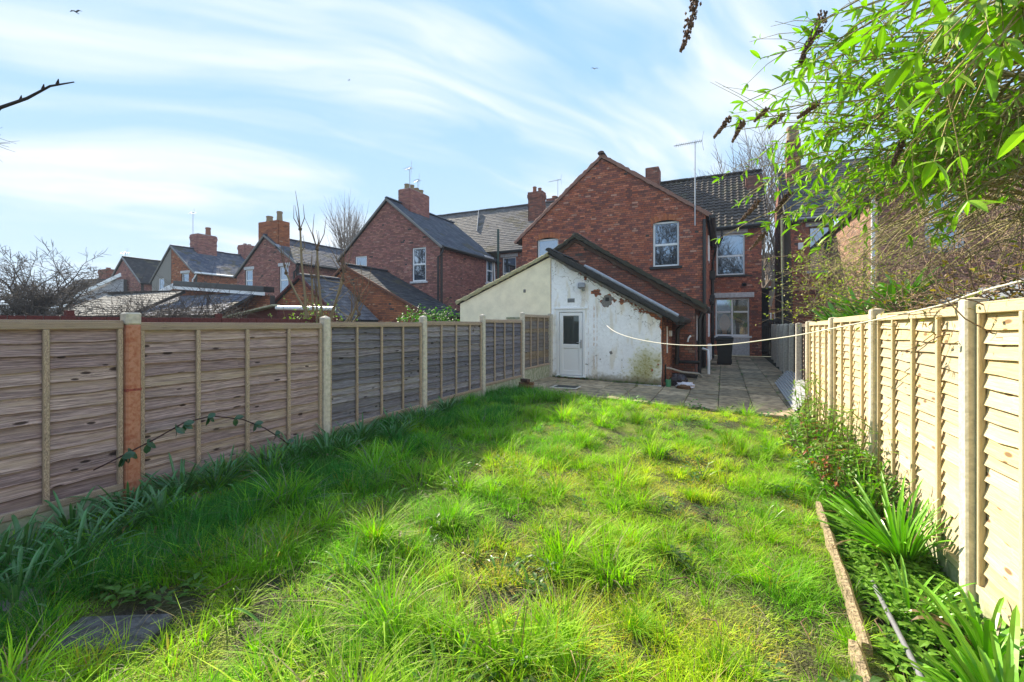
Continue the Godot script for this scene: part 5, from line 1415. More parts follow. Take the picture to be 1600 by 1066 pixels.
func grass() -> void:
	var lush := [Color(0.24, 0.49, 0.014), Color(0.41, 0.7, 0.03)]
	var shadow_green := [Color(0.05, 0.2, 0.025), Color(0.09, 0.31, 0.04)]  # darker, cooler green: the left fence shadow painted into the blade colour
	var kinds := [tuft(26, 0.062, 0.05, 0.9, 0.005, lush[0], lush[1], 0.05), tuft(24, 0.1, 0.05, 0.9, 0.0055, lush[0], lush[1], 0.03), tuft(24, 0.2, 0.045, 0.8, 0.0058, shadow_green[0], shadow_green[1], 0.04), tuft(26, 0.05, 0.06, 1.2, 0.0052, Color(0.38, 0.48, 0.03), Color(0.54, 0.64, 0.06), 0.12), tuft(26, 0.19, 0.045, 0.9, 0.0045, lush[0], lush[1], 0.04)]
	var xf: Array = [[], [], [], [], []]
	var cl: Array = [[], [], [], [], []]
	var d := 0.55
	while d < 9.1:
		var step := 0.036 + 0.0045 * d
		var x := -4.22
		while x < 1.34:
			var px := x + sp(step * 0.6); var pd := d + sp(step * 0.6)
			x += step
			# leave out what lies left of the picture close by
			if px < -1.25 - pd * 2.3: continue
			var inbed := px > 0.55 + 0.045 * pd and pd < 7.5
			if inbed and rng.randf() < 0.9: continue
			var b := bare(px, pd)
			if rng.randf() < b * 1.15 + 0.02 - 0.25 * noise.get_noise_2d(px * 130.0 + 70.0, pd * 130.0): continue
			var long := noise.get_noise_2d(px * 70.0, pd * 70.0) + 0.5 * noise.get_noise_2d(px * 190.0 + 30.0, pd * 190.0)
			var shade := ss(-2.6, -4.0, px)
			long += 0.3 * shade - 0.3 * ss(-3.4, -0.6, px)
			var k := 3
			if long > 0.3: k = 2
			elif long > 0.06: k = 1
			elif long > -0.24: k = 0
			if rng.randf() < 0.12: k = rng.randi() % 3
			if k == 2 and rng.randf() < ss(-3.4, -2.6, px): k = 4  # tall grass keeps the painted shadow green only beside the left fence
			var s := rng.randf_range(0.7, 1.25) * (1.0 - 0.45 * b)
			var hue := noise.get_noise_2d(px * 45.0 + 400.0, pd * 45.0)
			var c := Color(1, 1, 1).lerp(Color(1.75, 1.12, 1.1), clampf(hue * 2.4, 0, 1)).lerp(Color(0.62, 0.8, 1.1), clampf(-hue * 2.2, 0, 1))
			c = c.lerp(Color(0.55, 0.85, 1.3), ss(-2.2, -3.1, px) * 0.7)  # shade along the left fence painted into the tint, darker and bluer
			c = tint(c, rng.randf_range(0.7, 1.2))
			if rng.randf() < 0.05: c = Color(1.5, 0.75, 1.5)
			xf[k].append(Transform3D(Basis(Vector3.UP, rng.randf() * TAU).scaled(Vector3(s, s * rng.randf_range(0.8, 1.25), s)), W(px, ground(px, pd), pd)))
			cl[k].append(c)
		d += step
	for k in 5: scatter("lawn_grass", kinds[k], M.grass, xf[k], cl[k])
	# coarse bunches standing out of the turf
	var bunch := [tuft(70, 0.2, 0.06, 1.0, 0.0068, lush[0], lush[1], 0.05), tuft(55, 0.15, 0.05, 1.2, 0.0062, Color(0.2, 0.42, 0.012), Color(0.36, 0.6, 0.02), 0.03), tuft(80, 0.26, 0.06, 0.9, 0.007, Color(0.17, 0.38, 0.012), Color(0.33, 0.57, 0.02), 0.06), tuft(40, 0.12, 0.055, 1.5, 0.0065, Color(0.3, 0.46, 0.02), Color(0.5, 0.66, 0.04), 0.12)]
	var bf: Array = [[], [], [], []]; var bc: Array = [[], [], [], []]
	var bd := 0.8
	while bd < 8.8:
		var gx := -4.1
		while gx < 0.75:
			var qx := gx + sp(0.11); var qd := bd + sp(0.11)
			gx += 0.2
			if qx < -1.25 - qd * 2.3 or bare(qx, qd) > 0.4: continue
			var m := noise.get_noise_2d(qx * 85.0 + 300.0, qd * 85.0)
			if rng.randf() > 0.55 + 0.9 * m: continue
			var k := rng.randi() % 4
			if m < 0.0 and k == 2: k = 3
			var s := rng.randf_range(0.6, 1.4) * (1.05 if qx < -0.6 else 0.8)
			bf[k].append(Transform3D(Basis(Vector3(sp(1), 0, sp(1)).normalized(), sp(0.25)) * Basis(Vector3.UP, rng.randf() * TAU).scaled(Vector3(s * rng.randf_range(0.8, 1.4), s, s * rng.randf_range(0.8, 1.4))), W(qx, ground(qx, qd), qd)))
			var cc := Color(1, 1, 1).lerp(Color(1.25, 1.08, 1.0), maxf(0, sp(1))).lerp(Color(0.5, 0.8, 1.3), ss(-2.2, -3.2, qx) * 0.85)  # bunches nearest the left fence get painted shade too, dimmer and bluer
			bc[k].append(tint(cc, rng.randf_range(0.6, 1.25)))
		bd += 0.2
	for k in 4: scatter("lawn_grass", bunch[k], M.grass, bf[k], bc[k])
	# straw and small leaves
	var st := MB.new()
	blade(st, Vector3.ZERO, 0.0, 0.03, 3.0, 0.003, Color(0.26, 0.22, 0.11), Color(0.34, 0.3, 0.17))
	blade(st, Vector3(0.01, 0, 0.02), 1.0, 0.025, 3.5, 0.003, Color(0.24, 0.19, 0.1), Color(0.3, 0.26, 0.15))
	var weed := MB.new()
	for i in 9:
		var a := i * 2.4
		leaf(weed, Transform3D(Basis(Vector3.UP, a) * Basis(Vector3(0, 0, 1), rng.randf_range(0.1, 0.7)), Vector3(cos(a) * 0.015, 0.01 + i * 0.006, -sin(a) * 0.015)), 0.045, 0.026, Color(0.1, 0.2, 0.03), 0.3, 2)
	var sx: Array = []; var sc: Array = []; var wx: Array = []; var wc: Array = []
	for i in 2600:
		var px := rng.randf_range(-4.1, 1.3); var pd := 0.7 + 8.2 * pow(rng.randf(), 1.5)
		if px < -1.25 - pd * 2.3: continue
		var yy := ground(px, pd)
		sx.append(Transform3D(Basis(Vector3.UP, rng.randf() * TAU).scaled(Vector3.ONE * rng.randf_range(0.6, 1.7)), W(px, yy + rng.randf_range(0.01, 0.04), pd)))
		sc.append(tint(Color.WHITE, rng.randf_range(0.5, 1.2)))
	for i in 4000:
		var inb := i < 3000
		var pd := rng.randf_range(1.7, 8.8) if inb else 0.8 + 8.0 * pow(rng.randf(), 1.4)
		var px := rng.randf_range(0.62 + 0.045 * pd, 1.38) if inb else rng.randf_range(-4.1, 0.8)
		if not inb and noise.get_noise_2d(px * 90.0 + 55.0, pd * 90.0) < 0.2: continue
		if inb and pd < 3.6 and rng.randf() < 0.6: continue
		wx.append(Transform3D(Basis(Vector3.UP, rng.randf() * TAU).scaled(Vector3.ONE * rng.randf_range(0.6, 1.5)), W(px, ground(px, pd), pd)))
		wc.append(tint(Color(1.9, 1.9, 1.2) if inb else Color(0.8, 0.9, 1.0), rng.randf_range(0.7, 1.3)))
	for i in 420:   # moss and seedlings in the paving joints and along the walls
		var px := -4.0 + 0.301 + 0.602 * (rng.randi() % 9) + sp(0.02); var pd := rng.randf_range(9.0, 23.5)
		if i % 3 == 0:
			pd = 9.25 + 0.301 + 0.602 * (rng.randi() % 24); px = rng.randf_range(-4.0, 1.5)
		if i > 300:
			px = rng.randf_range(-4.2, -1.4); pd = 11.46 + sp(0.05)
		elif i > 250:
			px = -1.2 + sp(0.12); pd = rng.randf_range(11.6, 13.7)
		elif i > 220:
			px = -0.55 + sp(0.35); pd = rng.randf_range(16.0, 19.5)
		if (pd > 11.5 and px < -1.36 or pd > 13.8 and px < -0.7) and i <= 300: continue
		wx.append(Transform3D(Basis(Vector3.UP, rng.randf() * TAU).scaled(Vector3.ONE * rng.randf_range(0.35, 0.95)), W(px, paved(px, pd) - 0.005, pd)))
		wc.append(tint(Color(0.8, 0.95, 0.8), rng.randf_range(0.6, 1.2)))
	scatter("straw", st.mesh(), M.dry, sx, sc)
	scatter("ground_cover", weed.mesh(), M.leaf, wx, wc)

func leaf(m: MB, x: Transform3D, ln: float, w: float, c: Color, droop := 0.3, seg := 4, fold := 0.25) -> void:
	# a pointed leaf along local x, folded a little along its midrib
	var prev: Array = []
	for i in seg + 1:
		var t := float(i) / seg
		var ww := w * 0.5 * pow(sin(PI * clampf(t * 0.93 + 0.05, 0, 1)), 0.8) if i < seg else 0.0
		var y := -droop * ln * t * t
		var row := [x * Vector3(ln * t, y + ww * fold, -ww), x * Vector3(ln * t, y, 0), x * Vector3(ln * t, y + ww * fold, ww)]
		if i > 0:
			if i < seg:
				m.quad(prev[1], row[1], row[0], prev[0], c)
				m.quad(prev[2], row[2], row[1], prev[1], c)
			else:
				m.tri(prev[1], row[1], prev[0], c); m.tri(prev[2], row[1], prev[1], c)
		prev = row

func strap(ln: float, w: float, arch_: float, c: Color, c1: Color) -> ArrayMesh:
	# a long channelled leaf that rises and bends over
	var m := MB.new()
	var n := 9
	var prev: Array = []
	var p := Vector3.ZERO
	var a := 1.38
	for i in n + 1:
		var t := float(i) / n
		var ww := w * 0.5 * (0.75 + 0.5 * t) * sqrt(maxf(0.0, 1.0 - pow(t, 5.0)))
		if i == n: ww = 0.0
		var nn := Vector3(-sin(a), cos(a), 0)
		var row := [p + nn * ww * 0.45 + Vector3(0, 0, -ww), p, p + nn * ww * 0.45 + Vector3(0, 0, ww)]
		if i > 0:
			var k := c.lerp(c1, t)
			if i < n:
				m.quad(prev[1], row[1], row[0], prev[0], k); m.quad(prev[2], row[2], row[1], prev[1], k)
			else:
				m.tri(prev[1], row[1], prev[0], k); m.tri(prev[2], row[1], prev[1], k)
		prev = row
		p += Vector3(cos(a), sin(a), 0) * ln / n
		a -= arch_ * (0.35 + t) / n
	return m.mesh()

var straps := {}

func strap_clump(called: String, label: String, category: String, p: Vector3, n: int, ln: float, w: float, arch_: float, c: Color, c1: Color, group := "", lean := Vector3.ZERO) -> void:
	var key := [ln, w, arch_, c]
	if not straps.has(key):
		straps[key] = []
		for k in 10:
			var old := k == 9
			straps[key].append(strap(ln * rng.randf_range(0.6, 1.15), w * rng.randf_range(0.75, 1.15), arch_ * (2.6 if old else rng.randf_range(0.3, 1.7)), Color(0.18, 0.14, 0.05) if old else tint(c, rng.randf_range(0.75, 1.25)), Color(0.22, 0.15, 0.07) if old else tint(c1, rng.randf_range(0.8, 1.2))))
	var o := thing(called, label, category, p, 0.0, group)
	for i in n:
		var a := i * 2.39996 + sp(0.3)
		var r := sqrt(float(i) / n)
		var l := part("leaf", straps[key][rng.randi() % 10], M.glossleaf, o)
		var b := Basis(Vector3.UP, a) * Basis(Vector3(0, 0, 1), -(0.03 + 0.62 * r * rng.randf_range(0.5, 1.1)))
		if lean != Vector3.ZERO: b = Basis(lean.normalized(), lean.length()) * b
		l.transform = Transform3D(b.scaled_local(Vector3.ONE * rng.randf_range(0.75, 1.1)), Vector3(cos(a) * 0.05 * r, -0.03, -sin(a) * 0.05 * r))

func limb(m: MB, p: Vector3, dir: Vector3, ln: float, r: float, level: int, col: Color, o: Dictionary) -> void:
	var pts := PackedVector3Array([p]); var rr := PackedFloat32Array([r])
	var n := 4 if level > 0 else 3
	var q := p
	var d := dir.normalized()
	var bend: Vector3 = Vector3(sp(1), sp(0.6), sp(1)) * o.get("crook", 0.3)
	for i in n:
		d = (d + bend / n + Vector3(sp(1), sp(1), sp(1)) * o.get("crook", 0.3) * 0.35 + Vector3.UP * o.get("lift", 0.05) * (0.4 if level < 2 else 1.0)).normalized()
		q += d * ln / n
		pts.append(q)
		rr.append(lerpf(r, r * o.get("taper", 0.45), float(i + 1) / n))
	m.tube(pts, rr, 6 if r > 0.02 else (4 if r > 0.006 else 3), tint(col, rng.randf_range(0.8, 1.2)), false)
	if level <= 0: return
	var kids: int = o.get("kids", 4)
	for i in kids:
		var t := lerpf(o.get("from", 0.3), 1.0, (i + rng.randf()) / kids)
		var at_: Vector3 = pts[clampi(int(t * n), 0, n - 1)].lerp(pts[clampi(int(t * n) + 1, 0, n)], fposmod(t * n, 1.0) if t < 1.0 else 1.0)
		var side := d.cross(Vector3(sp(1), sp(1), sp(1))).normalized()
		var nd: Vector3 = (d * o.get("along", 0.9) + side * rng.randf_range(0.5, 1.0)).normalized()
		limb(m, at_, nd, ln * rng.randf_range(0.5, 0.8) * o.get("shrink", 1.0), maxf(r * lerpf(0.75, 0.4, t), o.get("least", 0.002)), level - 1, col, o)
	limb(m, q, d, ln * 0.7, maxf(r * 0.45, o.get("least", 0.002)), level - 1, col, o)

func bare_tree(called: String, label: String, base: Vector3, dirs: Array, ln: float, r: float, levels: int, col: Color, o: Dictionary, group := "") -> Node3D:
	var t := thing(called, label, "tree" if not o.has("cat") else o.cat, base, 0.0, group)
	for v in dirs:
		var m := MB.new()
		limb(m, Vector3(sp(0.04), 0, sp(0.04)) + v[1], v[0], ln * v[2], r * v[2], levels, col, o)
		part("limb", m, M.bark, t)
	return t

func buddleia() -> void:
	var t := thing("buddleia_bush", "big arching bush with fresh green leaves and brown seed heads, hanging over the right fence", "bush", W(2.7, 0, 3.8))
	var olive := Color(0.4, 0.33, 0.14)
	var lg := [Color(0.31, 0.47, 0.03), Color(0.37, 0.55, 0.05), Color(0.24, 0.4, 0.035)]
	var kit: Array[ArrayMesh] = []
	for k in 9:
		var m := MB.new()
		leaf(m, Transform3D.IDENTITY, 0.125, 0.034, tint(lg[k % 3], rng.randf_range(0.85, 1.2)), 0.1 + 0.08 * (k % 4), 5, 0.35)
		kit.append(m.mesh())
	var tips := [Vector3(0.00, 2.93, 3.6), Vector3(0.14, 3.08, 3.6), Vector3(0.23, 3.27, 3.4), Vector3(0.38, 3.10, 3.3), Vector3(0.42, 3.21, 3.1), Vector3(0.30, 3.00, 3.8), Vector3(0.16, 2.86, 4.6), Vector3(0.21, 2.65, 4.6), Vector3(0.44, 2.68, 4.6), Vector3(0.53, 2.88, 4.4), Vector3(0.57, 3.08, 4.0), Vector3(0.62, 3.07, 3.6), Vector3(0.64, 3.02, 3.2), Vector3(0.28, 2.39, 5.0), Vector3(0.55, 2.52, 5.0), Vector3(0.70, 2.64, 4.6), Vector3(0.76, 2.78, 4.2), Vector3(0.84, 2.88, 4.0), Vector3(0.87, 2.50, 4.8), Vector3(0.97, 2.61, 4.4), Vector3(0.66, 2.15, 5.0), Vector3(1.01, 2.30, 4.4), Vector3(1.06, 2.39, 4.0), Vector3(0.98, 2.61, 3.8), Vector3(0.99, 2.66, 3.4), Vector3(1.24, 2.40, 3.8), Vector3(1.24, 2.19, 4.0), Vector3(1.29, 2.18, 3.6), Vector3(1.28, 2.43, 3.4), Vector3(1.22, 2.52, 3.0), Vector3(1.38, 2.13, 3.4)]
	var near := [Vector3(0.59, 2.72, 2.3), Vector3(0.63, 2.47, 2.1), Vector3(0.67, 2.47, 2.0), Vector3(0.70, 2.31, 2.0), Vector3(0.69, 2.32, 2.1), Vector3(0.75, 2.51, 2.0), Vector3(0.81, 2.43, 2.0), Vector3(0.68, 2.29, 2.2), Vector3(0.66, 2.57, 2.4), Vector3(0.57, 2.79, 2.5), Vector3(0.86, 2.42, 2.2), Vector3(0.84, 2.51, 2.0)]
	var pan := [Vector3(-0.11, 3.34, 2.6), Vector3(-0.20, 2.99, 2.6), Vector3(0.55, 3.35, 3.2), Vector3(0.42, 3.08, 3.2), Vector3(0.04, 2.99, 3.6), Vector3(-0.06, 2.87, 3.6), Vector3(0.13, 2.95, 3.6), Vector3(0.06, 2.82, 3.6), Vector3(0.28, 3.01, 3.6), Vector3(0.20, 2.94, 3.6), Vector3(0.58, 2.99, 3.6), Vector3(0.46, 2.91, 3.6), Vector3(1.02, 2.64, 3.6), Vector3(0.97, 2.50, 3.6), Vector3(0.29, 2.61, 4.6), Vector3(0.15, 2.45, 4.6), Vector3(0.53, 2.66, 4.6), Vector3(0.42, 2.51, 4.6), Vector3(0.37, 2.39, 5.0), Vector3(0.24, 2.24, 5.0), Vector3(0.42, 3.11, 4.0), Vector3(0.32, 3.03, 4.0)]
	var hubs := [Vector3(2.1, 2.75, 3.7), Vector3(2.0, 2.5, 4.4), Vector3(1.75, 3.05, 2.8), Vector3(2.3, 3.1, 4.0)]
	var trunk := MB.new()
	for hb in hubs:
		trunk.tube(PackedVector3Array([Vector3(sp(0.1), 0.0, sp(0.1)), W(2.75 + sp(0.15), 1.2, 3.8 + sp(0.2)) - t.position, W(lerpf(2.7, hb.x, 0.6), lerpf(1.2, hb.y, 0.65), lerpf(3.8, hb.z, 0.5)) - t.position, W(hb.x, hb.y, hb.z) - t.position]), PackedFloat32Array([0.07, 0.06, 0.04, 0.025]), 8, olive)
	part("trunk", trunk, M.bark, t)
	var loose := MB.new()
	var spots: Array = []
	var all: Array = []
	for q in tips: all.append([q, 0])
	for q in near: all.append([q, 1])
	for i in 110:   # more stems between those
		var a: Vector3 = tips[rng.randi() % tips.size()]; var b: Vector3 = tips[rng.randi() % tips.size()]
		if a.x < 0.2 and rng.randf() < 0.6: continue
		all.append([a.lerp(b, rng.randf_range(0.0, 0.6)) + Vector3(absf(sp(0.25)), sp(0.14), sp(0.4)), 0 if rng.randf() < 0.5 else 2])
	for q in all:
		var tip: Vector3 = q[0]
		var hb: Vector3 = hubs[2] if q[1] == 1 else hubs[rng.randi() % 4]
		var start := hb + Vector3(sp(0.15), sp(0.2), sp(0.3))
		if q[1] == 1: start += Vector3(0.15, 0.25, -0.3)
		var mid := start.lerp(tip, 0.55) + Vector3(0.0, 0.1 + 0.13 * start.distance_to(tip), 0) + Vector3(sp(0.08), sp(0.06), sp(0.1))
		var pts := PackedVector3Array(); var rr := PackedFloat32Array()
		var n := 12
		for i in n + 1:
			var u := float(i) / n
			var p := start.lerp(mid, u).lerp(mid.lerp(tip, u), u)
			p += Vector3(sp(0.008), sp(0.008), sp(0.008))
			pts.append(W(p.x, p.y, p.z) - t.position)
			rr.append(lerpf(0.012, 0.0026, pow(u, 0.7)))
		var sm := MB.new()
		sm.tube(pts, rr, 5, tint(olive, rng.randf_range(0.7, 1.6)), false)
		var ln := pts[0].distance_to(pts[n])
		for i in range(4, n):   # side twigs
			if rng.randf() > 0.5: continue
			var d := (pts[i + 1] - pts[i]).normalized()
			var side := d.cross(Vector3(sp(1), sp(1), sp(1))).normalized()
			var e := pts[i] + (d * 0.8 + side * 0.7 + Vector3(0, -0.1, 0)).normalized() * ln * rng.randf_range(0.12, 0.3)
			var mm := pts[i].lerp(e, 0.5) + Vector3(0, 0.02, 0)
			sm.tube(PackedVector3Array([pts[i], mm, e]), PackedFloat32Array([0.003, 0.0022, 0.0014]), 3, tint(olive, rng.randf_range(0.8, 1.5)), false)
			if q[1] != 2: spots.append([mm, e, q[1]])
		var stem := part("stem", sm, M.bark, t)
		if q[1] != 2:
			for i in range(7 if q[1] == 0 else 5, n): spots.append([pts[i], pts[i + 1], q[1]])
	var eye := Vector3(0, EYE, 0) - t.position
	var lv: Array = []
	for s in spots:
		var world: Vector3 = (s[1] as Vector3) + t.position
		if s[2] == 0 and rng.randf() < clampf(0.1 + 0.25 * ss(0.7, 1.4, world.x) * ss(2.7, 2.2, world.y), 0.0, 0.9): continue
		var d: Vector3 = (s[1] - s[0]).normalized()
		if s[2] == 1 and rng.randf() < 0.45: continue
		var big := rng.randf_range(0.75, 1.1) if s[2] == 1 else rng.randf_range(0.5, 0.95)
		var k := 4 if s[2] == 1 else 3
		for i in k + 2:
			var side := d.cross(Vector3(sp(1), sp(1), sp(1))).normalized()
			var out := (d * rng.randf_range(0.2, 1.0) + side * 0.75 + Vector3(0, sp(0.3), 0)).normalized()
			var up := (Vector3.UP + Vector3(sp(0.7), 0, sp(0.7))).normalized()
			var z := out.cross(up).normalized()
			var p: Vector3 = s[0].lerp(s[1], 1.0 if i < k else rng.randf())
			lv.append([Transform3D(Basis(out, z.cross(out).normalized(), z).scaled_local(Vector3.ONE * big * rng.randf_range(0.5, 1.25)), p), p.distance_squared_to(eye)])
	lv.sort_custom(func(a, b): return a[1] < b[1])
	var xs: Array = []
	for i in lv.size():
		if i < 300:
			var l := part("leaf", kit[rng.randi() % 9], M.leaf, t)
			l.transform = lv[i][0]
		else:
			leaf(loose, lv[i][0], 0.12, 0.033, tint(lg[rng.randi() % 3], rng.randf_range(0.8, 1.25)), 0.25, 4, 0.35)
	part("leaves", loose, M.leaf, t, "stuff")
	# brown seed heads: a spike of little capsules
	for e in 85:
		var hb: Vector3 = hubs[e % 4] + Vector3(sp(0.5) + 0.15, sp(0.3), sp(0.6))
		var tip := Vector3(rng.randf_range(0.75, 2.3), rng.randf_range(1.75, 2.45), rng.randf_range(3.2, 6.2))
		var mid := hb.lerp(tip, 0.5) + Vector3(sp(0.15), 0.12 + sp(0.1), sp(0.15))
		var pts := PackedVector3Array(); var rr := PackedFloat32Array()
		for n in 8:
			var u := n / 7.0
			var p := hb.lerp(mid, u).lerp(mid.lerp(tip, u), u) + Vector3(sp(0.015), sp(0.015), sp(0.015))
			pts.append(W(p.x, p.y, p.z) - t.position); rr.append(lerpf(0.008, 0.0022, u))
		var tm := MB.new()
		tm.tube(pts, rr, 4, tint(Color(0.42, 0.38, 0.16), rng.randf_range(0.5, 1.4)), false)
		for n in range(2, 7):
			var f := pts[n] + Vector3(sp(0.22), sp(0.16) - 0.05, sp(0.22))
			tm.tube(PackedVector3Array([pts[n], pts[n].lerp(f, 0.5) + Vector3(0, 0.02, 0), f]), PackedFloat32Array([0.0032, 0.0026, 0.0016]), 3, tint(Color(0.48, 0.38, 0.22), rng.randf_range(0.6, 1.3)), false)
		part("bare_stem", tm, M.bark, t)
	var i := 0
	while i < pan.size():
		var a: Vector3 = pan[i]; var b: Vector3 = pan[i + 1]
		var m := MB.new()
		var p0 := W(a.x, a.y, a.z) - t.position; var p1 := W(b.x, b.y, b.z) - t.position
		m.tube(PackedVector3Array([p0, p1]), PackedFloat32Array([0.003, 0.001]), 4, Color(0.08, 0.05, 0.035), false)
		for k in 190:
			var u := rng.randf()
			var rad := 0.045 * (1.0 - 0.75 * u) * p0.distance_to(p1) / 0.3
			var dv := Vector3(sp(1), sp(1), sp(1)).normalized()
			var c := p0.lerp(p1, u) + dv * rad * sqrt(rng.randf())
			var s := rng.randf_range(0.005, 0.0095)
			var cc := tint(Color(0.1, 0.06, 0.045), rng.randf_range(0.5, 2.2))
			var bs := Basis(Vector3(sp(1), sp(1), sp(1)).normalized(), rng.randf() * 3.0).scaled(Vector3(s, s * 1.6, s))
			var v := [bs * Vector3(1, 0, 0), bs * Vector3(0, 0, 1), bs * Vector3(-1, 0, 0), bs * Vector3(0, 0, -1)]
			for e in 4:
				m.tri(c + v[e], c + bs * Vector3(0, 1, 0), c + v[(e + 1) % 4], cc); m.tri(c + v[(e + 1) % 4], c - bs * Vector3(0, 1, 0), c + v[e], cc)
		part("seed_head", m, vmat(0.9), t)
		i += 2

func twig_hedge(called: String, label: String, lo: Vector3, hi: Vector3, n: int, ln: float, col: Color, leaves: int, lc: Array, lsize: float, away := Vector3(0, 1, 0)) -> void:
	var t := thing(called, label, "hedge", W((lo.x + hi.x) / 2, 0, (lo.z + hi.z) / 2))
	var m := MB.new()
	var l := MB.new()
	var ends: Array = []
	for i in n:
		var p := W(rng.randf_range(lo.x, hi.x), rng.randf_range(lo.y, hi.y), rng.randf_range(lo.z, hi.z)) - t.position
		var d := (away + Vector3(sp(1), sp(0.8), sp(1))).normalized()
		var pts := PackedVector3Array([p]); var rr := PackedFloat32Array([0.006])
		var k := rng.randf_range(0.5, 1.3) * ln
		for j in 4:
			d = (d + Vector3(sp(0.45), sp(0.35) - 0.08, sp(0.45))).normalized()
			p += d * k / 4.0
			pts.append(p); rr.append(0.0055 - 0.0011 * j)
			ends.append(p)
		m.tube(pts, rr, 3, tint(col, rng.randf_range(0.6, 1.5)), false)
	for i in leaves:
		var p: Vector3 = ends[rng.randi() % ends.size()] + Vector3(sp(0.06), sp(0.06), sp(0.06))
		var b := Basis(Vector3.UP, rng.randf() * TAU) * Basis(Vector3(0, 0, 1), sp(0.9)) * Basis(Vector3(1, 0, 0), sp(0.9))
		leaf(l, Transform3D(b, p), lsize * rng.randf_range(0.6, 1.3), lsize * 0.5, tint(lc[rng.randi() % lc.size()], rng.randf_range(0.8, 1.25)), 0.2, 2)
	part("twigs", m, M.bark, t, "stuff")
	if leaves: part("leaves", l, M.leaf, t, "stuff")

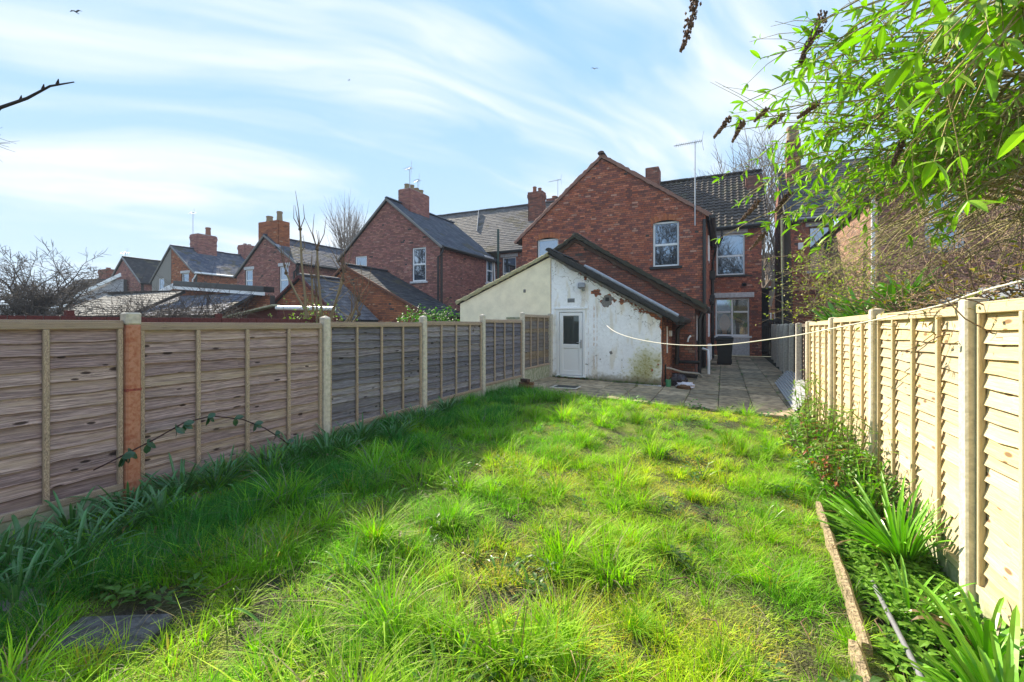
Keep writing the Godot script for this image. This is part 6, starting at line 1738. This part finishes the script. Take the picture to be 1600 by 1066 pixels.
func bushes() -> void:
	twig_hedge("garden_hedge", "tangled hedge with bronze and yellow leaves just over the near right fence", Vector3(1.55, 1.3, 1.6), Vector3(2.2, 1.75, 7.0), 420, 0.55, Color(0.3, 0.21, 0.13), 2200, [Color(0.3, 0.24, 0.03), Color(0.34, 0.2, 0.03), Color(0.2, 0.24, 0.03), Color(0.28, 0.15, 0.04)], 0.045, Vector3(-0.1, 0.6, 0))
	twig_hedge("twiggy_shrub", "bare brown twigs filling the space in front of the neighbour's gable on the right", Vector3(2.2, 1.6, 5.0), Vector3(3.8, 2.9, 8.5), 620, 0.9, Color(0.33, 0.23, 0.16), 260, [Color(0.2, 0.24, 0.03)], 0.05, Vector3(-0.3, 0.8, 0))
	twig_hedge("budding_shrub", "thin shrub with yellow green buds beyond the far end of the right fence", Vector3(1.75, 1.4, 9.5), Vector3(3.0, 2.7, 13.0), 360, 1.15, Color(0.34, 0.25, 0.15), 2600, [Color(0.5, 0.47, 0.06), Color(0.42, 0.44, 0.07)], 0.055, Vector3(-0.25, 0.7, 0.2))
	twig_hedge("evergreen_hedge", "green leafy bush showing over the left fence beside the cream wall", Vector3(-9.4, 1.2, 11.2), Vector3(-7.4, 1.75, 12.3), 110, 0.55, Color(0.1, 0.09, 0.05), 1300, [Color(0.07, 0.17, 0.04), Color(0.11, 0.22, 0.05)], 0.09)
	twig_hedge("leafy_shrub", "pale green new leaves at the foot of the tall bare shoots behind the left fence", Vector3(-8.7, 1.1, 6.3), Vector3(-6.9, 1.6, 7.2), 70, 0.45, Color(0.15, 0.12, 0.06), 560, [Color(0.26, 0.33, 0.06), Color(0.2, 0.3, 0.05)], 0.06)
	twig_hedge("bare_shrub", "low tangle of bare grey twigs over the leftmost part of the left fence", Vector3(-15.5, 1.3, 6.2), Vector3(-10.2, 1.9, 7.2), 560, 1.0, Color(0.1, 0.08, 0.07), 0, [], 0.05, Vector3(0.1, 0.7, 0))
	twig_hedge("bed_shrub", "leafy mixed shrubs along the right bed below the middle fence posts", Vector3(0.85, -0.2, 4.7), Vector3(1.32, 0.1, 7.8), 150, 0.4, Color(0.2, 0.15, 0.07), 2300, [Color(0.16, 0.33, 0.025), Color(0.24, 0.4, 0.03), Color(0.12, 0.27, 0.03)], 0.065, Vector3(-0.05, 1.0, 0))
	# broad strappy evergreen behind the right fence
	for q in [[Vector3(1.72, 1.4, 7.6), 55], [Vector3(1.85, 1.5, 6.9), 55], [Vector3(1.66, 1.38, 8.5), 45], [Vector3(2.05, 1.75, 7.2), 55], [Vector3(1.8, 1.55, 8.0), 45]]:
		strap_clump("strappy_evergreen", "broad strappy evergreen leaves rising behind the middle of the right fence", "shrub", W(q[0].x, q[0].y, q[0].z), q[1], 0.6, 0.06, 0.9, Color(0.1, 0.26, 0.02), Color(0.16, 0.36, 0.03), "strappy evergreens behind the right fence")
	# tall cut-back shoots behind the left fence
	var t := thing("coppiced_tree", "tall bare upright shoots with knuckled heads behind the left fence", "tree", W(-7.7, 0, 6.6))
	var tan_ := Color(0.3, 0.24, 0.14)
	for q in [[-8.02, 4.0, 0.0], [-7.85, 3.0, 0.15], [-7.3, 3.5, -0.2], [-7.1, 3.1, 0.3], [-6.9, 2.9, 0.1], [-6.6, 2.5, 0.2], [-8.45, 3.1, 0.0], [-7.55, 2.6, 0.0], [-6.3, 2.2, -0.1], [-7.0, 2.2, 0.4]]:
		var m := MB.new()
		var foot := Vector3(sp(0.2), 0.4, sp(0.2))
		var top := W(q[0], q[1] - 0.5, 6.6 + q[2]) - t.position
		var mid := foot.lerp(top, 0.5) + Vector3(sp(0.1), 0.1, sp(0.1))
		m.tube(PackedVector3Array([foot, foot.lerp(mid, 0.5) + Vector3(sp(0.04), 0, 0), mid, mid.lerp(top, 0.5) + Vector3(sp(0.04), 0, 0), top]), PackedFloat32Array([0.035, 0.03, 0.026, 0.022, 0.018]), 6, tan_, false)
		blob(m, top, Vector3(0.035, 0.04, 0.035), int(q[1] * 10), Color(0.16, 0.11, 0.07))
		for k in 5:
			var d := Vector3(sp(0.5), 1, sp(0.5)).normalized()
			var e := top + d * rng.randf_range(0.3, 0.75)
			m.tube(PackedVector3Array([top, top.lerp(e, 0.5) + Vector3(sp(0.07), 0, sp(0.05)), e + Vector3(0, 0.05, 0)]), PackedFloat32Array([0.01, 0.008, 0.003]), 4, Color(0.2, 0.14, 0.09), false)
		for k in 4:
			var b := foot.lerp(top, rng.randf_range(0.3, 0.9))
			m.tube(PackedVector3Array([b, b + Vector3(sp(0.3), 0.05, sp(0.2)), b + Vector3(sp(0.5), 0.3, sp(0.3))]), PackedFloat32Array([0.009, 0.007, 0.003]), 4, tan_, false)
		part("shoot", m, M.bark, t)
	bare_tree("bare_tree", "dense bare thorny tree at the left edge behind the fence", W(-19.6, 0.6, 6.2), [[Vector3(0.5, 0.75, 0.1), Vector3.ZERO, 1.0], [Vector3(-0.1, 1, 0.2), Vector3.ZERO, 1.0], [Vector3(0.9, 0.5, -0.2), Vector3(0, 0.3, 0), 0.9], [Vector3(0.2, 0.8, 0.5), Vector3(0, 0.2, 0), 0.9], [Vector3(-0.6, 0.7, 0.3), Vector3.ZERO, 0.9], [Vector3(0.9, 0.28, 0.25), Vector3(0.2, 0.5, 0), 0.75], [Vector3(0.3, 0.95, -0.2), Vector3(0, 0.2, 0), 0.95], [Vector3(0.7, 0.6, 0.3), Vector3(0, 0.4, 0), 0.9], [Vector3(0.0, 0.9, -0.3), Vector3(0.3, 0.3, 0), 0.85]], 1.4, 0.11, 5, Color(0.15, 0.125, 0.105), {"crook": 0.55, "kids": 3, "lift": 0.0, "least": 0.007, "along": 0.75, "shrink": 0.98})
	bare_tree("bare_tree", "bare tree top rising behind the plum gable", W(-31, 0, 31), [[Vector3(0, 1, 0), Vector3.ZERO, 1.0], [Vector3(0.25, 1, 0), Vector3(0, 2, 0), 0.9], [Vector3(-0.25, 1, 0), Vector3(0, 2, 0), 0.9]], 5.2, 0.14, 3, Color(0.27, 0.22, 0.18), {"crook": 0.16, "kids": 5, "lift": 0.3, "least": 0.011, "along": 1.5})
	bare_tree("bare_tree", "tall fine twigged bare tree beyond the houses behind the right chimney", W(3.4, 0, 42), [[Vector3(0, 1, 0), Vector3.ZERO, 1.0], [Vector3(-0.3, 1, 0), Vector3(0, 3, 0), 0.85], [Vector3(0.2, 1, 0.1), Vector3(0, 3, 0), 0.9]], 6.2, 0.22, 4, Color(0.24, 0.19, 0.15), {"crook": 0.22, "kids": 4, "lift": 0.12, "least": 0.02, "along": 1.1})
	bare_tree("bare_tree", "large bare tree whose branches are mirrored in the upstairs windows", W(-5.5, 0, -9), [[Vector3(0, 1, 0), Vector3.ZERO, 1.0], [Vector3(-0.4, 1, 0.1), Vector3(0, 2, 0), 0.9], [Vector3(0.4, 1, 0.1), Vector3(0, 2.2, 0), 0.9], [Vector3(0.75, 0.8, 0), Vector3(0, 2.6, 0), 0.8], [Vector3(-0.75, 0.8, 0), Vector3(0, 2.6, 0), 0.8]], 4.6, 0.2, 4, Color(0.06, 0.05, 0.045), {"crook": 0.4, "kids": 4, "lift": 0.06, "least": 0.02, "along": 0.9})
	bare_tree("bare_tree", "tall bare tree mirrored in the rear windows beside the main gable", W(1.6, 0, -9), [[Vector3(0, 1, 0), Vector3.ZERO, 1.0], [Vector3(-0.4, 1, 0.1), Vector3(0, 2, 0), 0.95], [Vector3(0.35, 1, 0.1), Vector3(0, 2.2, 0), 0.95], [Vector3(-0.7, 0.9, 0), Vector3(0, 2.6, 0), 0.85]], 5.2, 0.2, 4, Color(0.06, 0.05, 0.045), {"crook": 0.4, "kids": 4, "lift": 0.06, "least": 0.024, "along": 0.9})
	bare_tree("bare_tree", "bare tree mirrored in the windows of the house with four chimney pots", W(-33, 0, -9), [[Vector3(0, 1, 0), Vector3.ZERO, 1.0], [Vector3(-0.5, 1, 0.1), Vector3(0, 2, 0), 0.95], [Vector3(0.5, 1, 0.1), Vector3(0, 2.2, 0), 0.95]], 5.4, 0.22, 4, Color(0.06, 0.05, 0.045), {"crook": 0.4, "kids": 4, "lift": 0.06, "least": 0.03, "along": 0.9})
	var tw := thing("bare_branch", "thin bare branch reaching into the sky at the left edge", "branch", W(-7.3, 3.7, 2.0))
	var m2 := MB.new()
	m2.tube(PackedVector3Array([W(-9.5, 3.5, 2.1) - tw.position, W(-7.0, 3.82, 2.0) - tw.position, W(-6.35, 3.78, 2) - tw.position, W(-5.85, 3.79, 2) - tw.position, W(-5.38, 3.72, 2) - tw.position]), PackedFloat32Array([0.03, 0.018, 0.014, 0.01, 0.005]), 6, Color(0.045, 0.03, 0.03), false)
	for q in [[-6.5, 3.79], [-6.0, 3.79], [-5.7, 3.77]]: m2.tube(PackedVector3Array([W(q[0], q[1], 2) - tw.position, W(q[0] + 0.02, q[1] + 0.05, 2) - tw.position]), PackedFloat32Array([0.016, 0.003]), 5, Color(0.045, 0.03, 0.03), false)
	part("branch", m2, M.bark, tw)
	var m3 := MB.new()
	for k in 5:
		limb(m3, W(-7.4, 3.62 - k * 0.03, 2.0) - tw.position, Vector3(1, -0.1 - 0.1 * k + sp(0.1), sp(0.2)), 0.33, 0.006, 1, Color(0.05, 0.04, 0.04), {"crook": 0.2, "kids": 2, "least": 0.003})
	part("twigs", m3, M.bark, tw)
	# bamboo canes and a red leaved shrub in the bed
	for i in 15:
		var q: Vector3 = [Vector3(1.2, 0, 6.6), Vector3(1.15, 0, 7.6), Vector3(1.28, 0, 8.3), Vector3(1.0, 0, 5.8), Vector3(1.1, 0, 5.3), Vector3(1.25, 0, 9.0), Vector3(1.0, 0, 7.0), Vector3(1.18, 0, 6.1), Vector3(1.22, 0, 4.9), Vector3(0.95, 0, 6.2), Vector3(1.05, 0, 6.6), Vector3(1.12, 0, 7.3), Vector3(0.98, 0, 5.4), Vector3(1.2, 0, 5.7), Vector3(1.1, 0, 8.0)][i]
		var g := ground(q.x, q.z)
		var o := thing("bamboo_plant", "young bamboo cane with narrow yellow green leaves in the right bed", "bamboo", W(q.x, g, q.z), 0.0, "young bamboos in the right bed")
		for k in 3:
			var cm := MB.new()
			var h := rng.randf_range(0.5, 0.95)
			var tp := Vector3(sp(0.15), h, sp(0.15))
			cm.tube(PackedVector3Array([Vector3(sp(0.05), -0.02, sp(0.05)), tp * 0.5 + Vector3(sp(0.03), 0, 0), tp]), PackedFloat32Array([0.006, 0.005, 0.002]), 5, Color(0.22, 0.2, 0.08), false)
			part("cane", cm, M.bark, o)
			for j in 9:
				var lm := MB.new()
				var u := rng.randf_range(0.3, 1.0)
				leaf(lm, Transform3D(Basis(Vector3.UP, rng.randf() * TAU) * Basis(Vector3(0, 0, 1), rng.randf_range(-0.2, 0.8)), tp * u), rng.randf_range(0.13, 0.24), 0.026, tint(Color(0.2, 0.3, 0.03), rng.randf_range(0.7, 1.3)), 0.45, 4)
				part("leaf", lm, M.leaf, o)
	for i in 3:
		var q: Vector3 = [Vector3(0.93, 0, 5.6), Vector3(0.9, 0, 4.95), Vector3(1.0, 0, 6.4)][i]
		var o := thing("red_leaved_shrub", ["red leaved shrub standing farthest along the bed edging", "small red leaved shrub nearest to us beside the bed edging", "red tipped shrub among the bamboo canes"][i], "shrub", W(q.x, ground(q.x, q.z), q.z))
		var sm := MB.new()
		var lf := MB.new()
		for k in 7:
			var tp := Vector3(sp(0.16), rng.randf_range(0.3, 0.62), sp(0.16))
			sm.tube(PackedVector3Array([Vector3(sp(0.03), -0.02, sp(0.03)), tp * 0.6, tp]), PackedFloat32Array([0.006, 0.005, 0.002]), 4, Color(0.16, 0.09, 0.05), false)
			for j in 12:
				var c: Color = [Color(0.4, 0.1, 0.04), Color(0.3, 0.25, 0.05), Color(0.5, 0.17, 0.06), Color(0.16, 0.24, 0.04)][rng.randi() % 4]
				leaf(lf, Transform3D(Basis(Vector3.UP, rng.randf() * TAU) * Basis(Vector3(0, 0, 1), sp(0.8)), tp * rng.randf_range(0.45, 1.05)), rng.randf_range(0.04, 0.075), 0.024, c, 0.3, 3)
		part("stems", sm, M.bark, o)
		part("leaves", lf, M.leaf, o, "stuff")

func clumps() -> void:
	# bulbs along the left fence
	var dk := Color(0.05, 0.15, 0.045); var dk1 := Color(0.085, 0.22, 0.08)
	var rows: Array = [[-3.3, 1.0], [-3.85, 1.2], [-4.05, 1.5], [-4.12, 1.85], [-4.1, 2.2], [-4.08, 2.55], [-4.1, 2.95], [-4.12, 3.35], [-4.1, 3.8], [-4.1, 4.3], [-4.08, 4.85], [-4.08, 5.4], [-3.75, 1.7], [-3.5, 1.3], [-3.9, 2.35], [-4.05, 6.1], [-3.45, 0.85], [-3.7, 1.05], [-3.95, 3.2], [-3.98, 2.0]]
	for i in 14: rows.append([-4.0 + absf(sp(0.35)) * (1.0 if i % 3 else 0.3), 1.1 + i * 0.33 + sp(0.1)])
	for q in rows:
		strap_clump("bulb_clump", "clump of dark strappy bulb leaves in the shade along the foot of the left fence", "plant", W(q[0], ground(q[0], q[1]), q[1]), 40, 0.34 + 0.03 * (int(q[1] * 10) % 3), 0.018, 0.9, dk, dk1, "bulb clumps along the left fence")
	for q in [[-2.07, 2.05, 14, 0.26], [-1.5, 2.62, 9, 0.2], [-1.28, 2.5, 9, 0.2], [-2.0, 1.52, 6, 0.24], [-1.98, 2.4, 10, 0.22], [-1.2, 1.97, 6, 0.18], [-1.08, 1.6, 7, 0.24], [-1.05, 2.5, 8, 0.18], [-2.6, 3.0, 8, 0.2], [-2.9, 3.6, 8, 0.2], [-2.4, 4.1, 8, 0.2], [-0.2, 5.2, 9, 0.22], [0.3, 4.3, 9, 0.22], [-0.6, 1.75, 6, 0.2]]:
		strap_clump("lawn_bulb", "sprig of broad bulb leaves growing up through the lawn grass", "plant", W(q[0], ground(q[0], q[1]), q[1]), q[2], q[3], 0.017, 1.0, Color(0.11, 0.25, 0.025), Color(0.16, 0.33, 0.04), "bulb leaves scattered in the lawn")
	# lilies in the right bed
	var li := Color(0.15, 0.38, 0.015); var li1 := Color(0.19, 0.44, 0.03)
	strap_clump("lily_clump", "big glossy lily clump nearest to us at the bottom of the right fence", "plant", W(1.1, -0.24, 2.62), 110, 0.5, 0.034, 1.05, li, li1)
	strap_clump("lily_clump", "glossy lily clump right at the foot of the nearest right fence post", "plant", W(1.24, -0.24, 3.15), 40, 0.42, 0.036, 1.0, li, li1)
	strap_clump("lily_clump", "wide lily clump with fine leaves swept to the left, past the nearest right post", "plant", W(1.2, -0.24, 4.2), 90, 0.62, 0.024, 0.7, li, li1, "", Vector3(0.0, 0, 0.35))
	strap_clump("lily_clump", "fine leaved lily clump in the middle of the right bed", "plant", W(1.15, -0.22, 4.85), 90, 0.58, 0.022, 0.7, li, li1, "", Vector3(0.0, 0, 0.35))
	strap_clump("lily_clump", "fine leaved lily clump below the bamboo", "plant", W(1.1, -0.2, 5.6), 60, 0.52, 0.022, 0.7, li, li1, "", Vector3(0.0, 0, 0.3))
	strap_clump("lily_clump", "loose lily leaves beside the grey pipe", "plant", W(1.0, -0.24, 3.4), 34, 0.38, 0.018, 0.9, li, li1)
	strap_clump("lily_clump", "lily clump farthest along the right bed", "plant", W(1.2, -0.15, 6.8), 50, 0.45, 0.022, 0.7, li, li1)
	# tall grass tussocks
	var ts := [[-3.28, 2.47, 1.0], [-2.54, 3.74, 1.15], [-3.68, 4.69, 1.0], [-2.1, 2.16, 0.8], [-0.82, 1.95, 1.1], [-0.42, 2.4, 0.7], [-0.96, 2.7, 0.8], [-0.76, 3.95, 0.7], [-1.23, 4.94, 0.7], [-1.95, 2.96, 1.0], [-1.87, 1.58, 0.9], [-3.01, 5.01, 1.0], [-3.42, 3.91, 0.9], [-3.06, 6.25, 0.8], [-0.27, 4.52, 0.75], [0.5, 6.33, 0.9], [0.08, 3.28, 0.6], [-3.89, 2.32, 1.0], [-2.97, 2.03, 0.7], [-2.9, 1.62, 0.6], [-0.41, 3.34, 0.6], [-0.59, 1.93, 0.9], [-1.42, 1.72, 0.8], [-1.6, 5.6, 0.7], [-0.9, 6.4, 0.7], [-0.2, 7.2, 0.7], [-2.2, 7.0, 0.8], [-3.3, 7.4, 0.9], [0.4, 7.6, 0.7], [-1.5, 8.0, 0.7]]
	var kit := []
	for k in 4: kit.append(tuft(150, 0.3, 0.07, 1.1, 0.006, Color(0.14, 0.34, 0.012) if k % 2 else Color(0.18, 0.37, 0.01), Color(0.25, 0.48, 0.02) if k % 2 else Color(0.31, 0.53, 0.02), 0.04))
	for i in ts.size():
		var q: Array = ts[i]
		var o := part("grass_tussock", kit[i % 4], M.grass)
		o.transform = Transform3D(Basis(Vector3.UP, i * 1.3).scaled(Vector3.ONE * q[2] * 0.9), W(q[0], ground(q[0], q[1]) - 0.005, q[1]))
		tag(o, "tall tussock of arching grass standing above the lawn", "grass tussock", "grass tussocks in the lawn")
	# round leaved plant by the bricks, weeds along the paving
	for q in [[-3.95, 7.9, 0.32, "dark round leaved weed in front of the loose bricks"], [-1.5, 8.75, 0.26, "leafy weed at the middle of the paving's edge"], [-3.0, 8.8, 0.2, "small weed at the left of the paving's edge"], [0.2, 8.85, 0.3, "trailing weed at the right of the paving's edge"], [0.8, 8.7, 0.3, "trailing weed beside the ribbed sheets"], [-0.5, 8.9, 0.22, "low weed on the paving's edge in front of the sack"]]:
		var o := thing("weed", q[3], "weed", W(q[0], ground(q[0], q[1]), q[1]))
		var m := MB.new()
		for k in 90:
			var a := rng.randf() * TAU; var r: float = sqrt(rng.randf()) * q[2]
			leaf(m, Transform3D(Basis(Vector3.UP, rng.randf() * TAU) * Basis(Vector3(0, 0, 1), sp(0.5)), Vector3(cos(a) * r * 1.3, rng.randf_range(0.02, 0.2) * (1.2 - r / q[2]), sin(a) * r * 0.6)), 0.06, 0.045, tint(Color(0.075, 0.19, 0.035), rng.randf_range(0.7, 1.4)), 0.25, 3)
		part("leaves", m, M.leaf, o, "stuff")
	# bramble across the left fence
	var br := thing("bramble", "bramble shoot with dark leaves trailing across the left fence past the orange post", "bramble", W(-4.05, 0.5, 2.2))
	var bp := [Vector3(-4.1, 0.45, 1.63), Vector3(-4.07, 0.52, 1.8), Vector3(-4.03, 0.6, 1.98), Vector3(-4.06, 0.68, 2.2), Vector3(-4.1, 0.69, 2.45), Vector3(-4.12, 0.6, 2.75), Vector3(-4.15, 0.46, 3.0), Vector3(-4.15, 0.3, 3.2), Vector3(-4.15, 0.1, 3.4)]
	var pts := PackedVector3Array(); var rr := PackedFloat32Array()
	for q in bp: pts.append(W(q.x, q.y, q.z) - br.position); rr.append(0.006)
	var sm := MB.new()
	sm.tube(pts, rr, 5, Color(0.06, 0.03, 0.035), false)
	part("stem", sm, M.bark, br)
	for i in 11:
		var lm := MB.new()
		var p: Vector3 = pts[i % 8].lerp(pts[i % 8 + 1], rng.randf())
		var a := rng.randf() * TAU
		for k in 3: leaf(lm, Transform3D(Basis(Vector3.UP, PI / 2 + sp(1.0)) * Basis(Vector3(0, 0, 1), -0.6 + (k - 1) * 0.9 + sp(0.2)) * Basis(Vector3(1, 0, 0), 0.9), p + Vector3(0.03, 0, 0)), 0.075, 0.05, Color(0.035, 0.09, 0.045), 0.2, 4)
		part("leaf", lm, M.glossleaf, br)
	# fallen twigs
	for i in 14:
		var px: float = [-0.1, 0.2, -0.3, 0.35, -1.2, -1.5, -2.1, -0.7, 0.1, 0.4, -2.6, -1.0, 0.78, 0.84][i]
		var pd: float = [2.6, 2.2, 2.9, 3.3, 2.2, 3.3, 1.6, 3.2, 4.1, 2.7, 1.7, 4.5, 3.0, 2.6][i]
		var m := MB.new()
		var a := rng.randf() * TAU
		var l := rng.randf_range(0.1, 0.28)
		m.tube(PackedVector3Array([Vector3.ZERO, Vector3(cos(a) * l * 0.5, 0.03, sin(a) * l * 0.5), Vector3(cos(a + 0.4) * l, 0.01, sin(a + 0.4) * l)]), PackedFloat32Array([0.004, 0.0035, 0.002]), 5, Color(0.22, 0.14, 0.09), false)
		var o := part("fallen_twig", m, M.bark)
		o.position = W(px, ground(px, pd) + 0.05, pd)
		tag(o, "short brown twig fallen on the grass", "twig", "twigs fallen on the lawn")


# ---------- the place ----------
func sky_image() -> Image:
	var w := 2048; var h := 1024
	var im := Image.create(w, h, false, Image.FORMAT_RGBF)
	var f := FastNoiseLite.new(); f.seed = 5; f.fractal_octaves = 6; f.frequency = 1.0; f.fractal_gain = 0.55
	var g := FastNoiseLite.new(); g.seed = 19; g.fractal_octaves = 3; g.frequency = 1.0
	var sun := Vector3(-1.25, 1.0, -0.78).normalized()
	for y in h:
		var el := (0.5 - (y + 0.5) / h) * PI
		for x in w:
			if el < -0.02:
				im.set_pixel(x, y, Color(0.2, 0.21, 0.19)); continue
			var az := ((x + 0.5) / w - 0.5) * TAU
			var dir := Vector3(sin(az) * cos(el), maxf(sin(el), 0.0), -cos(az) * cos(el))
			var up := dir.y
			var c := Color(0.56, 0.79, 0.98).lerp(Color(0.14, 0.44, 0.92), pow(clampf(up, 0, 1), 0.75))
			c = c.lerp(Color(0.72, 0.86, 0.97), exp(-up * 6.0) * 0.85)
			# high cirrus: streaks drawn out across the view
			var k := 1.0 / (up + 0.2)
			var p := (Vector2(dir.x, dir.z) * k).rotated(1.0)
			var wx := g.get_noise_2d(p.x * 0.5 + 7.0, p.y * 0.8) * 0.55
			var a := f.get_noise_2d(p.x * 0.34 + wx + 31.0, p.y * 1.7 + wx)
			var b := f.get_noise_2d(p.x * 1.0 + 20.0 + wx, p.y * 7.5 + wx * 2.0)
			var big := g.get_noise_2d(p.x * 0.3 + 2.0, p.y * 0.55 + 14.0)
			var cl := ss(-0.42, 0.95, a + 0.22 * b + 0.5 * big)
			cl = clampf(cl * 1.05 + 0.06, 0, 0.9) * ss(0.0, 0.1, up + 0.03)
			c = c.lerp(Color(0.92, 0.96, 1.0), cl)
			var near := maxf(0.0, dir.dot(sun))
			var glow := 0.65 * pow(near, 7.0) + 0.6 * pow(near, 60.0)
			c = Color(c.r + glow * 0.75, c.g + glow * 0.7, c.b + glow * 0.62)
			im.set_pixel(x, y, c)
	return im

func ground_sheet() -> void:
	var far := MB.new()
	far.quad(W(-400, -0.6, -60), W(400, -0.6, -60), W(400, -0.6, 500), W(-400, -0.6, 500), Color(0.09, 0.1, 0.06))
	part("ground", far, tri(vmat(0.95), 0.3, M.soil.albedo_texture)).set_meta("kind", "structure")
	# the neighbours' gardens and yards
	for q in [[-60.0, -4.34, -4.0, 40.0, -0.02], [1.6, 40.0, -4.0, 23.9, -0.1], [-9.0, 1.6, 16.0, 24.0, -0.1]]:
		var m := MB.new()
		m.quad(W(q[0], q[4], q[2]), W(q[1], q[4], q[2]), W(q[1], q[4], q[3]), W(q[0], q[4], q[3]), Color(0.085, 0.1, 0.05))
		part("yard", m, M.soil).set_meta("kind", "structure")
	var s := MB.new()
	var nx := 90; var nd := 150
	var g := []
	for j in nd + 1:
		var row := []
		for i in nx + 1:
			var x := lerpf(-4.34, 1.5, float(i) / nx); var d := lerpf(-1.5, 9.2, float(j) / nd)
			row.append(W(x, ground(x, d), d))
		g.append(row)
	for j in nd:
		for i in nx:
			var p: Vector3 = g[j][i]
			var k := noise.get_noise_2d(p.x * 80.0 + 11.0, p.z * 80.0)
			var c := Color(0.07, 0.1, 0.018).lerp(Color(0.28, 0.33, 0.045), clampf(0.45 + 1.1 * k, 0, 1))
			c = c.lerp(Color(0.05, 0.038, 0.027), bare(p.x, -p.z))
			if p.x > 0.74: c = Color(0.06, 0.045, 0.03)
			s.quad(g[j][i], g[j][i + 1], g[j + 1][i + 1], g[j + 1][i], c)
	part("lawn", s, M.soil).set_meta("kind", "structure")

func _ready() -> void:
	rng.seed = 20240311
	noise.seed = 4; noise.frequency = 0.01; noise.fractal_octaves = 3
	# camera, eye height about 1.5 m above the paving, level, with a shifted lens
	var cam := Camera3D.new()
	cam.name = "camera"
	add_child(cam)
	cam.position = Vector3(0, EYE, 0)
	cam.rotation = Vector3(0, atan(330.0 / 700.0), 0)
	cam.projection = Camera3D.PROJECTION_FRUSTUM
	cam.near = 0.1
	cam.size = 2.0 * 533.0 / 700.0 * 0.1
	cam.frustum_offset = Vector2(0, -26.0 / 700.0 * 0.1)
	cam.far = 900.0
	cam.current = true
	var sk := PanoramaSkyMaterial.new()
	sk.panorama = ImageTexture.create_from_image(sky_image())
	var sky := Sky.new()
	sky.sky_material = sk
	var env := Environment.new()
	env.background_mode = Environment.BG_SKY
	env.sky = sky
	env.background_energy_multiplier = 0.5
	env.ambient_light_source = Environment.AMBIENT_SOURCE_SKY
	env.tonemap_mode = Environment.TONE_MAPPER_LINEAR
	env.tonemap_exposure = 2.4
	env.sdfgi_enabled = true; env.ssao_enabled = true; env.ssil_enabled = true
	var we := WorldEnvironment.new()
	env.fog_enabled = true
	env.fog_density = 0.0009
	env.fog_light_color = Color(0.82, 0.88, 0.97)
	we.name = "environment"
	we.environment = env
	add_child(we)
	var sun := DirectionalLight3D.new()
	sun.name = "sun"
	sun.light_color = Color(1.0, 0.95, 0.86)
	sun.light_energy = 1.6
	sun.light_angular_distance = 0.5
	sun.shadow_enabled = true
	add_child(sun)
	sun.look_at_from_position(Vector3.ZERO, -Vector3(-1.25, 1.0, -0.78), Vector3.UP)

	make_materials()
	ground_sheet()
	main_house()
	brick_outhouse()
	white_outhouse()
	left_houses()
	right_houses()
	left_fence()
	right_fence()
	patio()
	small_things()
	bushes()
	buddleia()
	clumps()
	grass()
